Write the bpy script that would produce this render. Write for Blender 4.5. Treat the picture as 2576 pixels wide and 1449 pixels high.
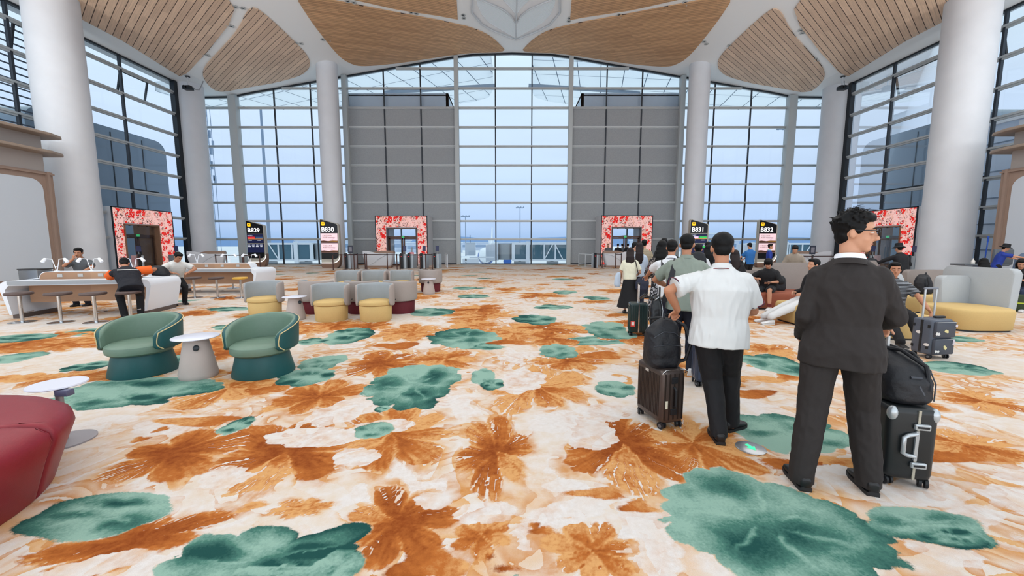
import bpy, bmesh, math, random
import numpy as np
from mathutils import Vector, Matrix, Euler

for o in list(bpy.data.objects):
    bpy.data.objects.remove(o)
SC = bpy.context.scene
COL = SC.collection
R = math.radians
PI = math.pi

# ------------------------------------------------------------------ camera
cam = bpy.data.cameras.new('camera')
cam.sensor_width = 36.0
cam.lens = 36.0 * 1000.0 / 2576.0
cam.clip_end = 3000
camo = bpy.data.objects.new('camera', cam)
COL.objects.link(camo)
camo.location = (0, 0, 1.6)
camo.rotation_euler = (PI / 2 - math.atan(0.109), 0, 0)
SC.camera = camo

# ------------------------------------------------------------------ view
SC.view_settings.view_transform = 'Standard'
SC.view_settings.look = 'None'
SC.view_settings.gamma = 1
SC.view_settings.use_curve_mapping = False
SC.view_settings.exposure = 0.0
SC.cycles.transparent_max_bounces = 24
SC.cycles.max_bounces = 8


def lin(c):
    return tuple(((v / 255.0) / 12.92 if v / 255.0 <= 0.04045 else ((v / 255.0 + 0.055) / 1.055) ** 2.4) for v in c)


# ------------------------------------------------------------------ world (bright overcast sky)
W = bpy.data.worlds.new('overcast_sky')
SC.world = W
W.use_nodes = True
nt = W.node_tree
nt.nodes.clear()
N = nt.nodes.new
out = N('ShaderNodeOutputWorld'); bg = N('ShaderNodeBackground')
tc = N('ShaderNodeTexCoord'); sp = N('ShaderNodeSeparateXYZ'); rp = N('ShaderNodeValToRGB')
nz = N('ShaderNodeTexNoise'); nz.inputs['Scale'].default_value = 2.2; nz.inputs['Detail'].default_value = 5
mp = N('ShaderNodeMapping'); mp.inputs['Scale'].default_value = (1, 1, 4.5)
mx = N('ShaderNodeMix'); mx.data_type = 'RGBA'; mx.blend_type = 'MULTIPLY'
rn = N('ShaderNodeMapRange'); rn.inputs[1].default_value = 0.3; rn.inputs[2].default_value = 0.7
rn.inputs[3].default_value = 0.93; rn.inputs[4].default_value = 1.05
cr = rp.color_ramp
cr.elements[0].position = 0.0; cr.elements[0].color = (*lin((150, 184, 226)), 1)
cr.elements[1].position = 1.0; cr.elements[1].color = (*lin((226, 242, 250)), 1)
for p, c in ((0.04, (178, 204, 240)), (0.12, (196, 218, 248)), (0.25, (206, 226, 249)), (0.42, (218, 240, 249))):
    e = cr.elements.new(p); e.color = (*lin(c), 1)
L = nt.links.new
L(tc.outputs['Generated'], sp.inputs[0]); L(sp.outputs['Z'], rp.inputs[0])
L(tc.outputs['Generated'], mp.inputs[0]); L(mp.outputs[0], nz.inputs['Vector']); L(nz.outputs['Fac'], rn.inputs[0])
mx.inputs[0].default_value = 1.0
L(rp.outputs[0], mx.inputs[6]); L(rn.outputs[0], mx.inputs[7]); L(mx.outputs[2], bg.inputs[0])
bg.inputs[1].default_value = 1.12
L(bg.outputs[0], out.inputs[0])


# ------------------------------------------------------------------ added fill lamps (out of view)
def area(name, loc, sx, sy, power, col=(1, 1, 1), rot=(0, 0, 0)):
    l = bpy.data.lights.new(name, 'AREA'); l.shape = 'RECTANGLE'; l.size = sx; l.size_y = sy
    l.energy = power; l.color = col
    o = bpy.data.objects.new(name, l); COL.objects.link(o); o.location = loc; o.rotation_euler = rot
    return o


area('skylight_lamp_near', (0, 4, 12.3), 34, 12, 700, (1.0, 0.98, 0.96))  # this and the next two are added overhead fill below the closed ceiling
area('skylight_lamp_mid', (0, 14.5, 12.6), 34, 7, 1150, (1.0, 0.98, 0.96), (R(-14), 0, 0))
area('skylight_lamp_rear', (0, -8, 11.5), 34, 8, 250, (1.0, 0.98, 0.96))

area('window_light_rear', (0, -11.5, 6.5), 44, 11, 1500, (0.95, 0.98, 1.0), (R(90), 0, 0))  # added fill lamp for the back wall and surfaces facing the viewer

# added upward fill lamp behind the viewer, in place of floor bounce
area('hall_bounce_rear', (0, -6.5, 0.9), 44, 9, 3000, (1.0, 0.98, 0.95), (R(168), 0, 0))
# added fill lamps above the two kiosks to brighten the ceiling
area('cove_uplight_left', (-20.8, 4.5, 6.9), 1.2, 12, 2900, (1.0, 0.98, 0.95), (R(170), R(-22), 0))
area('cove_uplight_right', (21.4, 4.0, 6.9), 1.2, 12, 2900, (1.0, 0.98, 0.95), (R(170), R(22), 0))

# ------------------------------------------------------------------ materials
MATS = {}


def mat(name, col=(128, 128, 128), rough=0.6, metal=0.0, spec=0.4, emit=None, es=1.0, noise=0.0, nscale=20.0, bump=0.0, bscale=80.0,
        coat=0.0, sheen=0.0, stretch=None):
    if name in MATS:
        return MATS[name]
    m = bpy.data.materials.new(name); m.use_nodes = True
    t = m.node_tree; b = t.nodes['Principled BSDF']
    c = lin(col)
    b.inputs['Base Color'].default_value = (*c, 1)
    b.inputs['Roughness'].default_value = rough
    b.inputs['Metallic'].default_value = metal
    b.inputs['Specular IOR Level'].default_value = spec
    b.inputs['Coat Weight'].default_value = coat
    b.inputs['Sheen Weight'].default_value = sheen
    if emit:
        b.inputs['Emission Color'].default_value = (*lin(emit), 1)
        b.inputs['Emission Strength'].default_value = es
    if noise or bump:
        tcn = t.nodes.new('ShaderNodeTexCoord')
        src = tcn.outputs['Object']
        if stretch:
            mpn = t.nodes.new('ShaderNodeMapping'); mpn.inputs['Scale'].default_value = stretch
            t.links.new(src, mpn.inputs[0]); src = mpn.outputs[0]
    if noise:
        n = t.nodes.new('ShaderNodeTexNoise'); n.inputs['Scale'].default_value = nscale; n.inputs['Detail'].default_value = 4
        t.links.new(src, n.inputs['Vector'])
        mr = t.nodes.new('ShaderNodeMapRange'); mr.inputs[1].default_value = 0.3; mr.inputs[2].default_value = 0.7
        mr.inputs[3].default_value = 1 - noise; mr.inputs[4].default_value = 1 + noise
        t.links.new(n.outputs['Fac'], mr.inputs[0])
        x = t.nodes.new('ShaderNodeMix'); x.data_type = 'RGBA'; x.blend_type = 'MULTIPLY'; x.inputs[0].default_value = 1
        x.inputs[6].default_value = (*c, 1)
        t.links.new(mr.outputs[0], x.inputs[7]); t.links.new(x.outputs[2], b.inputs['Base Color'])
    if bump:
        n2 = t.nodes.new('ShaderNodeTexNoise'); n2.inputs['Scale'].default_value = bscale; n2.inputs['Detail'].default_value = 3
        t.links.new(src, n2.inputs['Vector'])
        bp = t.nodes.new('ShaderNodeBump'); bp.inputs['Strength'].default_value = bump; bp.inputs['Distance'].default_value = 0.02
        t.links.new(n2.outputs['Fac'], bp.inputs['Height']); t.links.new(bp.outputs[0], b.inputs['Normal'])
    MATS[name] = m
    return m


def glass_mat(name, tint=(235, 245, 248), refl=0.06):
    if name in MATS:
        return MATS[name]
    m = bpy.data.materials.new(name); m.use_nodes = True
    t = m.node_tree; t.nodes.clear()
    o = t.nodes.new('ShaderNodeOutputMaterial'); tr = t.nodes.new('ShaderNodeBsdfTransparent'); gl = t.nodes.new('ShaderNodeBsdfGlossy')
    mxs = t.nodes.new('ShaderNodeMixShader'); fr = t.nodes.new('ShaderNodeFresnel'); fr.inputs[0].default_value = 1.35
    mu = t.nodes.new('ShaderNodeMath'); mu.operation = 'MULTIPLY_ADD'; mu.inputs[1].default_value = 0.6; mu.inputs[2].default_value = refl * 0.3
    tr.inputs[0].default_value = (*lin(tint), 1); gl.inputs['Roughness'].default_value = 0.02
    t.links.new(fr.outputs[0], mu.inputs[0]); t.links.new(mu.outputs[0], mxs.inputs[0])
    t.links.new(tr.outputs[0], mxs.inputs[1]); t.links.new(gl.outputs[0], mxs.inputs[2]); t.links.new(mxs.outputs[0], o.inputs[0])
    MATS[name] = m
    return m


def planks(name, c1, c2, ang, width=0.16, gap=0.02, length=2.2, gapcol=(60, 45, 35), rough=0.55):
    """wood boards running along direction `ang` in the object's XY"""
    m = bpy.data.materials.new(name); m.use_nodes = True
    t = m.node_tree; b = t.nodes['Principled BSDF']; b.inputs['Roughness'].default_value = rough
    b.inputs['Specular IOR Level'].default_value = 0.25
    tcn = t.nodes.new('ShaderNodeTexCoord'); mpn = t.nodes.new('ShaderNodeMapping')
    mpn.inputs['Rotation'].default_value = (0, 0, -ang)
    br = t.nodes.new('ShaderNodeTexBrick')
    br.inputs['Scale'].default_value = 1.0; br.inputs['Brick Width'].default_value = length; br.inputs['Row Height'].default_value = width
    br.inputs['Mortar Size'].default_value = 0.0; br.inputs['Mortar Smooth'].default_value = 0.0; br.inputs['Bias'].default_value = 0.0
    br.offset = 0.37; br.offset_frequency = 3
    br.inputs['Color1'].default_value = (*lin(c1), 1); br.inputs['Color2'].default_value = (*lin(c2), 1)
    br.inputs['Mortar'].default_value = (*lin(gapcol), 1)
    t.links.new(tcn.outputs['Object'], mpn.inputs[0]); t.links.new(mpn.outputs[0], br.inputs['Vector'])
    n = t.nodes.new('ShaderNodeTexNoise'); n.inputs['Scale'].default_value = 3.0; n.inputs['Detail'].default_value = 5
    mp2 = t.nodes.new('ShaderNodeMapping'); mp2.inputs['Scale'].default_value = (0.35, 9, 1)
    t.links.new(mpn.outputs[0], mp2.inputs[0]); t.links.new(mp2.outputs[0], n.inputs['Vector'])
    mr = t.nodes.new('ShaderNodeMapRange'); mr.inputs[1].default_value = 0.3; mr.inputs[2].default_value = 0.7
    mr.inputs[3].default_value = 0.86; mr.inputs[4].default_value = 1.12
    t.links.new(n.outputs['Fac'], mr.inputs[0])
    x = t.nodes.new('ShaderNodeMix'); x.data_type = 'RGBA'; x.blend_type = 'MULTIPLY'; x.inputs[0].default_value = 1
    t.links.new(br.outputs['Color'], x.inputs[6]); t.links.new(mr.outputs[0], x.inputs[7])
    sx = t.nodes.new('ShaderNodeSeparateXYZ'); dv = t.nodes.new('ShaderNodeMath'); dv.operation = 'DIVIDE'; dv.inputs[1].default_value = width
    fr = t.nodes.new('ShaderNodeMath'); fr.operation = 'FRACT'; lt = t.nodes.new('ShaderNodeMath'); lt.operation = 'LESS_THAN'; lt.inputs[1].default_value = gap / width
    gx = t.nodes.new('ShaderNodeMix'); gx.data_type = 'RGBA'; gx.inputs[7].default_value = (*lin(gapcol), 1)
    t.links.new(mpn.outputs[0], sx.inputs[0]); t.links.new(sx.outputs['Y'], dv.inputs[0]); t.links.new(dv.outputs[0], fr.inputs[0]); t.links.new(fr.outputs[0], lt.inputs[0])
    t.links.new(lt.outputs[0], gx.inputs[0]); t.links.new(x.outputs[2], gx.inputs[6]); t.links.new(gx.outputs[2], b.inputs['Base Color'])
    MATS[name] = m
    return m


# ------------------------------------------------------------------ object helpers
def link(name, me, m, parent=None):
    o = bpy.data.objects.new(name, me)
    COL.objects.link(o)
    if m is not None:
        me.materials.clear()
        for q in (m if isinstance(m, (list, tuple)) else [m]):
            me.materials.append(q)
    if parent is not None:
        o.parent = parent
    return o


def tag(o, label, cat, group=None):
    o['label'] = label; o['category'] = cat
    if group:
        o['group'] = group
    return o


def thing(name, label, cat, loc=(0, 0, 0), rz=0.0, group=None):
    o = bpy.data.objects.new(name, None); COL.objects.link(o)
    o.empty_display_size = 0.2
    o.location = loc; o.rotation_euler = (0, 0, rz)
    return tag(o, label, cat, group)


def struct(o, label=None):
    o['kind'] = 'structure'
    if label:
        o['label'] = label
    return o


def dup(root, loc, rz=0.0, label=None, group=None, scale=None):
    r = root.copy(); COL.objects.link(r); r.location = loc; r.rotation_euler = (0, 0, rz)
    if scale:
        r.scale = scale
    if label:
        r['label'] = label
    if group:
        r['group'] = group
    for ch in list(root.children):
        c = ch.copy(); COL.objects.link(c); c.parent = r
        for g in ch.children:
            d = g.copy(); COL.objects.link(d); d.parent = c
    return r


class MB:
    """collects shapes into one bmesh"""
    def __init__(self):
        self.bm = bmesh.new()

    def _add(self, verts, faces, mi=0):
        vs = [self.bm.verts.new(v) for v in verts]
        for f in faces:
            try:
                q = self.bm.faces.new([vs[i] for i in f]); q.material_index = mi
            except ValueError:
                pass
        return vs

    def box(self, c, s, rz=0.0, rot=None, bev=0.0, seg=2, mi=0):
        M_ = rot if rot is not None else Matrix.Rotation(rz, 3, 'Z')
        hx, hy, hz = s[0] / 2, s[1] / 2, s[2] / 2
        p = [Vector(c) + M_ @ Vector((x * hx, y * hy, z * hz)) for z in (-1, 1) for y in (-1, 1) for x in (-1, 1)]
        vs = self._add(p, [(0, 2, 3, 1), (4, 5, 7, 6), (0, 1, 5, 4), (2, 6, 7, 3), (0, 4, 6, 2), (1, 3, 7, 5)], mi)
        if bev > 0:
            es = set()
            for v in vs:
                es.update(v.link_edges)
            r_ = bmesh.ops.bevel(self.bm, geom=list(es), offset=bev, segments=seg, profile=0.5, affect='EDGES')
            for f in r_['faces']:
                f.material_index = mi
        return self

    def bar(self, p0, p1, w, h, up=(0, 0, 1), mi=0, bev=0.0):
        p0, p1 = Vector(p0), Vector(p1); d = p1 - p0; x = d.normalized()
        u = Vector(up)
        if abs(x.dot(u)) > 0.99:
            u = Vector((0, 1, 0))
        y = u.cross(x).normalized(); z = x.cross(y)
        self.box((p0 + p1) / 2, (d.length, w, h), rot=Matrix((x, y, z)).transposed(), mi=mi, bev=bev)
        return self

    def loft(self, rings, caps=True, closed=False, mi=0):
        idx = []
        n = len(rings[0])
        for r_ in rings:
            idx.append([self.bm.verts.new(v) for v in r_])
        m_ = len(rings)
        for i in range(m_ - (0 if closed else 1)):
            a, b = idx[i], idx[(i + 1) % m_]
            for k in range(n):
                try:
                    q = self.bm.faces.new((a[k], a[(k + 1) % n], b[(k + 1) % n], b[k])); q.material_index = mi
                except ValueError:
                    pass
        if caps and not closed:
            for ring, rev in ((idx[0], True), (idx[-1], False)):
                try:
                    q = self.bm.faces.new(list(reversed(ring)) if rev else ring); q.material_index = mi
                except ValueError:
                    pass
        return self

    def tube(self, path, r, seg=10, caps=True, mi=0, closed=False):
        path = [Vector(p) for p in path]; n = len(path); rings = []
        rr = r if isinstance(r, (list, tuple)) else [r] * n
        pu = None
        for i, p in enumerate(path):
            if closed:
                d = path[(i + 1) % n] - path[i - 1]
            else:
                d = path[min(i + 1, n - 1)] - path[max(i - 1, 0)]
            d.normalize()
            if pu is None:
                u = Vector((0, 0, 1)) if abs(d.z) < 0.9 else Vector((1, 0, 0))
                u = (u - d * u.dot(d)).normalized()
            else:
                u = (pu - d * pu.dot(d))
                u = u.normalized() if u.length > 1e-6 else Vector((1, 0, 0))
            pu = u; v = d.cross(u)
            rings.append([p + (u * math.cos(2 * PI * k / seg) + v * math.sin(2 * PI * k / seg)) * rr[i] for k in range(seg)])
        return self.loft(rings, caps, closed, mi)

    def lathe(self, prof, seg=32, c=(0, 0, 0), sx=1.0, sy=1.0, mi=0, caps=True):
        rings = [[Vector((c[0] + r_ * sx * math.cos(2 * PI * k / seg), c[1] + r_ * sy * math.sin(2 * PI * k / seg), c[2] + z)) for k in range(seg)] for r_, z in prof]
        return self.loft(rings, caps, False, mi)

    def cyl(self, c, r, h, seg=24, mi=0):
        return self.lathe([(r, 0), (r, h)], seg, c, mi=mi)

    def prism(self, poly, z0, z1, mi=0, bev=0.0):
        n = len(poly)
        vs = self._add([(x, y, z0) for x, y in poly] + [(x, y, z1) for x, y in poly],
                       [tuple(reversed(range(n))), tuple(range(n, 2 * n))] + [(i, (i + 1) % n, n + (i + 1) % n, n + i) for i in range(n)], mi)
        if bev > 0:
            es = [e for v in vs for e in v.link_edges]
            bmesh.ops.bevel(self.bm, geom=list(set(es)), offset=bev, segments=2, profile=0.5, affect='EDGES')
        return self

    def plate(self, poly, origin, ux, uy, th, mi=0):
        """polygon in a plane (origin, ux, uy) with thickness th along ux x uy"""
        o, ux, uy = Vector(origin), Vector(ux), Vector(uy); nn = ux.cross(uy).normalized() * th
        n = len(poly)
        f = [o + ux * a + uy * b for a, b in poly]
        self._add(f + [p + nn for p in f], [tuple(reversed(range(n))), tuple(range(n, 2 * n))] + [(i, (i + 1) % n, n + (i + 1) % n, n + i) for i in range(n)], mi)
        return self

    def sphere(self, c, r, seg=16, rings=10, rot=None, mi=0):
        rx, ry, rz = r if isinstance(r, (tuple, list)) else (r, r, r)
        M_ = rot if rot is not None else Matrix.Identity(3)
        c = Vector(c)
        rs = []
        for i in range(1, rings):
            a = PI * i / rings
            rs.append([c + M_ @ Vector((rx * math.sin(a) * math.cos(2 * PI * k / seg), ry * math.sin(a) * math.sin(2 * PI * k / seg), -rz * math.cos(a))) for k in range(seg)])
        idx = [[self.bm.verts.new(v) for v in r_] for r_ in rs]
        for i in range(len(idx) - 1):
            for k in range(seg):
                q = self.bm.faces.new((idx[i][k], idx[i][(k + 1) % seg], idx[i + 1][(k + 1) % seg], idx[i + 1][k])); q.material_index = mi
        b_ = self.bm.verts.new(c + M_ @ Vector((0, 0, -rz))); t_ = self.bm.verts.new(c + M_ @ Vector((0, 0, rz)))
        for k in range(seg):
            q = self.bm.faces.new((b_, idx[0][(k + 1) % seg], idx[0][k])); q.material_index = mi
            q = self.bm.faces.new((t_, idx[-1][k], idx[-1][(k + 1) % seg])); q.material_index = mi
        return self

    def mesh(self, name='mesh', smooth=True, ang=40, fix=True):
        if fix:
            bmesh.ops.recalc_face_normals(self.bm, faces=self.bm.faces)
        me = bpy.data.meshes.new(name); self.bm.to_mesh(me); self.bm.free()
        if smooth and len(me.polygons):
            me.polygons.foreach_set('use_smooth', [True] * len(me.polygons))
            me.set_sharp_from_angle(angle=R(ang))
        return me

    def build(self, name, m, parent=None, smooth=True, ang=40, fix=True):
        return link(name, self.mesh(name, smooth, ang, fix), m, parent)


def rrect(w, h, r, n=5, cx=0.0, cy=0.0):
    p = []
    for sx, sy, a0 in ((1, 1, 0), (-1, 1, 90), (-1, -1, 180), (1, -1, 270)):
        for k in range(n + 1):
            a = R(a0 + 90 * k / n)
            p.append((cx + sx * (w / 2 - r) + r * math.cos(a), cy + sy * (h / 2 - r) + r * math.sin(a)))
    return p


FONT_SIZE = {}


def text(name, s, size, loc, rot, m, parent=None, extrude=0.004, align='LEFT', bold=0.0):
    cu = bpy.data.curves.new(name, 'FONT'); cu.body = s; cu.size = size; cu.extrude = extrude; cu.align_x = align
    cu.offset = bold
    o = bpy.data.objects.new('tmp_text', cu); COL.objects.link(o)
    dg = bpy.context.evaluated_depsgraph_get()
    me = bpy.data.meshes.new_from_object(o.evaluated_get(dg))
    bpy.data.objects.remove(o)
    q = link(name, me, m, parent); q.location = loc; q.rotation_euler = rot
    return q
# ================================================================== carpet floor
rng = np.random.default_rng(7)
_T = rng.random((256, 256)).astype(np.float32)


def vnoise(x, y):
    xi = np.floor(x).astype(np.int32); yi = np.floor(y).astype(np.int32)
    fx = (x - xi).astype(np.float32); fy = (y - yi).astype(np.float32)
    fx = fx * fx * (3 - 2 * fx); fy = fy * fy * (3 - 2 * fy)
    a = _T[xi & 255, yi & 255]; b = _T[(xi + 1) & 255, yi & 255]; c = _T[xi & 255, (yi + 1) & 255]; d = _T[(xi + 1) & 255, (yi + 1) & 255]
    return a + (b - a) * fx + (c - a) * fy + (a - b - c + d) * fx * fy


def fbm(x, y, o=4):
    s = 0.0; a = 0.5; t = 0.0
    for i in range(o):
        s = s + a * vnoise(x * 2 ** i + 17.3 * i, y * 2 ** i + 9.1 * i); t += a; a *= 0.5
    return s / t


def floor_grids():
    zones = ((-7.5, 7.5, 1.2, 5.2, 0.0135), (-15, 15, 5.2, 12.4, 0.034), (-26, 26, 12.4, 32.5, 0.085))
    P, Fc = [], []; off = 0
    for x0, x1, y0, y1, s in zones:
        nx = int((x1 - x0) / s) + 1; ny = int((y1 - y0) / s) + 1
        xs = np.linspace(x0, x1, nx, dtype=np.float32); ys = np.linspace(y0, y1, ny, dtype=np.float32)
        X, Y = np.meshgrid(xs, ys)
        P.append(np.stack([X.ravel(), Y.ravel()], 1))
        i = (np.arange(ny - 1)[:, None] * nx + np.arange(nx - 1)[None, :]).ravel() + off
        Fc.append(np.stack([i, i + 1, i + 1 + nx, i + nx], 1)); off += nx * ny
    # coarse surrounds
    for x0, x1, y0, y1 in ((-26, -7.5, -12, 5.2), (7.5, 26, -12, 5.2), (-7.5, 7.5, -12, 1.2), (-26, -15, 5.2, 12.4), (15, 26, 5.2, 12.4)):
        nx = max(2, int((x1 - x0) / 0.12)); ny = max(2, int((y1 - y0) / 0.12))
        X, Y = np.meshgrid(np.linspace(x0, x1, nx, dtype=np.float32), np.linspace(y0, y1, ny, dtype=np.float32))
        P.append(np.stack([X.ravel(), Y.ravel()], 1))
        i = (np.arange(ny - 1)[:, None] * nx + np.arange(nx - 1)[None, :]).ravel() + off
        Fc.append(np.stack([i, i + 1, i + 1 + nx, i + nx], 1)); off += nx * ny
    return np.concatenate(P), np.concatenate(Fc)


class Carpet:
    def __init__(self, pts):
        self.x = pts[:, 0].astype(np.float32); self.y = pts[:, 1].astype(np.float32); n = len(pts)
        x, y = self.x, self.y
        self.wx = (fbm(x * 1.9, y * 1.9) - 0.5); self.wy = (fbm(x * 1.9 + 40, y * 1.9 + 11) - 0.5)
        self.fx = (fbm(x * 9, y * 9, 3) - 0.5); self.fy = (fbm(x * 9 + 31, y * 9 + 7, 3) - 0.5)
        self.teal = np.full(n, -0.3, np.float32); self.tdark = np.zeros(n, np.float32)
        self.rust = np.full(n, -0.3, np.float32); self.rdark = np.zeros(n, np.float32)
        self.white = np.full(n, -0.3, np.float32)
        # washes of sand over the pale ground
        s = fbm(x * 0.9 + 0.7 * self.wx, y * 0.9 + 0.7 * self.wy, 5)
        self.sand = np.clip((s - 0.40) * 4.2, 0, 1).astype(np.float32)
        self.sand = np.clip(self.sand * (0.75 + 0.9 * self.fx), 0, 1)
        g = fbm(x * 0.33 + 5, y * 0.33, 2)
        self.sand *= np.clip(0.45 + 1.2 * g - 0.02 * np.maximum(y - 7, 0), 0.15, 1.0)
        p = fbm(x * 2.4 + 1.2 * self.wx + 9, y * 2.4 + 1.2 * self.wy, 3)
        self.white = np.maximum(self.white, np.clip((p - 0.64) * 0.8, -0.3, 0.1)).astype(np.float32)
        self.order = np.argsort(self.y, kind='stable'); self.ys = self.y[self.order]

    def near(self, c, r):
        a = np.searchsorted(self.ys, c[1] - r); b = np.searchsorted(self.ys, c[1] + r)
        i = self.order[a:b]
        return i[np.abs(self.x[i] - c[0]) < r]

    def local(self, c, rx, ry, rot, warp):
        R_ = max(rx, ry) * 1.7
        i = self.near(c, R_)
        dx = self.x[i] - c[0] + warp * (0.55 * self.wx[i] + 0.16 * self.fx[i]) * rx
        dy = self.y[i] - c[1] + warp * (0.55 * self.wy[i] + 0.16 * self.fy[i]) * ry
        ca, sa = math.cos(rot), math.sin(rot)
        u = (dx * ca + dy * sa) / rx; v = (-dx * sa + dy * ca) / ry
        return i, u, v

    def leaf(self, c, rx, ry, rot, seed, lobes=9, dark=0.5, notch=0.12, side=1.0, shadow=1.0):
        rs = random.Random(seed)
        i, u, v = self.local(c, rx, ry, rot, 0.95)
        th = np.arctan2(v, u); rho = np.hypot(u, v)
        ph = rs.random() * 6
        edge = 1 + notch * (np.abs(np.sin(th * lobes / 2 + ph)) ** 0.55 * 1.3 - 1.0) + notch * 2.2 * (vnoise(th * 1.6 + seed * 7.7, th * 0 + seed) - .5)
        d = (edge - rho) * min(rx, ry)
        # dark pools: one at the rim side, one or two inside
        a = rs.random() * 6
        pool = np.zeros(len(i))
        for k in range(3):
            px, py = (0.55 * math.cos(a + k * 2.3) * (0.5 + rs.random()), 0.55 * math.sin(a + k * 2.3) * (0.5 + rs.random()))
            sx, sy = 0.28 + 0.3 * rs.random(), 0.18 + 0.2 * rs.random()
            pool = np.maximum(pool, np.exp(-(((u - px) / sx) ** 2 + ((v - py) / sy) ** 2)) * (0.6 + 0.4 * rs.random()))
        rim = np.clip((rho / np.maximum(edge, 0.2) - 0.45) * 1.4, 0, 1) * np.clip(side * (np.cos(th - a)) * 0.9 + 0.15, 0, 1)
        tone = np.clip(dark * 0.12 + 1.25 * dark * np.maximum(pool, rim) + 0.45 * self.fx[i] + 0.3 * self.wx[i], 0, 1)
        dn = np.abs(np.sin((th - ph) * 3.5)) / 3.5 * rho * min(rx, ry)
        tone = tone * (1 - 0.6 * np.exp(-(dn / 0.02) ** 2) * np.clip((0.8 - rho) * 4, 0, 1) * np.clip((rho - .1) * 6, 0, 1) * (vnoise(th * 3 + seed, rho * 2) > .45))
        d = np.clip(d, -0.3, 0.3)
        m = d > self.teal[i] - 1e9
        new = d > 0
        self.tdark[i] = np.where(new | (d > self.teal[i]), tone, self.tdark[i])
        self.teal[i] = np.maximum(self.teal[i], d)
        self.rust[i] = np.minimum(self.rust[i], -d); self.white[i] = np.minimum(self.white[i], -d)

    def flower(self, c, rx, ry, rot, seed, petals=6, depth=0.7, star=0.35, stamen=True, pale=0.0, wash=1.0):
        rs = random.Random(seed)
        i, u, v = self.local(c, rx, ry, rot, 0.5)
        th = np.arctan2(v, u); rho = np.hypot(u, v); ph = rs.random() * 6
        pa = ((th + ph) % (2 * PI)) * petals / (2 * PI); pi_ = np.minimum(pa.astype(np.int32), petals - 1); tl = np.abs((pa - pi_) * 2 - 1)
        rp = np.array([rs.uniform(.78, 1.18) for _ in range(petals)], np.float32)[pi_]
        pool = [depth * rs.uniform(.9, 1.15) if rs.random() < .35 + .5 * depth else depth * rs.uniform(.1, .45) for _ in range(petals)]
        tp = np.array(pool, np.float32)[pi_]
        jag = vnoise(th * 9 + seed * 3.1, np.full_like(th, seed * 1.7)) - 0.5
        fine = vnoise(th * 26 + seed, rho * 2.5 + seed) - 0.5
        edge = rp * (1 - star * tl ** 2.6) + 0.10 * jag
        core = edge
        pet = vnoise((th + PI) * petals / (2 * PI) + seed * 5.3, np.full_like(th, 3.0 + seed))
        d = (core + 0.07 * fine - rho) * min(rx, ry)
        streak = vnoise(th * 22 + seed * 2, rho * 1.2) * 0.6 + vnoise(th * 50, rho * 2 + seed) * 0.4
        seam = np.exp(-((1 - tl) * rho / petals * 3.0 / 0.035) ** 2)
        tone = np.clip(tp * (1.25 - 0.75 * np.clip(rho / np.maximum(core, .2), 0, 1.3)) + 0.6 * depth * np.exp(-(rho / .3) ** 2) + 0.75 * (streak - 0.5) + 0.6 * self.fx[i] + 0.4 * self.wx[i] - 0.04 - .35 * seam, 0, 1)
        new = d > 0
        d = np.clip(d, -0.3, 0.3)
        upd = d > self.rust[i]
        self.rdark[i] = np.where(upd, tone, self.rdark[i])
        self.rust[i] = np.maximum(self.rust[i], d)
        # sandy outer petals and pale gaps
        wm = np.clip((edge * 1.3 - rho) * 4, 0, 1) * wash
        self.sand[i] = np.clip(np.maximum(self.sand[i], wm * (0.35 + 0.75 * streak)), 0, 1)
        self.white[i] = np.minimum(self.white[i], np.where(wm > 0.2, -0.05, 1.0))
        gap = (streak > 0.66) & (rho > 0.40 * edge) & (rho < edge * 1.05) & (pet < 0.55)
        self.white[i] = np.where(gap, np.maximum(self.white[i], 0.012), self.white[i])
        self.rust[i] = np.where(gap, np.minimum(self.rust[i], -0.012), self.rust[i])
        if stamen:
            k = rs.randint(26, 36)
            mr_ = min(rx, ry)
            for q in range(k):
                a = rs.random() * 2 * PI; r0 = (0.05 + 0.2 * rs.random())
                ln = (0.05 + 0.1 * rs.random())
                cu, su = math.cos(a), math.sin(a)
                al = u * cu + v * su - r0; ac = -u * su + v * cu
                dd = (0.016 - np.hypot(np.maximum(np.abs(al - ln / 2) - ln / 2, 0), ac + 0.03 * np.sin(al * 30))) * mr_
                ok = dd > -0.02
                self.white[i] = np.where(ok, np.maximum(self.white[i], dd * 1.6), self.white[i])
        self.teal[i] = np.where(new, np.minimum(self.teal[i], -d), self.teal[i])

    def blot(self, c, rx, ry, rot, seed, tone=0.6, hard=True):
        i, u, v = self.local(c, rx, ry, rot, 0.7)
        th = np.arctan2(v, u)
        d = (1 + 0.22 * np.sin(th * 3 + seed) + 0.3 * (vnoise(th * 2 + seed, th * 0 + seed) - 0.5) - np.hypot(u, v)) * min(rx, ry)
        new = d > 0
        t = np.clip(tone + 0.5 * self.fx[i] + 0.4 * u * math.cos(seed) - (0 if hard else 0.5 * np.hypot(u, v)), 0, 1)
        upd = d > self.rust[i]
        self.rdark[i] = np.where(upd, t, self.rdark[i]); self.rust[i] = np.maximum(self.rust[i], np.clip(d, -0.3, 0.3))
        self.white[i] = np.minimum(self.white[i], np.clip(-d, -0.3, 0.3))
        self.teal[i] = np.where(new, np.minimum(self.teal[i], -d), self.teal[i])

    def pale(self, c, rx, ry, rot, seed):
        i, u, v = self.local(c, rx, ry, rot, 0.8)
        th = np.arctan2(v, u)
        d = (1 + 0.16 * np.abs(np.sin(th * 4 + seed)) + 0.2 * np.sin(th * 2 + seed) - np.hypot(u, v)) * min(rx, ry)
        d = np.clip(d, -0.3, 0.3)
        self.white[i] = np.maximum(self.white[i], d); self.rust[i] = np.where(d > 0, np.minimum(self.rust[i], -d), self.rust[i])


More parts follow.
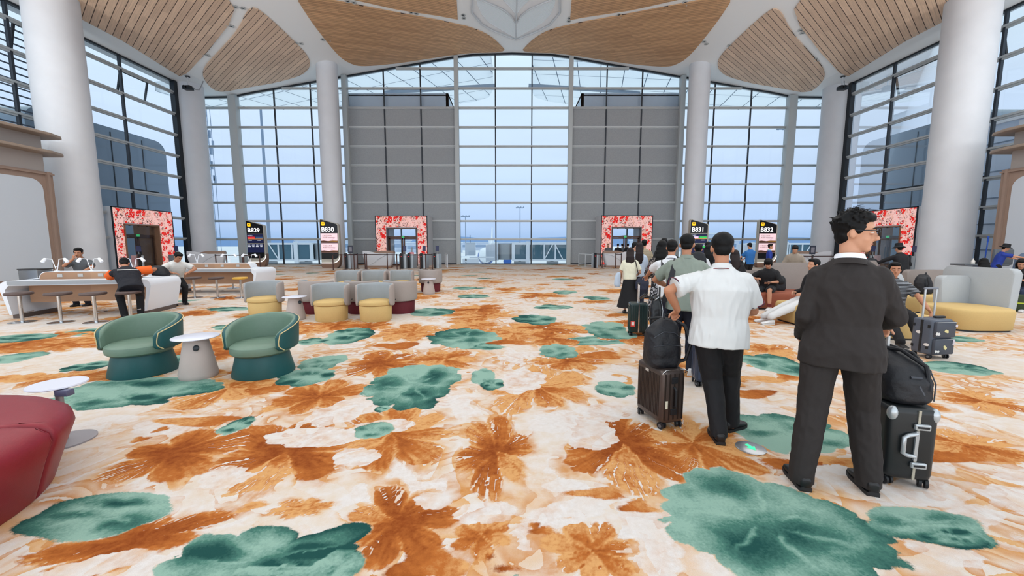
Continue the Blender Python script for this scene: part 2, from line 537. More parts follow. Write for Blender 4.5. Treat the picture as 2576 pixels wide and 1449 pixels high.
def px_floor(px, py):
    """measured picture position of a carpet motif -> its place on the floor"""
    p = math.atan(0.109); u = (px - 1288) / 1000.0; v = (724.5 - py) / 1000.0
    d = (u, math.cos(p) + v * math.sin(p), -math.sin(p) + v * math.cos(p)); t = -1.6 / d[2]
    return d[0] * t, d[1] * t


def motif(px, py, w, h):
    """centre and half sizes on the floor of a motif w x h picture points in size"""
    c = px_floor(px, py); a = px_floor(px - w / 2, py); b = px_floor(px + w / 2, py)
    f = px_floor(px, py - h / 2); g = px_floor(px, py + h / 2)
    cy = (f[1] + g[1]) / 2
    c2 = (c[0] * cy / c[1], cy)
    return c2, abs(b[0] - a[0]) / 2, abs(f[1] - g[1]) / 2


def paint_carpet(pts):
    K = Carpet(pts); rs = random.Random(11)
    # far scatter
    placed = []
    for (y0, y1, xr, n) in ((4.6, 9, 9, 95), (9, 17, 17, 150), (17, 32.4, 25, 260)):
        for k in range(n):
            c = (rs.uniform(-xr, xr), rs.uniform(y0, y1)); r = rs.uniform(0.28, 0.75)
            t = rs.random()
            if t < 0.26:
                if any(math.hypot(c[0] - q[0], c[1] - q[1]) < 1.6 for q in placed):
                    continue
                placed.append(c)
                K.leaf(c, r * rs.uniform(0.65, 1.0), r * rs.uniform(0.45, 0.75), rs.uniform(-0.4, 0.6), k + 100, rs.randint(7, 12), rs.uniform(0.45, 0.95), 0.12)
            elif t < 0.68:
                K.flower(c, r * 1.15, r * 0.85, rs.uniform(0, 6), k + 300, rs.randint(5, 8), rs.uniform(0.35, 0.8), 0.35, False, wash=rs.uniform(0.4, 0.9))
            elif t < 0.86:
                K.blot(c, r * 0.6, r * 0.3, rs.uniform(-0.4, 0.9), k + 600, rs.uniform(0.25, 0.7), False)
            else:
                K.pale(c, r * 0.7, r * 0.5, rs.uniform(0, 6), k)
    # near scatter of sand and pale petals
    for k in range(46):
        c = (rs.uniform(-6, 6), rs.uniform(1.6, 5.2)); r = rs.uniform(0.12, 0.32)
        if rs.random() < 0.5:
            K.pale(c, r, r * 0.6, rs.uniform(-0.6, 0.6), k)
        else:
            K.blot(c, r * 0.7, r * 0.35, rs.uniform(-0.5, 0.8), k, rs.uniform(0.05, 0.3), False)
    FL = ((725, 1160, 430, 230, .2, 6, .95), (985, 1105, 330, 170, .4, 8, .55), (1245, 1150, 190, 190, .2, 6, .85), (1000, 1325, 290, 190, .5, 7, .95),
          (1560, 1135, 300, 200, .1, 6, .95), (1745, 1130, 280, 150, .3, 9, .55), (435, 1150, 300, 140, .4, 5, .95), (330, 1370, 470, 150, .75, 5, .95),
          (1480, 1395, 260, 190, .1, 7, .6), (1350, 985, 260, 130, .2, 7, .5), (800, 1000, 220, 90, .3, 6, .7), (960, 920, 200, 70, .2, 6, .75),
          (560, 985, 230, 90, .5, 6, .5), (1380, 850, 180, 40, .1, 6, .6), (1120, 905, 210, 55, .1, 6, .6), (2430, 1120, 260, 90, -.5, 6, .45),
          (2250, 1010, 200, 70, -.3, 6, .5), (1930, 880, 130, 40, 0, 6, .5), (760, 1280, 170, 60, .3, 6, .35), (1210, 1350, 180, 120, 0, 6, .55),
          (2470, 1010, 190, 60, -.3, 6, .5), (150, 870, 240, 40, .2, 6, .5), (1430, 910, 160, 50, .2, 6, .65), (600, 1420, 130, 60, .2, 5, .3))
    for k, (x, y, w, h, rot, n, dp) in enumerate(FL):
        c, rx, ry = motif(x, y, w, h); K.flower(c, rx * .98, ry * .98, rot * 0.4, k + 31, n, dp, 0.36, dp > 0.6 and y > 1050)
    PA = ((870, 1035, 150, 60), (960, 1075, 120, 45), (1120, 1000, 120, 50), (790, 1100, 200, 50), (560, 1200, 130, 50), (1480, 1090, 150, 60), (1310, 960, 120, 50),
          (1420, 1290, 180, 60), (1220, 1290, 120, 60), (430, 1070, 150, 50), (2130, 1200, 160, 60), (2330, 1240, 220, 50), (1400, 1060, 150, 40), (240, 1420, 200, 60),
          (1520, 1040, 130, 50), (900, 1150, 100, 50), (1090, 1260, 90, 40), (1600, 1290, 110, 60), (2300, 1150, 120, 60), (2450, 1300, 170, 50))
    for k, (x, y, w, h) in enumerate(PA):
        c, rx, ry = motif(x, y, w, h); K.pale(c, rx, ry, 0.2, k)
    BL = ((1080, 1420, 180, 90, .55), (1365, 1335, 60, 22, .55), (1395, 1365, 34, 30, .45), (1345, 1322, 26, 18, .5), (1230, 1400, 26, 14, .8), (2400, 1300, 46, 18, .5),
          (2430, 1150, 300, 30, .5), (1600, 1275, 90, 30, .4), (1500, 1240, 140, 28, .3), (1455, 1390, 110, 70, .75), (350, 1105, 40, 14, .5), (405, 1080, 30, 14, .5),
          (610, 985, 110, 24, .8), (690, 975, 80, 24, .6), (640, 935, 100, 22, .4), (500, 1060, 200, 26, .35), (1890, 990, 130, 24, .5), (1985, 1165, 150, 26, .6),
          (1270, 1430, 60, 16, .8), (1280, 860, 100, 16, .6), (1510, 895, 110, 18, .5), (1000, 870, 100, 18, .6))
    for k, (x, y, w, h, t) in enumerate(BL):
        c, rx, ry = motif(x, y, w, h); K.blot(c, rx, ry, 0, k + 3, t, True)
    LV = ((1040, 970, 235, 105, 11, .8, .10, 1), (1925, 1350, 560, 330, 12, .62, .10, 2), (230, 1305, 320, 125, 5, .85, .05, 3), (690, 1420, 480, 220, 7, 1.0, .22, 4),
          (2340, 1325, 280, 100, 4, .6, .08, 5), (2400, 1352, 150, 60, 3, .95, .04, 6), (1985, 1093, 260, 96, 9, .55, .12, 7), (330, 990, 340, 75, 8, .85, .12, 8),
          (597, 1072, 62, 46, 3, .85, .2, 9), (940, 1083, 90, 44, 5, .45, .1, 10), (1215, 948, 55, 40, 6, .25, .1, 11), (1240, 967, 60, 28, 5, .8, .08, 12), (961, 1028, 32, 17, 3, .9, .1, 13),
          (1548, 980, 95, 38, 7, .6, .1, 14), (878, 843, 112, 40, 9, .9, .1, 15), (1168, 850, 150, 48, 11, .75, .12, 16), (1402, 884, 90, 34, 10, .5, .12, 17), (1348, 803, 105, 24, 9, .9, .1, 18),
          (815, 912, 100, 38, 7, .55, .12, 19), (772, 947, 130, 46, 6, .8, .12, 20), (1530, 832, 110, 44, 8, .55, .12, 21), (1945, 915, 150, 50, 8, .7, .12, 22), (55, 850, 130, 24, 6, .8, .1, 23),
          (470, 905, 110, 40, 6, .7, .1, 24), (700, 1440, 200, 40, 4, .3, .1, 25), (855, 1425, 120, 90, 6, .35, .08, 26), (2395, 850, 110, 22, 6, .6, .1, 27), (2420, 928, 160, 34, 6, .7, .1, 28),
          (780, 860, 70, 16, 5, .8, .1, 29), (40, 900, 100, 30, 5, .5, .1, 30), (1090, 785, 110, 18, 8, .8, .1, 31), (1385, 772, 70, 12, 7, .7, .1, 32), (1500, 750, 60, 10, 7, .6, .1, 33), (1420, 735, 60, 9, 7, .6, .1, 34),
          (1190, 745, 80, 10, 7, .6, .1, 35), (1170, 725, 60, 8, 7, .6, .1, 36), (1300, 1449, 10, 6, 3, .5, .1, 37))
    for x, y, w, h, n, dk, nt_, sd in LV:
        c, rx, ry = motif(x, y, w, h); K.leaf(c, rx * 1.05, ry * 1.05, 0.0, sd, n, dk, nt_)
    return K


def carpet_material():
    m = bpy.data.materials.new('floral_carpet'); m.use_nodes = True
    t = m.node_tree; b = t.nodes['Principled BSDF']
    b.inputs['Roughness'].default_value = 0.95; b.inputs['Specular IOR Level'].default_value = 0.1
    Nn = t.nodes.new; K = t.links.new
    a1 = Nn('ShaderNodeAttribute'); a1.attribute_name = 'motif_a'; a2 = Nn('ShaderNodeAttribute'); a2.attribute_name = 'motif_b'
    s1 = Nn('ShaderNodeSeparateColor'); s2 = Nn('ShaderNodeSeparateColor')
    K(a1.outputs['Color'], s1.inputs[0]); K(a2.outputs['Color'], s2.inputs[0])
    tcn = Nn('ShaderNodeTexCoord')

    def noise(sc, det=3, rough=0.6):
        n = Nn('ShaderNodeTexNoise'); n.inputs['Scale'].default_value = sc; n.inputs['Detail'].default_value = det; n.inputs['Roughness'].default_value = rough
        K(tcn.outputs['Object'], n.inputs['Vector']); return n.outputs['Fac']

    def math_(op, a, b_, c=None):
        n = Nn('ShaderNodeMath'); n.operation = op
        for k, v in enumerate((a, b_) + ((c,) if c is not None else ())):
            if isinstance(v, (int, float)):
                n.inputs[k].default_value = v
            else:
                K(v, n.inputs[k])
        return n.outputs[0]

    def maprange(v, a, b_, c, d, cl=True):
        n = Nn('ShaderNodeMapRange'); n.clamp = cl; K(v, n.inputs[0])
        for k, q in enumerate((a, b_, c, d)):
            n.inputs[k + 1].default_value = q
        return n.outputs[0]

    def mixc(f, a, b_):
        n = Nn('ShaderNodeMix'); n.data_type = 'RGBA'
        K(f, n.inputs[0]) if not isinstance(f, float) else setattr(n.inputs[0], 'default_value', f)
        for k, v in ((6, a), (7, b_)):
            if isinstance(v, tuple):
                n.inputs[k].default_value = (*lin(v), 1)
            else:
                K(v, n.inputs[k])
        return n.outputs[2]

    n1 = noise(55, 4); n2 = noise(9, 5); n3 = noise(420, 2); n4 = noise(24, 6, 0.7)
    wob = math_('MULTIPLY_ADD', n1, 0.03, -0.015)
    wob = math_('MULTIPLY_ADD', math_('SUBTRACT', n4, 0.5), 0.03, wob)
    sand = math_('MULTIPLY_ADD', math_('SUBTRACT', n4, 0.5), 0.7, a2.outputs['Alpha'])
    def petals(sc, k, dist):
        n = Nn('ShaderNodeTexNoise'); n.inputs['Scale'].default_value = sc; n.inputs['Detail'].default_value = 2.5; n.inputs['Distortion'].default_value = dist
        K(tcn.outputs['Object'], n.inputs['Vector'])
        return math_('FRACT', math_('MULTIPLY_ADD', n.outputs['Fac'], k, math_('MULTIPLY', math_('SUBTRACT', n1, 0.5), 0.12)), 0)
    p1 = petals(1.1, 7.0, 0.7); p2 = petals(2.3, 5.0, 1.0)
    base = mixc(maprange(n2, 0.35, 0.65, 0, 1), (206, 200, 196), (202, 188, 172))
    k1 = math_('MULTIPLY', maprange(p1, 0.2, 1.0, 0, 1), maprange(sand, 0.0, 0.5, 0.12, 0.95))
    c = mixc(k1, base, (200, 154, 100))
    k2 = math_('MULTIPLY', maprange(p2, 0.35, 1.0, 0, 1), maprange(sand, 0.05, 0.7, 0.0, 0.95))
    c = mixc(k2, c, (184, 124, 66))
    wm = maprange(math_('ADD', s1.outputs['Blue'], wob), 0.296, 0.306, 0, 1)
    wm = math_('MULTIPLY', wm, maprange(n2, 0.3, 0.65, 0.25, 0.95))
    c = mixc(wm, c, mixc(maprange(n4, 0.35, 0.65, 0, 1), (210, 207, 206), (200, 194, 190)))
    rd = math_('MULTIPLY_ADD', math_('SUBTRACT', n4, 0.5), 1.1, math_('MULTIPLY_ADD', math_('SUBTRACT', n2, 0.5), 0.7, s2.outputs['Green']))
    rc = mixc(maprange(rd, 0.0, 0.45, 0, 1), (200, 150, 96), (168, 98, 44))
    rc = mixc(maprange(rd, 0.5, 1.15, 0, 1), rc, (126, 60, 22))
    rm = maprange(math_('ADD', s1.outputs['Green'], wob), 0.292, 0.308, 0, 1)
    c = mixc(rm, c, rc)
    td = math_('MULTIPLY_ADD', math_('SUBTRACT', n1, 0.5), 0.5, s2.outputs['Red'])
    tcx = mixc(maprange(td, 0.1, 0.5, 0, 1), (132, 164, 150), (70, 114, 102))
    tcx = mixc(maprange(td, 0.45, 0.85, 0, 1), tcx, (28, 70, 66))
    tm = maprange(math_('ADD', s1.outputs['Red'], wob), 0.294, 0.306, 0, 1)
    c = mixc(tm, c, tcx)
    g = maprange(n3, 0.3, 0.7, 0.86, 1.12)
    mm = Nn('ShaderNodeMix'); mm.data_type = 'RGBA'; mm.blend_type = 'MULTIPLY'; mm.inputs[0].default_value = 1
    K(c, mm.inputs[6]); K(g, mm.inputs[7]); K(mm.outputs[2], b.inputs['Base Color'])
    bp = Nn('ShaderNodeBump'); bp.inputs['Strength'].default_value = 0.35; bp.inputs['Distance'].default_value = 0.006
    K(n3, bp.inputs['Height']); K(bp.outputs[0], b.inputs['Normal'])
    return m


def build_floor():
    pts, faces = floor_grids()
    K = paint_carpet(pts)
    n = len(pts); me = bpy.data.meshes.new('floor')
    me.vertices.add(n); co = np.zeros((n, 3), np.float32); co[:, :2] = pts
    me.vertices.foreach_set('co', co.ravel())
    nf = len(faces); me.loops.add(nf * 4); me.polygons.add(nf)
    me.loops.foreach_set('vertex_index', faces.astype(np.int32).ravel())
    me.polygons.foreach_set('loop_start', np.arange(0, nf * 4, 4, dtype=np.int32))
    me.update(calc_edges=True)
    A = me.attributes.new('motif_a', 'FLOAT_COLOR', 'POINT'); B = me.attributes.new('motif_b', 'FLOAT_COLOR', 'POINT')
    one = np.ones(n, np.float32)
    A.data.foreach_set('color', np.stack([K.teal + 0.3, K.rust + 0.3, K.white + 0.3, one], 1).astype(np.float32).ravel())
    B.data.foreach_set('color', np.stack([K.tdark, K.rdark, one, K.sand], 1).astype(np.float32).ravel())
    struct(link('floor', me, carpet_material()), 'floral carpet in sand, rust and teal')


build_floor()

# ================================================================== shell
WHITE = mat('painted_white_metal', (205, 210, 214), 0.45, noise=0.02, nscale=0.8)
COLUMN = mat('column_white', (216, 219, 223), 0.55, noise=0.03, nscale=1.2)
CEIL = mat('ceiling_white', (242, 245, 246), 0.5)
ALU = mat('aluminium_light', (186, 190, 190), 0.4, 0.2)
ALUD = mat('mullion_dark', (46, 52, 60), 0.45)
BLACKF = mat('black_frame', (30, 36, 42), 0.4)
GREYP = mat('grey_cloth_panel', (156, 160, 162), 0.8, noise=0.06, nscale=14, stretch=(1, 1, 1))
GLASS = glass_mat('facade_glass', (250, 253, 255), .04)
YB = 32.3
GX = [0, 3, 4.6, 13, 20, 21.8, 24.5]; GZ = [16.25, 16.15, 15.95, 14.55, 13.4, 13.05, 13.0]


def Hc(x):
    return float(np.interp(abs(x), GX, GZ))


# --- ceiling
def drape(poly, name, m, dz, th, parent=None, step=0.7):
    """panel with outline poly (x, y) that follows the ceiling, dz below it"""
    bm = bmesh.new()
    vs = [bm.verts.new((x, y, 0)) for x, y in poly]
    bm.faces.new(vs)
    x0 = min(p[0] for p in poly); x1 = max(p[0] for p in poly)
    x = math.ceil(x0 / step) * step
    cuts = sorted(set([round(x + step * k, 3) for k in range(int((x1 - x) / step) + 1)] + [s * g for g in GX for s in (1, -1) if x0 < s * g < x1]))
    for cx in cuts:
        bmesh.ops.bisect_plane(bm, geom=bm.verts[:] + bm.edges[:] + bm.faces[:], plane_co=(cx, 0, 0), plane_no=(1, 0, 0))
    for v in bm.verts:
        v.co.z = Hc(v.co.x) - dz
    if th:
        r_ = bmesh.ops.extrude_face_region(bm, geom=bm.faces[:])
        for v in r_['geom']:
            if isinstance(v, bmesh.types.BMVert):
                v.co.z += th
    bmesh.ops.recalc_face_normals(bm, faces=bm.faces)
    me = bpy.data.meshes.new(name); bm.to_mesh(me); bm.free()
    return link(name, me, m, parent)


def smooth_poly(p, it=2):
    for _ in range(it):
        q = []
        for i in range(len(p)):
            a, b = p[i], p[(i + 1) % len(p)]
            q += [(a[0] * .78 + b[0] * .22, a[1] * .78 + b[1] * .22), (a[0] * .22 + b[0] * .78, a[1] * .22 + b[1] * .78)]
        p = q
    return p


ceil_o = drape([(-24.6, -12), (24.6, -12), (24.6, 32.75), (-24.6, 32.75)], 'ceiling', CEIL, 0, 0.5, step=2.0)
struct(ceil_o, 'white vaulted ceiling ribs between wood panels')
P1 = [(-14.5, 16.5), (-14.58, 21.6), (-14.9, 22.84), (-16.07, 24.03), (-19.03, 26.23), (-21.5, 27.85), (-22.6, 28.44), (-22.5, 27.6), (-21.9, 23.76), (-21.9, 16.5)]
P2 = [(-13.94, 22.71), (-16.1, 24.75), (-18.3, 26.3), (-20.27, 27.66), (-21.3, 28.75), (-21.95, 30.3), (-22.1, 31.29), (-19.7, 31.4), (-17.58, 31.4), (-15.6, 31.0), (-14.6, 30.2), (-14.03, 29.18), (-13.8, 27.82), (-13.75, 24)]
P3 = [(-11.5, 22.4), (-11.8, 24.6), (-11.92, 26.01), (-12.05, 28.4), (-12.0, 29.84), (-11.6, 30.9), (-10.93, 31.31), (-8.66, 31.73), (-5.05, 31.88), (-.42, 32.1), (-.85, 31.0), (-1.35, 29.98), (-2.0, 29.1), (-2.9, 28.4), (-6.91, 25.66), (-9.34, 23.95)]
P4 = [(-9.9, 23.0), (-6.82, 25.36), (-3.5, 27.37), (-3.3, 25.44), (-3.3, 19.5), (-9.9, 19.5)]
w1 = ((226, 198, 172), (206, 178, 154)); w3 = ((216, 174, 132), (190, 150, 112))
for s, side in ((-1, 'left'), (1, 'right')):
    for nm, P, c, an, wd, lab in (('ceiling_panel', P1, w1, math.atan2(.58, -.81), .32, 'pale boards beside the %s side wall' % side),
                                  ('ceiling_panel', P2, w1, math.atan2(.58, -.81), .32, 'rounded triangle of pale boards at the %s corner' % side),
                                  ('ceiling_panel', P3, w3, math.atan2(.52, .85), .15, 'large darker wood field %s of the skylight' % side),
                                  ('ceiling_panel', P4, w3, math.atan2(.52, .85), .15, 'wood strip at the top %s of the skylight' % side)):
        k = 1 if s == -1 else -1
        poly = [(k * x + (0.25 if s == 1 else 0), y) for x, y in P]
        if P not in (P1, P4):
            poly = smooth_poly(poly, 2)
        a2_ = an if s == -1 else PI - an
        pm = planks('ceiling_boards_%d' % len(MATS), c[0], c[1], a2_, wd, 0.030 if wd > .2 else .016, 2.6, (74, 58, 48))
        o = drape(poly, 'ceiling', pm, 0.06, 0.05, step=0.5)
        struct(o, lab)

# --- skylight petals at the top centre
def pts_ce(L_):
    r_ = []
    for x, y in L_:
        p = math.atan(0.109); u = (x - 1288) / 1000.0; v = (724.5 - y) / 1000.0
        d = (u, math.cos(p) + v * math.sin(p), -math.sin(p) + v * math.cos(p)); z = 16.0
        for _ in range(40):
            t = (z - 1.6) / d[2]; z = .5 * z + .5 * Hc(d[0] * t)
        r_.append((d[0] * t, d[1] * t))
    return r_


PERF = bpy.data.materials.new('perforated_metal'); PERF.use_nodes = True
_t = PERF.node_tree; _b = _t.nodes['Principled BSDF']; _b.inputs['Roughness'].default_value = .5
_tc = _t.nodes.new('ShaderNodeTexCoord'); _mp = _t.nodes.new('ShaderNodeMapping'); _mp.inputs['Rotation'].default_value = (0, 0, R(35)); _mp.inputs['Scale'].default_value = (15, 15, 0)
_v = _t.nodes.new('ShaderNodeTexVoronoi'); _v.inputs['Scale'].default_value = 1.0; _v.inputs['Randomness'].default_value = 0.0
_rp = _t.nodes.new('ShaderNodeMapRange'); _rp.inputs[1].default_value = .34; _rp.inputs[2].default_value = .44; _rp.inputs[3].default_value = 1; _rp.inputs[4].default_value = 0
_t.links.new(_tc.outputs['Object'], _mp.inputs[0]); _t.links.new(_mp.outputs[0], _v.inputs['Vector']); _t.links.new(_v.outputs['Distance'], _rp.inputs[0])
_tr = _t.nodes.new('ShaderNodeEmission'); _tr.inputs[0].default_value = (*lin((225, 235, 242)), 1); _tr.inputs[1].default_value = .62  # glow put into the holes, standing in for daylight from above
_mx = _t.nodes.new('ShaderNodeMixShader'); _b.inputs['Base Color'].default_value = (*lin((196, 200, 204)), 1)
_t.links.new(_rp.outputs[0], _mx.inputs[0]); _t.links.new(_b.outputs[0], _mx.inputs[1]); _t.links.new(_tr.outputs[0], _mx.inputs[2])
_t.links.new(_mx.outputs[0], _t.nodes['Material Output'].inputs[0])
SKYL = thing('skylight', 'petal-shaped white skylight with perforated panels at the top of the ceiling', 'skylight', (0, 0, 0))
fr_l = [(1189, -60), (1189, 0), (1187, 28), (1194, 44), (1212, 58), (1240, 74), (1297, 96)]
mir = lambda L_: [(2596 - x, y) for x, y in L_]
drape(pts_ce(fr_l + list(reversed(mir(fr_l)))[1:]), 'frame', mat('skylight_recess', (236, 238, 240), .5), 0.03, 0.02, SKYL, 0.5)
pet = [(1197, -14), (1201, 10), (1212, 34), (1228, 52), (1250, 67), (1272, 79), (1295, 93), (1297, 70), (1296, 56), (1290, 43), (1278, 30), (1262, 20), (1236, 9), (1215, -2)]
up = [(1222, -50), (1255, -12), (1280, 12), (1297, 34), (1298, 0), (1298, -50)]
for L_ in (pet, mir(pet), up, mir(up)):
    drape(pts_ce(L_), 'perforated_panel', PERF, 0.07, 0.02, SKYL, 0.4)


def ceil_tube(L_, r, dz=0.1):
    return [(x, y, Hc(x) - dz) for x, y in pts_ce(L_)]


for L_, r in (([(1297, 95), (1298, 60), (1299, 30), (1300, 0), (1301, -50)], .05), ([(1205, -6), (1240, 9), (1266, 21), (1285, 36), (1296, 54)], .05),
              (mir([(1205, -6), (1240, 9), (1266, 21), (1285, 36), (1296, 54)]), .05), ([(1190, -40), (1187, 28), (1212, 58), (1240, 74), (1297, 97)], .06), (mir([(1190, -40), (1187, 28), (1212, 58), (1240, 74), (1297, 97)]), .06)):
    MB().tube(ceil_tube(L_, r), r, 8).build('rib', WHITE, SKYL)

# --- columns
def column(x, y, r, h, label):
    o = MB().lathe([(r, 0), (r, h)], 48).build('trim_column', COLUMN); o.location = (x, y, 0)
    o.name = 'column'; struct(o, label)
    return o


column(-21.6, 19.95, .97, 13.3, 'thick white round column at the left side wall')
column(21.75, 20.1, .97, 13.3, 'thick white round column at the right side wall')
column(-23.3, 30.15, .82, 13.3, 'white round column in the far left corner')
column(23.75, 30.5, .82, 13.3, 'white round column in the far right corner')
column(-13.4, 30.3, .72, 14.7, 'white round column left of the grey wall')
column(13.6, 30.3, .72, 14.7, 'white round column right of the grey wall')

# --- glazing
TZ = [2.04 + 1.45 * k for k in range(10)]


def ztop(x):
    return Hc(x) - 0.02


def pane_mesh(name, poly3, parent):
    me = bpy.data.meshes.new(name); me.from_pydata([tuple(p) for p in poly3], [], [tuple(range(len(poly3)))]); me.update()
    return link(name, me, GLASS, parent)


def window_back(n, x0, x1, mull, zb=0.0, label=''):
    root = bpy.data.objects.new('window_%d' % n, None); COL.objects.link(root); struct(root, label)
    xs = sorted(set([x0, x1] + [s * g for g in GX for s in (1, -1) if x0 < s * g < x1]))
    pane_mesh('pane', [(x0, YB + .05, zb), (x1, YB + .05, zb)] + [(x, YB + .05, ztop(x)) for x in reversed(xs)], root)
    for z in TZ:
        if z < zb - .01:
            continue
        # clip the bar where the roof is lower
        a, b = x0, x1
        while a < x1 and ztop(a) < z + .1: a += .1
        while b > x0 and ztop(b) < z + .1: b -= .1
        if b - a < .3:
            continue
        MB().box(((a + b) / 2, YB, z + .02), (b - a, .16, .10)).box(((a + b) / 2, YB + .02, z - .06), (b - a, .1, .06), mi=1).build('transom', [ALU, ALUD], root, False)
    for x in mull:
        MB().box((x, YB + .02, (zb + ztop(x)) / 2), (.09, .1, ztop(x) - zb)).build('mullion', ALUD, root, False)
    if zb < .1:
        MB().box(((x0 + x1) / 2, YB, .04), (x1 - x0, .16, .08)).build('bottom_rail', ALUD, root, False)
    # head trim
    mb = MB()
    for a, b in zip(xs[:-1], xs[1:]):
        mb.bar((a, YB, ztop(a) - .05), (b, YB, ztop(b) - .05), .14, .1)
    mb.build('head_rail', BLACKF, root, False)
    return root


window_back(1, -24.3, -21.9, [], 0, 'narrow glazing in the far left corner')
window_back(2, -21.3, -13.1, [-18.5, -15.65], 0, 'glazing left of the grey wall')
window_back(3, -12.75, -4.45, [-9.95, -7.1], 12.19, 'glass above the left grey wall')
window_back(4, -4.15, 4.4, [-1.3, 1.55], 0, 'tall central glazing onto the apron')
window_back(5, 4.7, 13.0, [7.35, 10.1], 12.19, 'glass above the right grey wall')
window_back(6, 13.35, 21.4, [15.75, 18.6], 0, 'glazing right of the grey wall')
window_back(7, 22.0, 24.4, [], 0, 'narrow glazing in the far right corner')
for k, (x, w, d) in enumerate(((-21.6, .6, .5), (-12.92, .36, .5), (-4.3, .32, .4), (4.55, .32, .4), (13.17, .36, .5), (21.7, .6, .5))):
    struct(MB().box((0, 0, ztop(x) / 2), (w, d, ztop(x)), bev=.015).build('trim_%d' % (k + 1), mat('post_grey', (188, 194, 194), .45)), 'pale grey facade post').location = (x, YB - .1, 0)
# ================================================================== grey cloth walls with the gate portals in them
BROWN = mat('bronze_brown', (92, 68, 58), .4, .3)
DOORW = mat('door_wood', (150, 112, 86), .5, noise=.08, nscale=6)


def grey_wall(name, x0, x1, ox0, ox1, oz, mull, lab):
    mb = MB(); top = 12.14
    mb.box(((x0 + ox0) / 2, 0, top / 2), (ox0 - x0, .1, top)).box(((ox1 + x1) / 2, 0, top / 2), (x1 - ox1, .1, top)).box(((ox0 + ox1) / 2, 0, (oz + top) / 2), (ox1 - ox0, .1, top - oz))
    w = struct(mb.build(name, GREYP, None, False), lab); w.location = (0, YB + .08, 0)
    for z in TZ[:8]:
        segs = [(x0, x1)] if z > 3.9 else [(x0, ox0 - .45), (ox1 + .45, x1)]
        mb = MB()
        for a, b in segs:
            mb.box(((a + b) / 2, -.1, z + .02), (b - a, .12, .1)).box(((a + b) / 2, -.07, z - .055), (b - a, .06, .05), mi=1)
        mb.build('transom', [mat('wall_rail', (196, 200, 200), .45), ALUD], w, False)
    for x in mull:
        MB().box((x, -.07, (3.8 + top) / 2), (.1, .07, top - 3.8)).build('mullion', ALUD, w, False)
    MB().box(((x0 + ox0) / 2, -.07, .05), (ox0 - x0, .06, .1)).box(((ox1 + x1) / 2, -.07, .05), (x1 - ox1, .06, .1)).build('skirting', ALUD, w, False)
    return w


grey_wall('wall_back_left', -12.75, -4.45, -9.65, -7.1, 2.9, (-9.95, -7.1), 'grey cloth wall with the left gate portal')
grey_wall('wall_back_right', 4.7, 13.0, 7.45, 9.95, 2.9, (7.35, 10.1), 'grey cloth wall with the right gate portal')

# --- flowered light wall
LED = bpy.data.materials.new('flower_light_wall'); LED.use_nodes = True


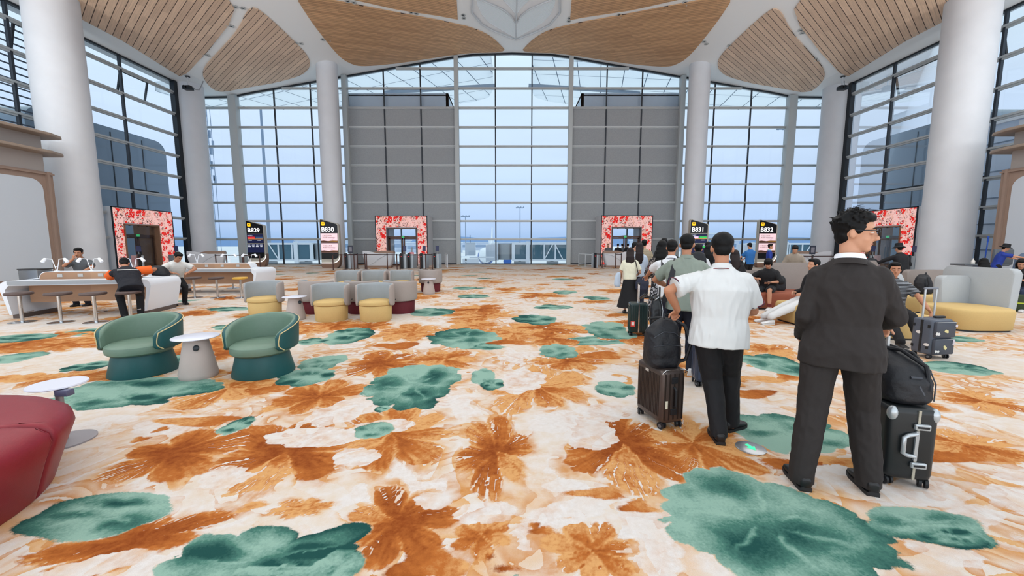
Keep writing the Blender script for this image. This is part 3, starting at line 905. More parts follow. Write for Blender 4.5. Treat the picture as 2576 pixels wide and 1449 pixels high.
def led_nodes():
    t = LED.node_tree; t.nodes.clear(); Nn = t.nodes.new; K = t.links.new
    o = Nn('ShaderNodeOutputMaterial'); e = Nn('ShaderNodeEmission'); K(e.outputs[0], o.inputs[0]); e.inputs[1].default_value = .95
    tcn = Nn('ShaderNodeTexCoord'); mp_ = Nn('ShaderNodeMapping'); K(tcn.outputs['Object'], mp_.inputs[0]); mp_.inputs['Scale'].default_value = (1, 0, 1)
    nz_ = Nn('ShaderNodeTexNoise'); nz_.inputs['Scale'].default_value = 2.2; nz_.inputs['Detail'].default_value = 4; K(mp_.outputs[0], nz_.inputs['Vector'])
    ad = Nn('ShaderNodeVectorMath'); ad.operation = 'MULTIPLY_ADD'; ad.inputs[1].default_value = (.45, .45, .45); K(nz_.outputs['Color'], ad.inputs[0]); K(mp_.outputs[0], ad.inputs[2])

    def vor(sc, feat='F1'):
        v = Nn('ShaderNodeTexVoronoi'); v.feature = feat; v.inputs['Scale'].default_value = sc; K(ad.outputs[0], v.inputs['Vector']); return v

    def rngm(s, a, b, c=0, d=1):
        m_ = Nn('ShaderNodeMapRange'); K(s, m_.inputs[0])
        for k, v in enumerate((a, b, c, d)): m_.inputs[k + 1].default_value = v
        return m_.outputs[0]

    def mixc(f, a, b):
        n = Nn('ShaderNodeMix'); n.data_type = 'RGBA'; K(f, n.inputs[0])
        for k, v in ((6, a), (7, b)):
            if isinstance(v, tuple): n.inputs[k].default_value = (*lin(v), 1)
            else: K(v, n.inputs[k])
        return n.outputs[2]

    def mul(a, b):
        n = Nn('ShaderNodeMath'); n.operation = 'MULTIPLY'; K(a, n.inputs[0]); K(b, n.inputs[1]); return n.outputs[0]

    big = Nn('ShaderNodeTexNoise'); big.inputs['Scale'].default_value = 1.1; K(mp_.outputs[0], big.inputs['Vector'])
    gr = Nn('ShaderNodeTexNoise'); gr.inputs['Scale'].default_value = 7; gr.inputs['Detail'].default_value = 3; gr.inputs['Distortion'].default_value = 1.5; K(mp_.outputs[0], gr.inputs['Vector'])
    c = mixc(mul(rngm(gr.outputs['Fac'], .54, .57), rngm(big.outputs['Fac'], .40, .52)), (246, 196, 190), (104, 78, 74))
    br = vor(1.1, 'DISTANCE_TO_EDGE'); c = mixc(mul(rngm(br.outputs['Distance'], .035, .015), rngm(big.outputs['Fac'], .38, .5)), c, (236, 178, 160))
    fl_ = vor(2.4); f2 = vor(8.0); f3 = vor(5.0)
    sel = Nn('ShaderNodeSeparateColor'); K(fl_.outputs['Color'], sel.inputs[0]); sel3 = Nn('ShaderNodeSeparateColor'); K(f3.outputs['Color'], sel3.inputs[0])
    pet = mul(mul(rngm(fl_.outputs['Distance'], .50, .44), rngm(f2.outputs['Distance'], .62, .55)), rngm(sel.outputs[0], .16, .18))
    sh = mixc(rngm(f2.outputs['Distance'], .1, .6), (250, 64, 56), (196, 10, 24))
    c = mixc(pet, c, sh)
    pet3 = mul(mul(rngm(f3.outputs['Distance'], .44, .38), rngm(f2.outputs['Distance'], .55, .5)), rngm(sel3.outputs[1], .50, .52))
    c = mixc(pet3, c, sh); K(c, e.inputs[0])


led_nodes()


def portal(n, loc, rz, W_, H_, D_, ow0, ow1, oh, lab, panes=True):
    """front face at y=0 looking to -y, centred on x"""
    t = thing('gate_portal', lab, 'gateway', loc, rz, None)
    SUR = mat('portal_white', (206, 208, 212), .4)
    mb = MB()
    for x0, x1 in ((-W_ / 2, ow0), (ow1, W_ / 2)):
        mb.box(((x0 + x1) / 2, D_ / 2 + .02, H_ / 2), (x1 - x0, D_ - .04, H_))
    mb.box(((ow0 + ow1) / 2, D_ / 2 + .02, (oh + H_) / 2), (ow1 - ow0, D_ - .04, H_ - oh))
    mb.build('surround', SUR, t, False)
    mb = MB(); q = .06
    for x0, x1, z0, z1 in ((-W_ / 2 + q, ow0 - .06, .12, H_ - q), (ow1 + .06, W_ / 2 - q, .12, H_ - q), (ow0 - .06, ow1 + .06, oh + .06, H_ - q)):
        mb.box(((x0 + x1) / 2, 0, (z0 + z1) / 2), (x1 - x0, .03, z1 - z0))
    mb.build('light_screen', LED, t, False)
    mb = MB()
    for x in (-W_ / 2 + .03, W_ / 2 - .03):
        mb.box((x, -.005, H_ / 2), (.06, .05, H_))
    mb.box((0, -.005, H_ - .03), (W_, .05, .06))
    mb.build('bezel', BLACKF, t, False)
    mb = MB()
    for x in (ow0 + .02, ow1 - .02):
        mb.box((x, .22, oh / 2), (.06, .5, oh))
    mb.box(((ow0 + ow1) / 2, .22, oh - .02), (ow1 - ow0, .5, .06))
    mb.build('door_frame', DOORW if D_ < 1 else BROWN, t, False)
    dz = oh * .74; dy = .42; xm = (ow0 + ow1) / 2
    mb = MB()
    mb.plate([(ow0, dz), (xm - .5, dz), (xm - .3, dz - .04), (xm + .3, dz - .04), (xm + .5, dz), (ow1, dz), (ow1, dz + .12), (xm + .5, dz + .12), (xm, dz + .17), (xm - .5, dz + .12), (ow0, dz + .12)], (0, dy + .05, 0), (1, 0, 0), (0, 0, 1), .1)
    mb.build('door_header', BROWN, t, False)
    MB().box((xm, dy - .08, dz + .07), (.2, .04, .14)).build('exit_sign', mat('exit_green', (40, 150, 90), .4, emit=(70, 190, 120), es=.6), t, False)
    for s in (-1, 1):
        x0, x1 = (ow0 + .04, xm - .02) if s < 0 else (xm + .02, ow1 - .04)
        lf = MB()
        for x in (x0 + .05, x1 - .05):
            lf.box((x, dy, dz / 2), (.1, .06, dz - .04))
        lf.box(((x0 + x1) / 2, dy, .06), (x1 - x0, .06, .12)).box(((x0 + x1) / 2, dy, dz - .06), (x1 - x0, .06, .1))
        lf = lf.build('door_leaf', BROWN, t, False)
        link('pane', bpy.data.meshes.new('pane'), GLASS, lf).data.from_pydata([(x0 + .1, dy, .12), (x1 - .1, dy, .12), (x1 - .1, dy, dz - .1), (x0 + .1, dy, dz - .1)], [], [(0, 1, 2, 3)])
        MB().tube([(xm + s * .1, dy - .08, dz * .35), (xm + s * .1, dy - .08, dz * .72)], .02, 8).build('handle', BLACKF, lf)
    for k in range(3):
        MB().lathe([(.0, -.09), (.05, -.08), (.05, 0)], 12, (xm + (k - 1) * .6, .25, oh)).build('spotlight', BLACKF, t)
    if D_ < 1:
        for x in (ow0 - .02, ow1 + .02):
            MB().box((x, 1.1, oh / 2), (.1, 1.2, oh)).build('lining', DOORW, t, False)
    return t


portal(1, (-8.36, 30.35, 0), 0, 3.95, 3.78, 1.95, -1.13, 1.16, 2.86, 'left of two flower-lit gate portals in the back wall')
portal(2, (8.68, 30.35, 0), 0, 3.9, 3.8, 1.95, -1.12, 1.1, 2.9, 'right of two flower-lit gate portals in the back wall')
portal(3, (-23.45, 25.7, 0), R(90), 4.2, 3.85, .6, -1.4, 1.0, 2.85, 'flower-lit gate portal in the left side wall behind the column')
portal(4, (23.85, 25.75, 0), R(-90), 4.1, 3.85, .6, -1.2, 1.1, 2.75, 'flower-lit gate portal in the right side wall beside the column')

# --- side walls of glass


def side_wall(n, X, s, y0, y1, mull, zt, lab, post):
    root = bpy.data.objects.new('window_%d' % n, None); COL.objects.link(root); struct(root, lab)
    pane_mesh('pane', [(X, y0, 0), (X, y1, 0), (X, y1, zt), (X, y0, zt)], root)
    for z in TZ[:8]:
        segs = [(y0, y1)] if z > 3.9 else [(y0, 23.5), (27.9, y1)]
        mb = MB()
        for a, b in segs:
            mb.box((X + s * .05, (a + b) / 2, z + .02), (.2, b - a, .1)).box((X + s * .02, (a + b) / 2, z - .07), (.12, b - a, .1), mi=1)
        mb.build('transom', [ALU, ALUD], root, False)
    for y in mull:
        MB().box((X + s * .02, y, zt / 2 + (1.95 if 23.5 < y < 27.9 else 0)), (.14, .11, zt - (3.9 if 23.5 < y < 27.9 else 0))).build('mullion', ALUD, root, False)
    MB().box((X, (y0 + y1) / 2, .05), (.2, y1 - y0, .1)).build('bottom_rail', ALUD, root, False)
    MB().box((X, (y0 + y1) / 2, zt - .05), (.2, y1 - y0, .1)).build('head_rail', BLACKF, root, False)
    MB().box((X + s * .04, post, zt / 2), (.3, .85, zt)).build('post', BLACKF, root, False)
    return root


wl = side_wall(8, -23.75, 1, 4, 29.9, (25.35, 22.3, 19.9, 16.9, 14, 11), 13.0, 'glass wall on the left with louvres outside', 29.5)
wr = side_wall(9, 24.15, -1, 4, 30.2, (26.4, 23.55, 20.7, 17.85, 15, 12), 13.0, 'glass wall on the right', 29.85)
for root, X, s, ys in ((wl, -23.75, -1, ((20.2, 22.3), (25.4, 27.2))), (wr, 24.15, 1, ((23.6, 26.3), (20.8, 23.4)))):
    for a, b in ys:
        z0, z1 = (10.84, 12.1)
        mb = MB(); of = .32
        for (p, q) in (((X + s * .02, a, z1), (X + s * .02, b, z1)), ((X + s * of, a, z0), (X + s * of, b, z0)), ((X + s * .02, a, z1), (X + s * of, a, z0)), ((X + s * .02, b, z1), (X + s * of, b, z0))):
            mb.bar(p, q, .09, .09)
        mb.bar((X, b - .25, z0 + .15), (X + s * of, b - .1, z0 + .02), .03, .03)
        mb.build('vent_sash', BLACKF, root, False)
        MB().box((X - s * .04, (a + b) / 2, 4.94 + .09), (.12, b - a, .14)).build('sash_rail', BLACKF, root, False)
window_l = [(10, -24.45, 29.95, 32.3), (11, 24.6, 30.2, 32.3)]
for n, X, a, b in window_l:
    root = bpy.data.objects.new('window_%d' % n, None); COL.objects.link(root); struct(root, 'corner return glazing')
    pane_mesh('pane', [(X, a, 0), (X, b, 0), (X, b, 13), (X, a, 13)], root)
    for z in TZ[:8]:
        MB().box((X, (a + b) / 2, z), (.16, b - a, .14)).build('transom', ALU, root, False)
    MB().box((X, 31.5, 6.5), (.1, .1, 13)).build('mullion', ALUD, root, False)
    MB().box((X * .985, a - .02, 6.5), (.9, .12, 13)).build('jamb', BLACKF, root, False)
struct(MB().box((-23.2, 15, 13.55), (2.6, 36, 1.0)).build('trim_7', CEIL), 'white soffit along the left glass wall')
struct(MB().box((23.35, 15, 13.55), (2.3, 36, 1.0)).build('trim_8', CEIL), 'white soffit along the right glass wall')
# sun louvres outside the left wall
for k in range(33):
    o = MB().box((0, 0, 0), (.10, 12.0, .045)).build('louvre', mat('louvre_grey', (98, 108, 122), .5), None, False)
    o.location = (-24.6, 16.3, 1.3 + .35 * k)
    tag(o, 'long grey sun louvre outside the left glass wall', 'louvre', 'sun louvres outside the left glass wall')

# ================================================================== outdoors
APR = mat('apron_concrete', (238, 240, 242), .9, noise=.05, nscale=.03)
ap = MB().box((0, 640, -4.3), (4000, 1300, .2)).build('ground', APR, None, False); struct(ap, 'bright concrete apron')
HB = mat('gate_box_grey', (176, 188, 200), .35, spec=.6)
for k, (x0, x1, lab) in enumerate(((-13.0, -5.0, 'left'), (5.45, 13.4, 'right'))):
    mb = MB(); d = 5.2; y0 = YB + .35
    mb.box((x0 + .1, y0 + d / 2, 4.6), (.2, d, 17.6)).box((x1 - .1, y0 + d / 2, 4.6), (.2, d, 17.6)).box(((x0 + x1) / 2, y0 + d / 2, 13.3), (x1 - x0, d, .2))
    mb.box(((x0 + x1) / 2, y0 + d - .1, 8.4), (x1 - x0, .2, 9.8)).box(((x0 + x1) / 2, y0 + d / 2, 4.3), (x1 - x0, d, .15)).box(((x0 + x1) / 2, y0 + d / 2, -.1), (x1 - x0, d, .2))
    mb.box(((x0 + x1) / 2, y0 + .1, 8.85), (x1 - x0, .2, 8.9))
    struct(mb.build('wall_gate_%s' % lab, HB, None, False), 'outer box of the %s gate behind the grey wall' % lab)
    for x in np.linspace(x0 + 1.2, x1 - 1.2, 5):
        struct(MB().box((0, 0, 1.7), (.12, .15, 3.4)).build('trim_%d' % (20 + k), ALU, None, False)).location = (x, y0 + d - .1, 0)
for s, x, y0, y1, lab in ((-1, -31.5, 24, 33.5, 'left'), (1, 31.8, 24.5, 33.5, 'right')):
    mb = MB(); mb.plate(rrect(y1 - y0, 13.8, .9, 5, (y0 + y1) / 2, 2.9), (-3.2, 0, 0), (0, 1, 0), (0, 0, 1), 6.4)
    o = struct(mb.build('wall_side_gate_%s' % lab, mat('side_box_grey', (118, 134, 150), .25, spec=.6), None, True, 30), 'dark grey gate box outside the %s glass wall' % lab); o.location = (x, 0, 0)
    for y in (26.5, 29, 31.4):
        MB().box((-s * 3.22, y, 3), (.03, .05, 13)).build('joint', BLACKF, o, False)
t29 = text('door_number', '29', .62, (-28.28, 24.75, 2.3), (R(90), 0, R(-90)), mat('number_white', (235, 238, 240), .5, emit=(235, 238, 240), es=.3))
tag(t29, 'white number seen reversed on the grey gate box outside', 'number')
# canopies outside, above the glass
CAN = bpy.data.materials.new('canopy_panels'); CAN.use_nodes = True
_t = CAN.node_tree; _b = _t.nodes['Principled BSDF']; _b.inputs['Roughness'].default_value = .5
_br = _t.nodes.new('ShaderNodeTexBrick'); _br.offset = 0; _br.inputs['Scale'].default_value = 1; _br.inputs['Brick Width'].default_value = 1.9; _br.inputs['Row Height'].default_value = 3.1
_br.inputs['Mortar Size'].default_value = .035; _br.inputs['Color1'].default_value = (*lin((250, 252, 254)), 1); _br.inputs['Color2'].default_value = (*lin((246, 249, 253)), 1); _br.inputs['Mortar'].default_value = (*lin((96, 108, 124)), 1)
_tc = _t.nodes.new('ShaderNodeTexCoord'); _mp = _t.nodes.new('ShaderNodeMapping'); _mp.inputs['Rotation'].default_value = (0, 0, R(12))
_t.links.new(_tc.outputs['Object'], _mp.inputs[0]); _t.links.new(_mp.outputs[0], _br.inputs['Vector']); _t.links.new(_br.outputs['Color'], _b.inputs['Base Color'])
_tl = _t.nodes.new('ShaderNodeBsdfTranslucent'); _ms = _t.nodes.new('ShaderNodeMixShader'); _ms.inputs[0].default_value = .95
_t.links.new(_br.outputs['Color'], _tl.inputs[0]); _t.links.new(_b.outputs[0], _ms.inputs[1]); _t.links.new(_tl.outputs[0], _ms.inputs[2]); _t.links.new(_ms.outputs[0], _t.nodes['Material Output'].inputs[0])
for s, lab in ((-1, 'left'), (1, 'right')):
    poly = [(s * x, y) for x, y in ((1.75, 32.7), (1.75, 38), (1.9, 42), (2.5, 44.6), (4.0, 46.0), (6, 46.4), (14, 44.5), (22, 41), (28, 37.5), (28, 32.7))]
    mb = MB(); mb.prism(poly, 0, .7)
    o = mb.build('canopy', CAN, None, True, 30)
    for v in o.data.vertices:
        v.co.z += 16.6 + (v.co.y - 33) * .06 - max(0, abs(v.co.x) - 5) * .13
    tag(o, 'white panelled roof canopy outside above the %s half of the glass' % lab, 'canopy')
    MB().bar((s * 1.6, 40.0, 16.75), (s * 12, 39.0, 15.8), .25, .3).build('gutter', mat('gutter_grey', (140, 152, 166), .5), o, False)

# apron equipment
JB = mat('bridge_white', (226, 230, 236), .5); JG = mat('bridge_glass', (70, 104, 118), .15, spec=.8); JC = mat('bridge_grey', (150, 156, 160), .45, .3)


def jet_bridge(loc, rz, lab, flip=1):
    t = thing('jet_bridge', lab, 'jet bridge', loc, rz, None)
    f = flip
    MB().lathe([(1.15, 0), (1.15, 2.5)], 28, (-1.0 * f, 0, -.7)).build('rotunda', JC, t)
    MB().box((4.4 * f, 0, .5), (8.4, 2.2, 2.2)).build('tunnel_glass', JG, t, False)
    mb = MB()
    for z in (-.75, 1.75):
        mb.box((4.4 * f, 0, z), (8.8, 2.5, .28))
    for x in (.2, 2.3, 3.0, 4.9, 6.6, 8.4):
        mb.box((x * f, -1.16, .5), (.2 if x > .3 else .5, .12, 2.4)).box((x * f, 1.16, .5), (.2, .12, 2.4))
    for a, b in ((4.9, 6.2), (7.8, 6.5)):
        mb.bar((a * f, -1.2, -.7), (b * f, -1.2, 1.7), .12, .14)
    mb.box((2.4 * f, -1.25, .3), (.55, .3, 3.6))
    mb.build('tunnel_frame', JB, t, False)
    mb = MB()
    rings = []
    for k in range(9):
        q = k / 8; rings.append([Vector((-2.1 * f - 1.9 * f * q, y * (1 - .05 * (k % 2)), z * (1 - .05 * (k % 2)) + .5 - .25 * q)) for y, z in ((-1.2, -1.3), (1.2, -1.3), (1.2, 1.3), (.4, 1.5), (-.4, 1.5), (-1.2, 1.3))])
    mb.loft(rings); mb.build('cab_bellows', mat('bellows_grey', (196, 202, 212), .7), t, False)
    mb = MB()
    for x in (1.2, 6.2):
        MB().box((x * f, 0, -2.4), (.4, 1.6, 3.4)).box((x * f, -.9, -1.2), (1.8, .3, .5)).build('support', JC, t, False)
    pass
    for x in (.8, 1.6):
        MB().lathe([(.5, -.2), (.5, .2)], 16).build('wheel', BLACKF, t).matrix_local = Matrix.Translation((x * f, -.9, -3.7)) @ Matrix.Rotation(R(90), 4, 'X')
    return t


jet_bridge((0, 62, 0), 0, 'jet bridge seen through the central glazing')
jet_bridge((-30.5, 62, 0), R(8), 'jet bridge seen through the glass right of gate sign B829', -1)
jet_bridge((42, 66, 0), R(-6), 'jet bridge seen through the right glazing by the queue')
p = thing('stand_marker', 'pale concrete stand marker with 831 in front of the jet bridge', 'sign', (-6.0, 58, 0))
MB().box((0, 0, -2.4), (2.3, 1.0, 4.0)).box((1.6, .3, -.25), (3.6, .3, .2)).build('block', JB, p, False)
text('number', '8\n3\n1', .55, (-.8, -.52, -.75), (R(90), 0, 0), mat('marker_black', (30, 34, 40), .6), p)
MB().box((-.2, 1.5, .95), (1.5, .9, 1.9)).build('signal_box', mat('signal_grey', (190, 200, 212), .5), p, False)
MB().tube([(-.2, 1.2, 0), (-.2, 1.2, 3.0)], .05, 8).build('pole', BLACKF, p)
pl = thing('airplane', 'white parked airplane with blue stripe beyond the jet bridge', 'airplane', (-6.2, 92, -1.0), 0)
PW = mat('plane_white', (238, 242, 246), .35)
rings = []
for q, r in ((0, .1), (.6, .9), (1.8, 1.6), (4, 2.0), (22, 2.0), (30, 1.0), (34, .25)):
    rings.append([Vector((r * math.cos(2 * PI * k / 24), q, r * math.sin(2 * PI * k / 24) + (.0 if q < 22 else (q - 22) * .06))) for k in range(24)])
MB().loft(rings).build('fuselage', PW, pl)
MB().plate([(26, 1.5), (33, 8.0), (35, 8.0), (34, 1.0)], (-.15, 0, 0), (0, 1, 0), (0, 0, 1), .3).build('tail_fin', PW, pl, False)
MB().plate([(2, 12), (2, 18), (16, 22), (16, 20)], (0, 0, -.8), (1, 0, 0), (0, 1, 0), .3).plate([(-2, 12), (-2, 18), (-16, 22), (-16, 20)], (0, 0, -.8), (1, 0, 0), (0, 1, 0), .3).build('wing', PW, pl, False)
MB().lathe([(1.0, 0), (1.1, 1), (.9, 3)], 20).build('engine', mat('plane_blue', (52, 100, 180), .4), pl).matrix_local = Matrix.Translation((5, 12, -1.8)) @ Matrix.Rotation(R(-90), 4, 'X')
MB().lathe([(1.75, 0), (2.03, 1.2)], 24, caps=False).build('nose_stripe', mat('plane_blue'), pl).matrix_local = Matrix.Translation((0, 2.4, -.15)) @ Matrix.Rotation(R(-90), 4, 'X') @ Matrix.Scale(1.0, 4)
for x, y, lab, c in ((-75, 150, 'small parked airplane with red tail far off behind gate sign B830', (206, 50, 52)), (14, 260, 'distant white parked airplane beyond the central jet bridge', (230, 236, 242)), (70, 230, 'distant parked airplane right of the central glazing', (90, 120, 170))):
    a = thing('airplane', lab, 'airplane', (x, y, -1.6), R(70))
    MB().loft([[Vector((r * math.cos(2 * PI * k / 12), q, r * math.sin(2 * PI * k / 12))) for k in range(12)] for q, r in ((0, .3), (3, 1.8), (22, 1.8), (31, .3))]).build('fuselage', PW, a)
    MB().plate([(24, 1.5), (29, 7), (32, 7), (31, 1.0)], (-.15, 0, 0), (0, 1, 0), (0, 0, 1), .3).build('tail_fin', mat('tail_%d' % x, c, .5), a, False)
    MB().plate([(-14, 18), (0, 10), (14, 18), (14, 20), (0, 16), (-14, 20)], (0, 0, -.6), (1, 0, 0), (0, 1, 0), .3).build('wing', PW, a, False)
MST = mat('mast_grey', (138, 154, 176), .5)


def flood_mast(x, y, h, lab, w=.3):
    t = thing('floodlight_mast', lab, 'mast', (x, y, -4.2))
    MB().tube([(0, 0, 0), (0, 0, h)], [w, w * .6], 10).build('pole', MST, t)
    mb = MB()
    for k in range(6):
        mb.box((-1.8 + .72 * k, 0, h + .25 * (k % 2)), (.6, .5, .5), rot=Euler((R(-25), 0, 0)).to_matrix())
    mb.box((0, 0, h - .2), (4.2, .2, .15)); mb.build('lamp_cluster', MST, t, False)


flood_mast(-48.5, 80, 32.5, 'tall floodlight mast seen above gate sign B829', .34)
flood_mast(71.5, 108, 36, 'floodlight mast beyond the right glazing', .3)
flood_mast(-22, 190, 19, 'thin floodlight mast left of the white tail fin')
flood_mast(4, 200, 24, 'thin floodlight mast near the middle of the central glazing')
flood_mast(28, 190, 19, 'thin floodlight mast at the edge of the central glazing')
tw = thing('lattice_tower', 'lattice antenna tower seen through the narrow left glazing', 'tower', (-66.5, 90, -4.2))
mb = MB()
for sx in (-.6, .6):
    for sy in (-.6, .6):
        mb.tube([(sx, sy, 0), (sx * .8, sy * .8, 38)], .07, 6)
for k in range(26):
    z = 1.4 * k; s_ = 1 if k % 2 else -1
    mb.bar((-.6 * s_, -.55, z), (.6 * s_, -.55, z + 1.4), .06, .06).bar((-.6, -.55, z), (.6, -.55, z), .06, .06)
mb.build('lattice', MST, tw, False)
rs_ = random.Random(4)
for k in range(16):
    MB().box((rs_.choice((-1, 1)) * rs_.uniform(.6, 1.3), -.3, rs_.uniform(17, 38)), (.35, .3, rs_.uniform(.8, 2.0))).build('antenna', MST, tw, False)
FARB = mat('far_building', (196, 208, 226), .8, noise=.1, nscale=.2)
for k, (x, y, w, h, lab) in enumerate(((-130, 330, 90, 9, 'low pale hangar far left on the horizon'), (-58, 300, 40, 7, 'low pale terminal pier beyond gate sign B830'), (20, 420, 160, 8, 'long pale terminal on the horizon behind the central jet bridge'),
                                       (150, 350, 90, 9, 'low pale terminal on the horizon behind the queue'), (112, 240, 14, 12, 'small pale block on the horizon near gate sign B832'))):
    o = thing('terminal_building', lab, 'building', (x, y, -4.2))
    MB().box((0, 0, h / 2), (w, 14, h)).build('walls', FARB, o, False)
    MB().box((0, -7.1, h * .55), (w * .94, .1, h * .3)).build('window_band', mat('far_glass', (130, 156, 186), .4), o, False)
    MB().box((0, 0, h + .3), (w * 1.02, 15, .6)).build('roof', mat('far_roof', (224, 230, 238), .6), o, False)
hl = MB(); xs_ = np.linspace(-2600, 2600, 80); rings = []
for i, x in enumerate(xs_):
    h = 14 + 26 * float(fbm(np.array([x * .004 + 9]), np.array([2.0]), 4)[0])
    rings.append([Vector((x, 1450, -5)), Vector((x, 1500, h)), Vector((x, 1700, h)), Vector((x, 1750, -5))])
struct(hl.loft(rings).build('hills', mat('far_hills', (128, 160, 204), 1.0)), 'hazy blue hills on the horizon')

for s, x, y0, y1, h, lab in ((-1, -32.2, 8, 23.7, 8.0, 'pale blue panelled annex outside the left glass wall'), (1, 32.4, 8, 24.2, 8.5, 'pale blue panelled annex outside the right glass wall')):
    o = thing('annex_building', lab, 'building', (x, (y0 + y1) / 2, -4.2))
    MB().box((0, 0, h / 2 + 2.1), (9, y1 - y0, h + 4.2)).build('walls', mat('annex_blue', (206, 222, 242), .5), o, False)
    for z in (5.5, 7.0, 8.5, 10.0, 11.6):
        if z < h + 4:
            MB().box((-s * 4.52, 0, z), (.06, y1 - y0, .06)).build('joint', mat('annex_joint', (128, 146, 168), .5), o, False)
    for k in range(5):
        MB().box((-s * 4.53, (k - 2) * 3.2, h / 2 + 2.1), (.06, .35, h + 4)).build('pilaster', mat('annex_white', (236, 240, 246), .5), o, False)
    MB().box((0, 0, h + 4.3), (9.4, y1 - y0 + .4, .3)).build('roof_edge', mat('annex_white'), o, False)
# ================================================================== furniture
GREYI = mat('chair_grey_inner', (150, 156, 160), .5, noise=.02, bump=.05, bscale=150)
TAUPE = mat('taupe_fabric', (158, 148, 142), .75, noise=.03, nscale=60, bump=.06, bscale=200)
YEL = mat('mustard_fabric', (196, 166, 108), .75, noise=.03, nscale=60, bump=.06, bscale=200)
MAR = mat('maroon_fabric', (100, 28, 38), .7, noise=.05, nscale=60)
TEALD = mat('dark_teal_leather', (22, 76, 78), .5, noise=.03, nscale=40, bump=.05, bscale=160)
SAGE = mat('sage_leather', (98, 122, 106), .45, noise=.03, nscale=30, bump=.05, bscale=160)
PIPE = mat('cream_piping', (196, 178, 130), .5)
CHROME = mat('chrome_steel', (200, 202, 204), .18, 1.0)
CONE = mat('cone_table_taupe', (176, 164, 158), .6, bump=.05, bscale=120)
TOPW = mat('table_top_lilac', (206, 208, 220), .35)
MAROONL = mat('maroon_leather', (128, 26, 40), .42, noise=.04, nscale=20, bump=.06, bscale=140)
SOLID = mat('solid_surface_white', (222, 226, 232), .3)
SOLIDG = mat('solid_edge_grey', (150, 154, 158), .5)
WOODT = planks('counter_wood', (166, 130, 102), (150, 116, 92), 0, .5, 0.0, 4.0)
STOOLB = mat('stool_brown_leather', (84, 68, 64), .5, bump=.04, bscale=90)
STOOLY = mat('stool_yellow_leather', (206, 160, 58), .45)


def shell_mesh(R0, th, a0, a1, zlo, zhi, n=36, k=10, flare=0.0, lean=0.0, sx=1.0):
    """curved wrap back: angle a (0 = straight behind, +-a1 the ends); zlo/zhi give the lower and upper rim"""
    rings = []
    for i in range(n + 1):
        a = a0 + (a1 - a0) * i / n
        q = abs(a) / max(abs(a0), abs(a1))
        # closing at the ends
        e = math.sqrt(max(0.0, 1 - max(0, (q - .90) / .10) ** 2)) if q > .90 else 1.0
        e = max(e, .12)
        lo, hi = zlo(q), zhi(q); mid = (lo + hi) / 2; hh = (hi - lo) / 2 * (0.55 + .45 * e); t = th / 2 * e
        ring = []
        for j in range(2 * k):
            b = 2 * PI * j / (2 * k)
            cx, cz = math.cos(b), math.sin(b)
            # superellipse cross section
            px = math.copysign(abs(cx) ** .55, cx) * t
            pz = math.copysign(abs(cz) ** .35, cz) * hh
            r_ = R0 + px + flare * (mid + pz) + lean * ((mid + pz) - lo)
            ring.append(Vector((math.sin(a) * r_ * sx, math.cos(a) * r_, mid + pz)))
        rings.append(ring)
    return rings


def two_tone(me, m0, m1, center=(0, 0)):
    """inner faces get slot 0, outer faces slot 1"""
    for p in me.polygons:
        c = p.center; n = p.normal
        d = c.x * n.x + c.y * n.y
        p.material_index = 1 if d > 0.004 else 0


def tub_chair(name, label, base_m, group, loc, rz):
    t = thing(name, label, 'chair', loc, rz, group)
    MB().lathe([(.315, 0), (.32, .012), (.335, .31), (.325, .325), (.0, .326)], 40).build('base', base_m, t)
    MB().lathe([(.0, .326), (.325, .328), (.345, .345), (.347, .385), (.335, .41), (.25, .43), (0, .436)], 40).build('seat', base_m, t)
    mb = MB(); mb.loft(shell_mesh(.365, .07, R(-118), R(118), lambda q: .30 + .05 * max(0, q - .6), lambda q: .775 - .02 * q))
    o = mb.build('backrest', [GREYI, TAUPE], t); two_tone(o.data, 0, 1)
    MB().box((.40, .12, .42), (.02, .05, .012)).build('seam_tab', BLACKF, t, False)
    return t


# the chair opens towards local -y
ch = tub_chair('tub_chair', 'grey wrap-back tub chair on mustard base, leftmost of the near cluster', YEL, 'tub chairs in the middle', (-5.60, 8.92, 0), R(8))
for (x, y, rz, lab) in ((-3.87, 8.42, R(6), 'grey wrap-back tub chair on mustard base, right of the cone table in the near cluster'),
                        (-2.92, 8.42, R(5), 'grey wrap-back tub chair on mustard base, rightmost of the near cluster'),
                        (-5.27, 12.75, R(6), 'grey wrap-back tub chair on mustard base, leftmost of the far cluster'),
                        (-4.43, 12.75, R(6), 'grey wrap-back tub chair on mustard base, middle of the far cluster'),
                        (-3.58, 12.85, R(5), 'grey wrap-back tub chair on mustard base, rightmost of the far cluster')):
    dup(ch, (x, y, 0), rz, lab)
cm = tub_chair('tub_chair', 'taupe tub chair on maroon base turned away, behind the cone table of the near cluster', MAR, 'tub chairs in the middle', (-4.62, 9.36, 0), R(172))
for (x, y, rz, lab) in ((-3.56, 9.36, R(174), 'taupe tub chair on maroon base turned away, middle of the near back row'),
                        (-2.66, 9.4, R(168), 'taupe tub chair on maroon base turned away, right end of the near back row'),
                        (-4.85, 13.65, R(172), 'taupe tub chair on maroon base turned away, left end of the far back row'),
                        (-4.02, 13.65, R(174), 'taupe tub chair on maroon base turned away, middle of the far back row'),
                        (-2.80, 13.62, R(170), 'taupe tub chair on maroon base turned away, beside the far cone table')):
    dup(cm, (x, y, 0), rz, lab)


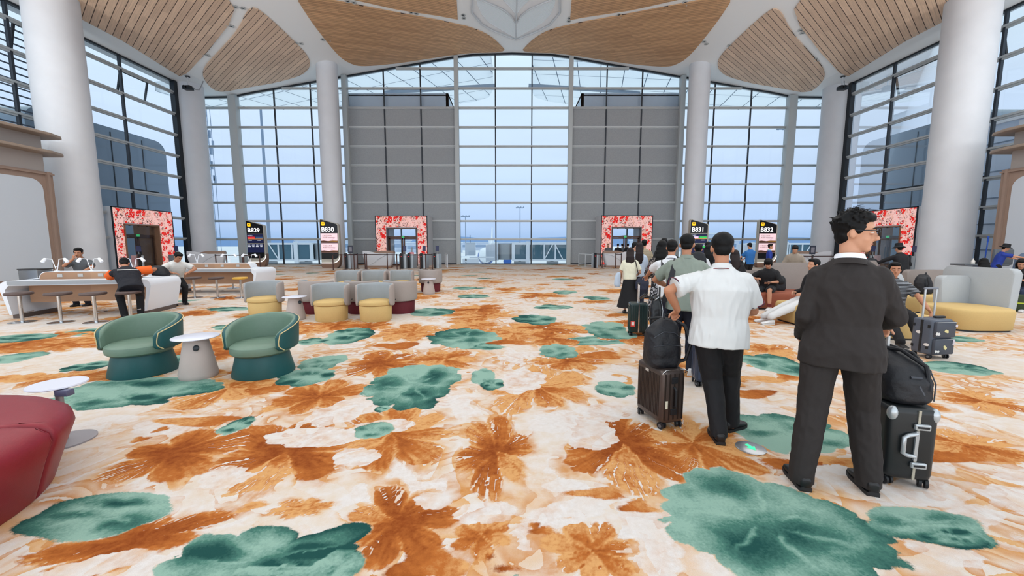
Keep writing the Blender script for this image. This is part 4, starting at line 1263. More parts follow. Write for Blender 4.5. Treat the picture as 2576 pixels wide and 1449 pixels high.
def cone_table(label, loc, s=1.0, top=.30, h=.50):
    t = thing('cone_table', label, 'side table', loc, 0, 'cone side tables')
    MB().lathe([(.19, 0), (.197, .015), (.20, .05), (.165, .25), (.12, h - .02), (.0, h - .02)], 36).build('pedestal', CONE, t)
    MB().lathe([(0, 0), (top - .02, 0), (top, .008), (top, .014), (top - .006, .018), (0, .018)], 44, (0, 0, h - .02)).build('tabletop', TOPW, t)
    MB().lathe([(.035, 0), (.035, .012), (.03, .016), (0, .016)], 16).build('grommet', BLACKF, t).matrix_local = Matrix.Translation((.09, -.115, .38)) @ Matrix.Rotation(R(75), 4, 'X')
    return t


c0 = cone_table('pale round table on a taupe cone between the two green armchairs', (-3.83, 4.72, 0), top=.24)
dup(c0, (-4.66, 8.45, 0), R(30), 'pale round table on a taupe cone beside the leftmost near mustard chair')
dup(c0, (-2.72, 12.92, 0), R(-30), 'pale round table on a taupe cone in front of the far maroon chair')


def green_chair(label, loc, rz):
    t = thing('armchair', label, 'armchair', loc, rz, None)
    MB().lathe([(.40, 0), (.405, .012), (.34, .26), (.33, .30), (0, .30)], 44).build('base', TEALD, t)
    MB().lathe([(0, .27), (.35, .275), (.385, .30), (.395, .345), (.385, .385), (.34, .41), (.2, .42), (0, .422)], 44, (0, -.02, 0)).build('seat', SAGE, t)
    zhi = lambda q: .73 - .10 * q ** 1.6 - .20 * max(0, q - .45) ** 1.5
    zlo = lambda q: .33 + .0 * q
    mb = MB(); mb.loft(shell_mesh(.40, .10, R(-125), R(125), zlo, zhi, 48, 12, .06))
    o = mb.build('backrest', [SAGE, TEALD], t); two_tone(o.data, 0, 1)
    pth = []
    def rim(a):
        q = abs(a) / R(125); e = 1.0 if q < .9 else math.sqrt(max(0.0, 1 - ((q - .9) / .1) ** 2)); e = max(e, .12)
        hi = zhi(q); lo = zlo(q); return q, e, (hi + lo) / 2, (hi - lo) / 2 * (.55 + .45 * e)
    for i in range(49):
        a = R(-119) + R(238) * i / 48; q, e, mid, hh = rim(a); z = mid + hh * .90
        pth.append((math.sin(a) * (.40 + .052 * e + .06 * z), math.cos(a) * (.40 + .052 * e + .06 * z), z))
    end = []
    for sgn in (-1, 1):
        pe = []
        for k in range(9):
            u_ = k / 8; a = sgn * (R(119) + R(2.2) * math.sin(PI * (u_ * .9 + .1)) - R(7) * max(0, .18 - u_) / .18)
            q, e, mid, hh = rim(a); z = mid + hh * (-.92 + 1.78 * u_)
            r_ = .40 + .0525 * e + .06 * z; pe.append((math.sin(a) * r_, math.cos(a) * r_, z))
        end.append(pe)
    MB().tube(end[0] + pth + list(reversed(end[1])), .0065, 8).build('piping', PIPE, t)
    t.scale = (.86, .86, .97)
    return t


green_chair('green tub armchair with cream piping, left of the cone table', (-4.66, 4.90, 0), R(4))
green_chair('green tub armchair with cream piping, right of the cone table', (-3.13, 4.88, 0), R(-2))

# --- maroon lounge seat at the left edge
t = thing('lounge_sofa', 'large maroon leather lounge sofa at the left edge', 'sofa', (-3.88, 1.66, 0), R(0))


def sq_ring(rx, ry, z, e=.62, n=64, cx=0, cy=0):
    return [Vector((cx + rx * math.copysign(abs(math.cos(2 * PI * k / n)) ** e, math.cos(2 * PI * k / n)), cy + ry * math.copysign(abs(math.sin(2 * PI * k / n)) ** e, math.sin(2 * PI * k / n)), z)) for k in range(n)]


prof = ((1.02, .0), (1.035, .02), (1.10, .22), (1.14, .33), (1.13, .38), (1.08, .42), (.98, .44), (.5, .452), (.05, .455))
for half, nm in ((1, 'rear_cushion'), (-1, 'front_cushion')):
    mb = MB()
    for r_, z in prof:
        pass
    mb.loft([sq_ring(.97 * r_, 1.14 * r_, z * 1.13, .8) for r_, z in prof])
    ang = R(22)
    no = Vector((-math.sin(ang), math.cos(ang), 0)) * half
    co_ = Vector((.7, .62, 0))
    bmesh.ops.bisect_plane(mb.bm, geom=mb.bm.verts[:] + mb.bm.edges[:] + mb.bm.faces[:], plane_co=co_ + no * .006, plane_no=no, clear_inner=True)
    edges = [e for e in mb.bm.edges if e.is_boundary]
    r_ = bmesh.ops.contextual_create(mb.bm, geom=edges)
    cut = [e for e in mb.bm.edges if len(e.link_faces) == 2 and abs((e.verts[0].co - co_).dot(no) - .006) < .002 and abs((e.verts[1].co - co_).dot(no) - .006) < .002 and max(e.verts[0].co.z, e.verts[1].co.z) > .1]
    if cut:
        bmesh.ops.bevel(mb.bm, geom=cut, offset=.03, segments=4, profile=.5, affect='EDGES')
    mb.build(nm, MAROONL, t, True, 50)
s = thing('pole_table', 'small round lilac table on a thin pole behind the maroon seat', 'side table', (-3.66, 3.10, 0))
MB().lathe([(.19, 0), (.19, .012), (.03, .02), (0, .02)], 28).build('foot', mat('pole_grey', (150, 146, 150), .4, .4), s)
MB().cyl((0, 0, .015), .024, .46, 16).build('pole', mat('pole_grey'), s)
MB().lathe([(0, 0), (.17, 0), (.178, .006), (.174, .016), (0, .016)], 40, (0, 0, .475)).build('tabletop', TOPW, s)
MB().box((.15, -.09, .448), (.10, .06, .05), bev=.006).build('power_box', mat('power_box', (86, 88, 112), .4), s)

# --- long work counters


def counter(label, loc, rz, Lx=2.75, Wy=1.2, lamps=3):
    t = thing('work_counter', label, 'table', loc, rz, None)
    h = .82; hx = Lx / 2
    # white waterfall shell: profile in x-z swept along y
    mb = MB()
    inset = .12
    out_ = [(-hx + inset, .09), (-hx, h - .16)] + [(-hx + .14 - .14 * math.cos(a), h - .14 + .14 * math.sin(a)) for a in [R(15 * k) for k in range(1, 7)]]
    out_ += [(hx - .14 + .14 * math.sin(a), h - .14 + .14 * math.cos(a)) for a in [R(15 * k) for k in range(0, 6)]] + [(hx, h - .16), (hx - inset, .09)]
    inn = [(hx - inset - .05, .09), (hx - .09, h - .2), (hx - .16, h - .10), (-hx + .16, h - .10), (-hx + .09, h - .2), (-hx + inset + .05, .09)]
    mb.plate(out_ + inn, (0, Wy / 2, 0), (1, 0, 0), (0, 0, 1), Wy)
    mb.build('worktop', SOLID, t, True, 30)
    MB().box((0, -Wy / 2 - .004, h - .045), (Lx - .3, .012, .085)).box((0, Wy / 2 + .004, h - .045), (Lx - .3, .012, .085)).build('edge_band', SOLIDG, t, False)
    for s_ in (-1, 1):
        MB().box((s_ * (hx - inset - .05), 0, .045), (.12, Wy - .16, .09)).build('plinth', mat('plinth_brown', (88, 76, 70), .5), t, False)
    MB().box((0, 0, .52), (Lx - .46, .46, .42)).build('apron_panel', WOODT, t, False)
    # raised wood divider with rounded ends and a white cap
    mb = MB(); dh = .16; dl = hx - .42
    pr_ = [(-dl, h), (-dl, h + .02)] + [(-dl + .13 - .13 * math.cos(R(15 * k)), h + .02 + (dh - .02) * math.sin(R(15 * k))) for k in range(1, 7)] + [(dl - .13 + .13 * math.sin(R(15 * k)), h + .02 + (dh - .02) * math.cos(R(15 * k))) for k in range(0, 6)] + [(dl, h + .02), (dl, h)]
    mb.plate(pr_, (0, .2, 0), (1, 0, 0), (0, 0, 1), .4)
    mb.build('divider', WOODT, t, True, 30)
    mb = MB()
    cap = [(-hx + .12, h + .0)] + [(x * 1.03, z + .012) for x, z in pr_[1:-1]] + [(hx - .12, h + .0)]
    capi = [(x * 1.0, z - .004) for x, z in reversed(pr_[1:-1])]
    mb.plate(cap + capi, (0, .17, 0), (1, 0, 0), (0, 0, 1), .34)
    mb.build('divider_cap', SOLID, t, True, 30)
    for k in range(4):
        MB().box((-dl + .38 + k * (2 * dl - .76) / 3, -.205, h + .085), (.1, .012, .075), bev=.004).build('socket_plate', mat('socket_grey', (168, 166, 164), .4), t, False)
    return t


def v_lamp(label, loc, rz):
    t = thing('desk_lamp', label, 'lamp', loc, rz, 'white twin-arm lamps on the work counters')
    t.scale = (.82, .82, .88)
    LW = mat('lamp_white', (232, 234, 238), .35)
    MB().box((0, 0, .008), (.09, .06, .016), bev=.003).build('base', LW, t)
    for s_ in (-1, 1):
        a = MB().tube([(s_ * .008, 0, .01), (s_ * .07, 0, .26), (s_ * .075, 0, .30), (s_ * .095, 0, .315), (s_ * .22, -.02, .325)], .009, 8).build('arm', LW, t)
        d = Vector((s_ * .6, -.1, -.75)).normalized(); p = Vector((s_ * .22, -.02, .325))
        MB().tube([p - d * .02, p, p + d * .11, p + d * .112], [.012, .034, .045, .038], 16).build('lamp_shade', LW, a)
    MB().box((0, 0, .11), (.07, .012, .012)).build('brace', LW, t)
    return t


def stool(label, loc, m, rz=0, g='bar stools at the work counters'):
    t = thing('bar_stool', label, 'stool', loc, rz, g)
    MB().lathe([(.0, 0), (.205, 0), (.205, .006), (.19, .012), (.03, .02), (0, .02)], 32).build('base', CHROME, t)
    MB().cyl((0, 0, .015), .03, .56, 18).build('post', CHROME, t)
    MB().box((.13, 0, .2), (.24, .03, .016), bev=.004).build('footrest', CHROME, t)
    MB().loft([sq_ring(rx, ry, z, .8, 32) for rx, ry, z in ((.17, .14, .565), (.205, .17, .575), (.215, .18, .60), (.20, .165, .625), (.1, .08, .63))]).build('seat', m, t)
    return t


ct1 = counter('long white work counter with wood divider, nearest on the left', (-9.75, 9.33, 0), R(13))
ct2 = counter('long white work counter with wood divider behind the man in white', (-9.85, 13.35, 0), R(3), 3.1)
M1 = Matrix.Translation((-9.75, 9.33, 0)) @ Matrix.Rotation(R(13), 4, 'Z'); M2 = Matrix.Translation((-9.85, 13.35, 0)) @ Matrix.Rotation(R(3), 4, 'Z')
for M_, a, lx, labs in ((M1, R(13), (-.78, -.12, .72), ('white twin-arm lamp nearest the white wall on the near counter', 'white twin-arm lamp in the middle of the near counter', 'white twin-arm lamp beside the black bag on the near counter')),
                        (M2, R(3), (-.7, .35, 1.02), ('white twin-arm lamp behind the man in white on the far counter', 'white twin-arm lamp in the middle of the far counter', 'white twin-arm lamp at the right end of the far counter'))):
    for x, lab in zip(lx, labs):
        p = M_ @ Vector((x, .02, .992)); v_lamp(lab, p, a)
st = stool('brown bar stool at the left frame edge', (-10.15, 8.12, 0), STOOLB, R(100))
for x, y, rz, lab in ((-9.32, 8.10, R(95), 'brown bar stool second from the left frame edge'), (-8.62, 8.12, R(90), 'brown bar stool left of the one under the man in orange'), (-8.12, 8.36, R(95), 'brown bar stool under the man in black and orange'),
                      
                      (-9.65, 12.0, R(90), 'brown bar stool at the far counter beside the man in white'), (-8.92, 11.95, R(90), 'brown bar stool at the far counter left of the yellow one'),
                      (-10.3, 14.6, R(-90), 'brown bar stool behind the far counter on the left'), (-9.2, 14.6, R(-90), 'brown bar stool behind the far counter on the right')):
    dup(st, (x, y, 0), rz, lab)
sy = stool('yellow bar stool at the far counter', (-8.2, 11.95, 0), STOOLY, R(90))
dup(sy, (-9.05, 10.6, 0), R(-60), 'yellow bar stool under the man in white')
bn = thing('waste_bin', 'brushed steel bin behind the left end of the near counter', 'bin', (-13.8, 11.5, 0))
MB().box((0, 0, .44), (.55, .4, .88), bev=.02).build('body', mat('brushed_steel', (140, 140, 140), .3, .9), bn)
MB().box((0, 0, .9), (.57, .42, .03), bev=.006).build('lid', mat('bin_lid', (70, 72, 74), .4, .5), bn)
bt = thing('bottle', 'small white bottle standing on the counter by the orange sleeve', 'bottle', tuple(M1 @ Vector((.78, -.32, .822))))
MB().lathe([(0, 0), (.034, 0), (.036, .01), (.036, .12), (.015, .15), (.014, .17), (0, .17)], 18).build('body', mat('bottle_white', (226, 222, 214), .4), bt)
MB().tube([(.012, 0, .17), (.012, 0, .2), (-.012, 0, .2), (-.012, 0, .17)], .004, 6).build('cap_loop', mat('bottle_white'), bt)

# --- pavilion walls (white panel in a taupe frame, fins above) at both edges


def pavilion(x, s, ye, lab, n):
    t = thing('kiosk_wall', lab, 'kiosk', (x, ye, 0), 0)
    FR = mat('kiosk_frame_wood', (150, 128, 114), .5, noise=.04, nscale=8, stretch=(1, 1, .1)); PN = mat('kiosk_panel', (196, 204, 212), .4)
    L_ = 12.0; hp = 4.75
    MB().box((-s * .6, -L_ / 2, hp / 2), (1.2, L_, hp)).build('carcass', FR, t, False)
    mb = MB(); mb.plate(rrect(L_ - .9, hp - .5, .45, 6, -L_ / 2, hp / 2 - .1), (s * .0, 0, 0), (0, s, 0) if s < 0 else (0, 1, 0), (0, 0, 1), .035)
    o = mb.build('panel', PN, t, True, 30)
    if s < 0:
        o.location = (0, -L_, 0)
    MB().box((s * .05, -.24, hp / 2), (.12, .10, hp)).box((s * .04, -L_ / 2, hp - .1), (.1, L_, .06)).build('trim', FR, t, False)
    MB().box((-s * .6, -L_ / 2 - .2, hp + .75), (1.0, L_, 1.5)).build('upper_band', mat('kiosk_band', (166, 158, 152), .5), t, False)
    for z in (hp + .75, hp + 1.5):
        mb = MB(); mb.prism([(-s * 1.1, -L_), (s * .55, -L_), (s * .55, -.35), (s * .3, .25), (s * .1, .45), (-s * 1.1, .45)], z, z + .12, bev=.03)
        mb.build('fin', mat('kiosk_fin', (150, 134, 120), .5), t, False)
    MB().box((s * -.09, -3.4, hp + 1.15), (.06, 3.2, .32), bev=.02).build('vent_slot', BLACKF, t, False)
    return t


pavilion(-20.3, 1, 18.0, 'white kiosk wall in a taupe frame with two fins at the left edge', 1)
pavilion(20.9, -1, 17.4, 'white kiosk wall in a taupe frame with two fins at the right edge', 2)
# ================================================================== gate signs
SIGNB = mat('sign_beige', (186, 182, 170), .45); SIGNK = mat('sign_black', (10, 12, 16), .25, spec=.5); SIGNBR = mat('sign_base_brown', (128, 98, 80), .5)
GLOWW = mat('sign_white_glow', (255, 255, 255), .5, emit=(255, 255, 255), es=1.0)
NAVY = mat('screen_navy', (20, 26, 58), .3, emit=(24, 30, 66), es=.6); PINK = mat('screen_pink', (222, 190, 196), .4, emit=(226, 196, 202), es=.75)
YELI = mat('icon_yellow', (250, 184, 10), .4, emit=(252, 186, 12), es=.9); REDL = mat('screen_red', (200, 40, 48), .4, emit=(205, 44, 52), es=.8)
GRNL = mat('screen_green', (52, 170, 80), .4, emit=(52, 176, 84), es=.8); ORNL = mat('screen_orange', (222, 150, 60), .4, emit=(222, 150, 60), es=.8); BLUL = mat('screen_blue', (40, 66, 104), .4, emit=(40, 66, 104), es=.8)
LILL = mat('screen_lilac', (214, 190, 230), .4, emit=(214, 190, 230), es=.8); TXTW = mat('screen_text', (210, 214, 226), .4, emit=(210, 214, 226), es=.7); TXTD = mat('banner_text', (84, 62, 66), .6); SWD = mat('banner_swoosh', (96, 60, 44), .5); SWG = mat('banner_gold', (206, 150, 60), .5); SWB = mat('banner_blue', (110, 140, 190), .5)


def arc(cx, cz, r, a0, a1, n=6):
    return [(cx + r * math.cos(R(a0 + (a1 - a0) * k / n)), cz + r * math.sin(R(a0 + (a1 - a0) * k / n))) for k in range(n + 1)]


def gate_sign(num, x, y, rz, banners, row, lab):
    t = thing('gate_sign', lab, 'sign', (x, y, 0), rz, None)
    body = [(-.62, .30)] + arc(-.54, 3.24, .09, 180, 75) + arc(.48, 2.88, .16, 72, 0) + [(.66, .95)] + arc(.16, .80, .50, 0, -90, 8)
    MB().plate(body, (0, .15, 0), (1, 0, 0), (0, 0, 1), .30).build('body', SIGNB, t, True, 30)
    face = [(-.60, .62)] + arc(-.53, 3.23, .07, 180, 75) + arc(.42, 2.88, .14, 72, 0) + [(.565, .95)] + arc(.28, .90, .285, 0, -90, 6)
    MB().plate(face, (0, -.15, 0), (1, 0, 0), (0, 0, 1), .02).build('display_face', SIGNK, t, True, 30)
    base = arc(-.50, .12, .12, 180, 270, 4) + [(.45, 0)] + arc(.52, .14, .14, 270, 340, 4) + [(.70, .95)] + list(reversed(arc(.13, .83, .53, 0, -90, 8))) + [(-.62, .30)]
    base = [(-.62, .12)] + base[1:5] + [(.40, 0), (.55, .08), (.66, .42), (.67, .95), (.655, .95)] + arc(.16, .80, .50, 0, -90, 8)[1:] + [(-.62, .30)]
    MB().plate(base, (0, .19, 0), (1, 0, 0), (0, 0, 1), .38).build('base', SIGNBR, t, True, 30)
    lp = [(-.61, -.165, .33)] + [(a, -.165, b) for a, b in reversed(arc(.16, .86, .52, 0, -90, 8))]
    lp = [(-.61, -.195, .34), (.15, -.195, .34)] + [(a, -.195, b) for a, b in arc(.16, .84, .50, -90, 0, 8)[1:]]
    MB().tube(lp, .022, 6).build('light_strip', GLOWW, t)
    F = -.172
    ic = MB().plate(rrect(.24, .24, .06, 4, -.40, 3.02), (0, F, 0), (1, 0, 0), (0, 0, 1), .012).build('icon', YELI, t, False)
    MB().plate([(-.08, .03), (.0, .045), (.03, .075), (.055, .07), (.03, .03), (.09, .01), (.085, -.005), (-.06, .005)], (-.40, F - .013, 3.03), (1, 0, 0), (0, 0, 1), .004).build('plane_symbol', TXTD, ic, False)
    text('gate_number', num, .42, (-.53, F - .002, 2.50), (R(90), 0, 0), GLOWW, t, .008, 'LEFT', .005)
    if banners:
        for z in (1.72, 1.04):
            sc = MB().box((-.02, F, z + .33), (1.13, .02, .65)).build('screen', PINK, t, False)
            for s_, zz, sz in (('\u5e7f\u5dde\u767d\u4e91\u673a\u573a', z + .45, .105), ('\u6b22\u8fce\u60a8', z + .33, .105)):
                text('lettering', s_, sz, (-.47, F - .012, zz), (R(90), 0, 0), TXTD, sc, .002)
            MB().box((.12, F - .012, z + .37), (.5, .004, .018)).box((.1, F - .012, z + .33), (.36, .004, .012)).build('small_print', TXTD, sc, False)
            MB().plate([(-.585, z + .01), (.545, z + .01), (.545, z + .16), (.2, z + .17), (-.1, z + .13), (-.4, z + .17), (-.585, z + .15)], (0, F - .011, 0), (1, 0, 0), (0, 0, 1), .003).build('swoosh', SWD, sc, False)
            MB().plate([(-.1, z + .1), (.2, z + .15), (.545, z + .14), (.545, z + .10), (.2, z + .11)], (0, F - .016, 0), (1, 0, 0), (0, 0, 1), .003).build('gold_line', SWG, sc, False)
            MB().bar((.05, F - .014, z + .17), (.42, F - .014, z + .36), .004, .012).build('blue_line', SWB, sc, False)
    else:
        for z, h_ in ((1.72, .62), (1.04, .62)):
            sc = MB().box((-.02, F, z + .31), (1.13, .02, h_)).build('screen', NAVY, t, False)
            MB().box((-.02, F - .002, z + h_ + .03), (1.13, .02, .03)).build('bezel', SIGNB, t, False)
            if z > 1.5:
                text('flight_number', row[0], .10, (-.54, F - .012, z + .49), (R(90), 0, 0), TXTW, sc, .002)
                MB().box((-.29, F - .013, z + .38), (.5, .006, .13)).build('status_bar', row[1], sc, False)
                MB().box((.28, F - .013, z + .38), (.5, .006, .13)).build('status_bar', row[2], sc, False)
                MB().box((-.0, F - .013, z + .29), (1.06, .006, .03)).build('divider_line', ORNL, sc, False)
                for q in (-.42, .2):
                    MB().box((q + .05, F - .013, z + .2), (.24, .004, .04)).build('lettering', TXTW, sc, False)
            else:
                for r_ in (.54, .42):
                    for q in range(4):
                        MB().box((-.46 + q * .28, F - .013, z + r_), (.15 if (q + int(r_ * 10)) % 2 else .2, .004, .035)).build('lettering', TXTW, sc, False)
                if row[2] is GRNL:
                    MB().box((.36, F - .013, z + .42), (.26, .006, .12)).build('status_bar', GRNL, sc, False)
    return t


gate_sign('B829', -18.6, 29.2, R(3), False, ('HU7822', REDL, BLUL), 'tall black gate sign reading B829')
gate_sign('B830', -12.55, 27.7, R(2), True, None, 'tall black gate sign reading B830')
gate_sign('B831', 12.95, 27.9, R(-2), False, ('CA1837', LILL, GRNL), 'tall black gate sign reading B831 above the queue')
gate_sign('B832', 17.9, 28.2, R(-3), True, None, 'tall black gate sign reading B832 behind the seated boy')

# ================================================================== gate desks, barriers
DW = mat('desk_white', (214, 216, 220), .4); DB = mat('desk_brown', (150, 122, 104), .5); DM = mat('stanchion_brown', (84, 58, 52), .4, .3)


def gate_desk(x, y, rz, lab, s=1):
    t = thing('gate_desk', lab, 'counter', (x, y, 0), rz, None)
    rings = []
    for z, hw, d in ((.14, .86, .30), (.3, .93, .33), (.75, 1.03, .38), (.98, 1.05, .4)):
        rings.append([Vector((a, b, z)) for a, b in rrect(2 * hw, 2 * d, .12, 4)])
    MB().loft(rings).build('front_panel', DW, t, True, 40)
    MB().box((0, 0, .07), (1.8, .62, .14), bev=.02).build('plinth', DB, t, False)
    MB().plate([(-1.0 * s, .98), (1.07 * s, .98), (1.0 * s, 1.18), (0 * s, 1.17), (-.35 * s, 1.08), (-.7 * s, 1.0)] if s > 0 else list(reversed([(-1.0 * s, .98), (1.07 * s, .98), (1.0 * s, 1.18), (0 * s, 1.17), (-.35 * s, 1.08), (-.7 * s, 1.0)])), (0, .38, 0), (1, 0, 0), (0, 0, 1), .5).build('upper_shelf', DB, t, False)
    MB().plate([(-1.02 * s, .97), (.2 * s, .97), (-.25 * s, 1.06), (-.6 * s, 1.15), (-1.0 * s, 1.17)] if s > 0 else list(reversed([(-1.02 * s, .97), (.2 * s, .97), (-.25 * s, 1.06), (-.6 * s, 1.15), (-1.0 * s, 1.17)])), (0, -.34, 0), (1, 0, 0), (0, 0, 1), .06).build('white_crest', DW, t, False)
    MB().tube([(-.55 * s, -.405, .2), (-.25 * s, -.405, .34), (.1 * s, -.415, .62), (.5 * s, -.42, .84), (.95 * s, -.42, .93)], .008, 6).build('curve_line', SOLIDG, t)
    return t


gate_desk(-9.4, 28.2, R(2), 'white and brown gate desk in front of the left portal')
gate_desk(7.55, 28.4, R(-3), 'white gate desk in front of the right portal', -1)
gate_desk(20.4, 27.2, R(-25), 'white and brown gate desk near the right column by sign B832', -1)
gate_desk(-20.8, 27.2, R(25), 'white and brown gate desk in the far left corner')


def stanchion(x, y, nx, lab, grp):
    t = thing('queue_stanchion', lab, 'stanchion', (x, y, 0), 0, grp)
    MB().lathe([(0, 0), (.17, 0), (.17, .012), (.03, .025), (0, .025)], 20).build('base', DM, t)
    MB().cyl((0, 0, .02), .032, .94, 12).build('post', DM, t)
    MB().cyl((0, 0, .93), .042, .09, 12).build('head', BLACKF, t)
    if nx:
        MB().bar((0, 0, .965), (nx[0] - x, nx[1] - y, .965), .004, .05).build('belt', mat('belt_dark', (62, 40, 40), .7), t, False)
    return t


LP = [(-11.2, 24.9), (-10.75, 25.6), (-10.25, 26.4), (-9.9, 24.95), (-9.6, 26.0), (-9.35, 25.6), (-8.05, 25.7), (-7.2, 24.9), (-6.9, 24.5), (-5.75, 24.9), (-5.6, 25.8), (-5.15, 25.7)]
for i, (x, y) in enumerate(LP):
    nx = {0: 3, 1: 2, 3: 5, 4: 6, 5: 6, 6: 7, 7: 8, 8: 9, 9: 10, 10: 11}.get(i)
    stanchion(x, y, LP[nx] if nx is not None else None, 'brown belt stanchion in the row before the left portal', 'stanchions before the left portal')
RP = [(5.75, 27.2), (6.1, 26.9), (7.0, 26.9), (7.3, 26.6)]
for i, (x, y) in enumerate(RP):
    stanchion(x, y, RP[i + 1] if i in (0, 2) else None, 'brown belt stanchion before the right portal', 'stanchions before the right portal')
TP = [(-18.0, 24.2), (-17.2, 24.0), (-16.3, 24.1), (-15.9, 23.6), (-15.2, 24.0)]
for i, (x, y) in enumerate(TP):
    stanchion(x, y, TP[i + 1] if i < 4 else None, 'brown belt stanchion seen above the far work counter', 'stanchions beyond the far counter')
UP = [(15.6, 22.2), (16.6, 22.0), (17.9, 22.1), (18.6, 22.3)]
for i, (x, y) in enumerate(UP):
    stanchion(x, y, UP[i + 1] if i < 3 else None, 'brown belt stanchion behind the man in beige', 'stanchions behind the man in beige')


def e_gate(x, y, rz, lab, style=0):
    t = thing('boarding_gate', lab, 'gate', (x, y, 0), rz, None)
    MB().box((0, 0, .52), (.16, .22, 1.04), bev=.02).build('reader_post', SIGNK, t, False)
    MB().box((0, -.115, .82), (.07, .012, .03)).build('status_light', REDL, t, False)
    MB().box((.12, .65, .48), (.26, 1.1, .96), bev=.02).build('cabinet', mat('egate_steel', (190, 200, 206), .3, .3), t, False)
    if style == 0:
        MB().tube([(.12, .35, .96), (.12, .35, 1.2)], .02, 8).build('stand', SOLIDG, t)
        MB().box((.12, .33, 1.35), (.22, .04, .34), rot=Euler((R(-12), 0, 0)).to_matrix(), bev=.01).build('tablet', NAVY, t, False)
    elif style == 1:
        MB().box((.12, .3, 1.2), (.1, .06, .48)).build('camera_stand', SOLIDG, t, False)
        MB().box((.12, .2, 1.02), (.34, .02, .16)).build('notice', mat('notice_pink', (226, 150, 156), .5), t, False)
    return t


e_gate(-11.0, 26.4, 0, 'white cabinet with pink poster and tablet left of the gate desk', 0)
e_gate(-7.3, 26.4, 0, 'boarding gate post with tablet left of the open walkway', 0)
e_gate(-6.95, 26.9, 0, 'boarding gate post with a pink notice before the left portal', 1)
e_gate(-6.05, 26.6, 0, 'black boarding gate post between two others before the left portal', 0)
e_gate(-5.2, 26.8, 0, 'boarding gate post at the right end before the left portal', 0)
e_gate(5.75, 27.6, 0, 'boarding gate cabinet left of the right portal', 2)
e_gate(-21.9, 23.4, R(60), 'white boarding gate cabinet before the left side portal', 0)
e_gate(-21.2, 25.2, R(60), 'white boarding gate cabinet next to the corner column', 0)
e_gate(22.3, 22.4, R(-60), 'white boarding gate cabinet before the right side portal', 0)
e_gate(21.6, 24.2, R(-60), 'white boarding gate cabinet further behind by the right side portal', 0)
for x0, x1, y, lab in ((-5.0, -4.5, 28.8, 'low white rail right of the left portal gates'), (5.0, 5.6, 28.8, 'low white rail left of the right portal gates')):
    t = thing('guard_rail', lab, 'rail', ((x0 + x1) / 2, y, 0))
    w = x1 - x0
    MB().tube([(-w / 2, 1, 0), (-w / 2, 1, .92), (w / 2, -1, .92), (w / 2, -1, 0)], .028, 8).build('frame', WHITE, t)
    MB().tube([(-w / 2, 1, .2), (w / 2, -1, .2)], .02, 8).build('lower_bar', WHITE, t)
    MB().tube([(0, 0, 0), (0, 0, .92)], .024, 8).build('post', WHITE, t)
for x, y, lab in ((-10.55, 26.1, 'small dark poster stand left of the left gate desk'), (17.3, 23.0, 'small dark poster stand behind the man in beige')):
    t = thing('poster_stand', lab, 'sign', (x, y, 0))
    MB().lathe([(0, 0), (.16, 0), (.16, .015), (0, .02)], 16).build('foot', DM, t)
    MB().cyl((0, 0, .01), .02, 1.05, 10).build('pole', DM, t)
    MB().box((0, -.02, 1.3), (.34, .03, .5), bev=.008).build('frame', mat('poster_dark', (52, 56, 70), .4), t, False)
    MB().box((0, -.04, 1.3), (.2, .01, .3)).build('print', mat('poster_print', (130, 128, 136), .5), t, False)

# ================================================================== lounge benches on the right
TERR = mat('terracotta_fabric', (142, 78, 56), .75, noise=.03, nscale=60, bump=.06, bscale=200)
LGREY = mat('bench_light_grey', (168, 172, 174), .7, noise=.02, nscale=50, bump=.06, bscale=200)
DTAU = mat('bench_taupe', (138, 128, 122), .75, noise=.03, nscale=50, bump=.06, bscale=200)


def slab(w, th, h, r, mb, c, rz, lean=0.0):
    """upholstered upright slab with rounded top corners"""
    pr = [(-w / 2, 0), (w / 2, 0)] + [(w / 2 - r + r * math.cos(R(15 * k)), h - r + r * math.sin(R(15 * k))) for k in range(7)] + [(-w / 2 + r - r * math.cos(R(90 - 15 * k)), h - r + r * math.sin(R(90 - 15 * k))) for k in range(7)]
    ux = Vector((math.cos(rz), math.sin(rz), 0)); n0 = len(mb.bm.verts)
    uz = Vector((-math.sin(rz) * lean, math.cos(rz) * lean, 1))
    o = Vector(c) - ux.cross(Vector((0, 0, 1))) * th / 2
    vs0 = set(mb.bm.verts)
    mb.plate(pr, o, ux, uz, th)
    new = [v for v in mb.bm.verts if v not in vs0]
    es = set(e for v in new for e in v.link_edges)
    es = [e for e in es if not (len(e.link_faces) == 2 and len(e.link_faces[0].verts) == 4 and len(e.link_faces[1].verts) == 4)]
    bmesh.ops.bevel(mb.bm, geom=es, offset=min(.035, th * .3), segments=3, profile=.5, affect='EDGES')
    return mb


def bench(lab, loc, rz, sw, sd, seat_m, backs, h=.42, r=.14, grp=None):
    """seat block sw x sd, facing local -y; backs = (x, y, width, height, rz, material)"""
    t = thing('lounge_bench', lab, 'sofa', loc, rz, grp)
    rings = [[Vector((a, b, z)) for a, b in rrect(sw - q, sd - q, r, 6)] for z, q in ((.03, .05), (.05, .02), (.3, 0), (h - .05, 0), (h - .015, .03), (h, .09))]
    MB().loft(rings).build('seat', seat_m, t, True, 50)
    MB().loft([[Vector((a, b, z)) for a, b in rrect(sw - .1, sd - .1, r * .8, 5)] for z in (0, .05)]).build('plinth', BLACKF, t, False)
    for x, y, w, hh, rr, m_ in backs:
        slab(w, .17, hh, .1, MB(), (x, y, .02), rr, .05).build('backrest', m_, t, True, 50) if False else None
        mb = MB(); slab(w, .17, hh, .1, mb, (x, y, .02), rr, .04); mb.build('backrest', m_, t, True, 50)
    return t


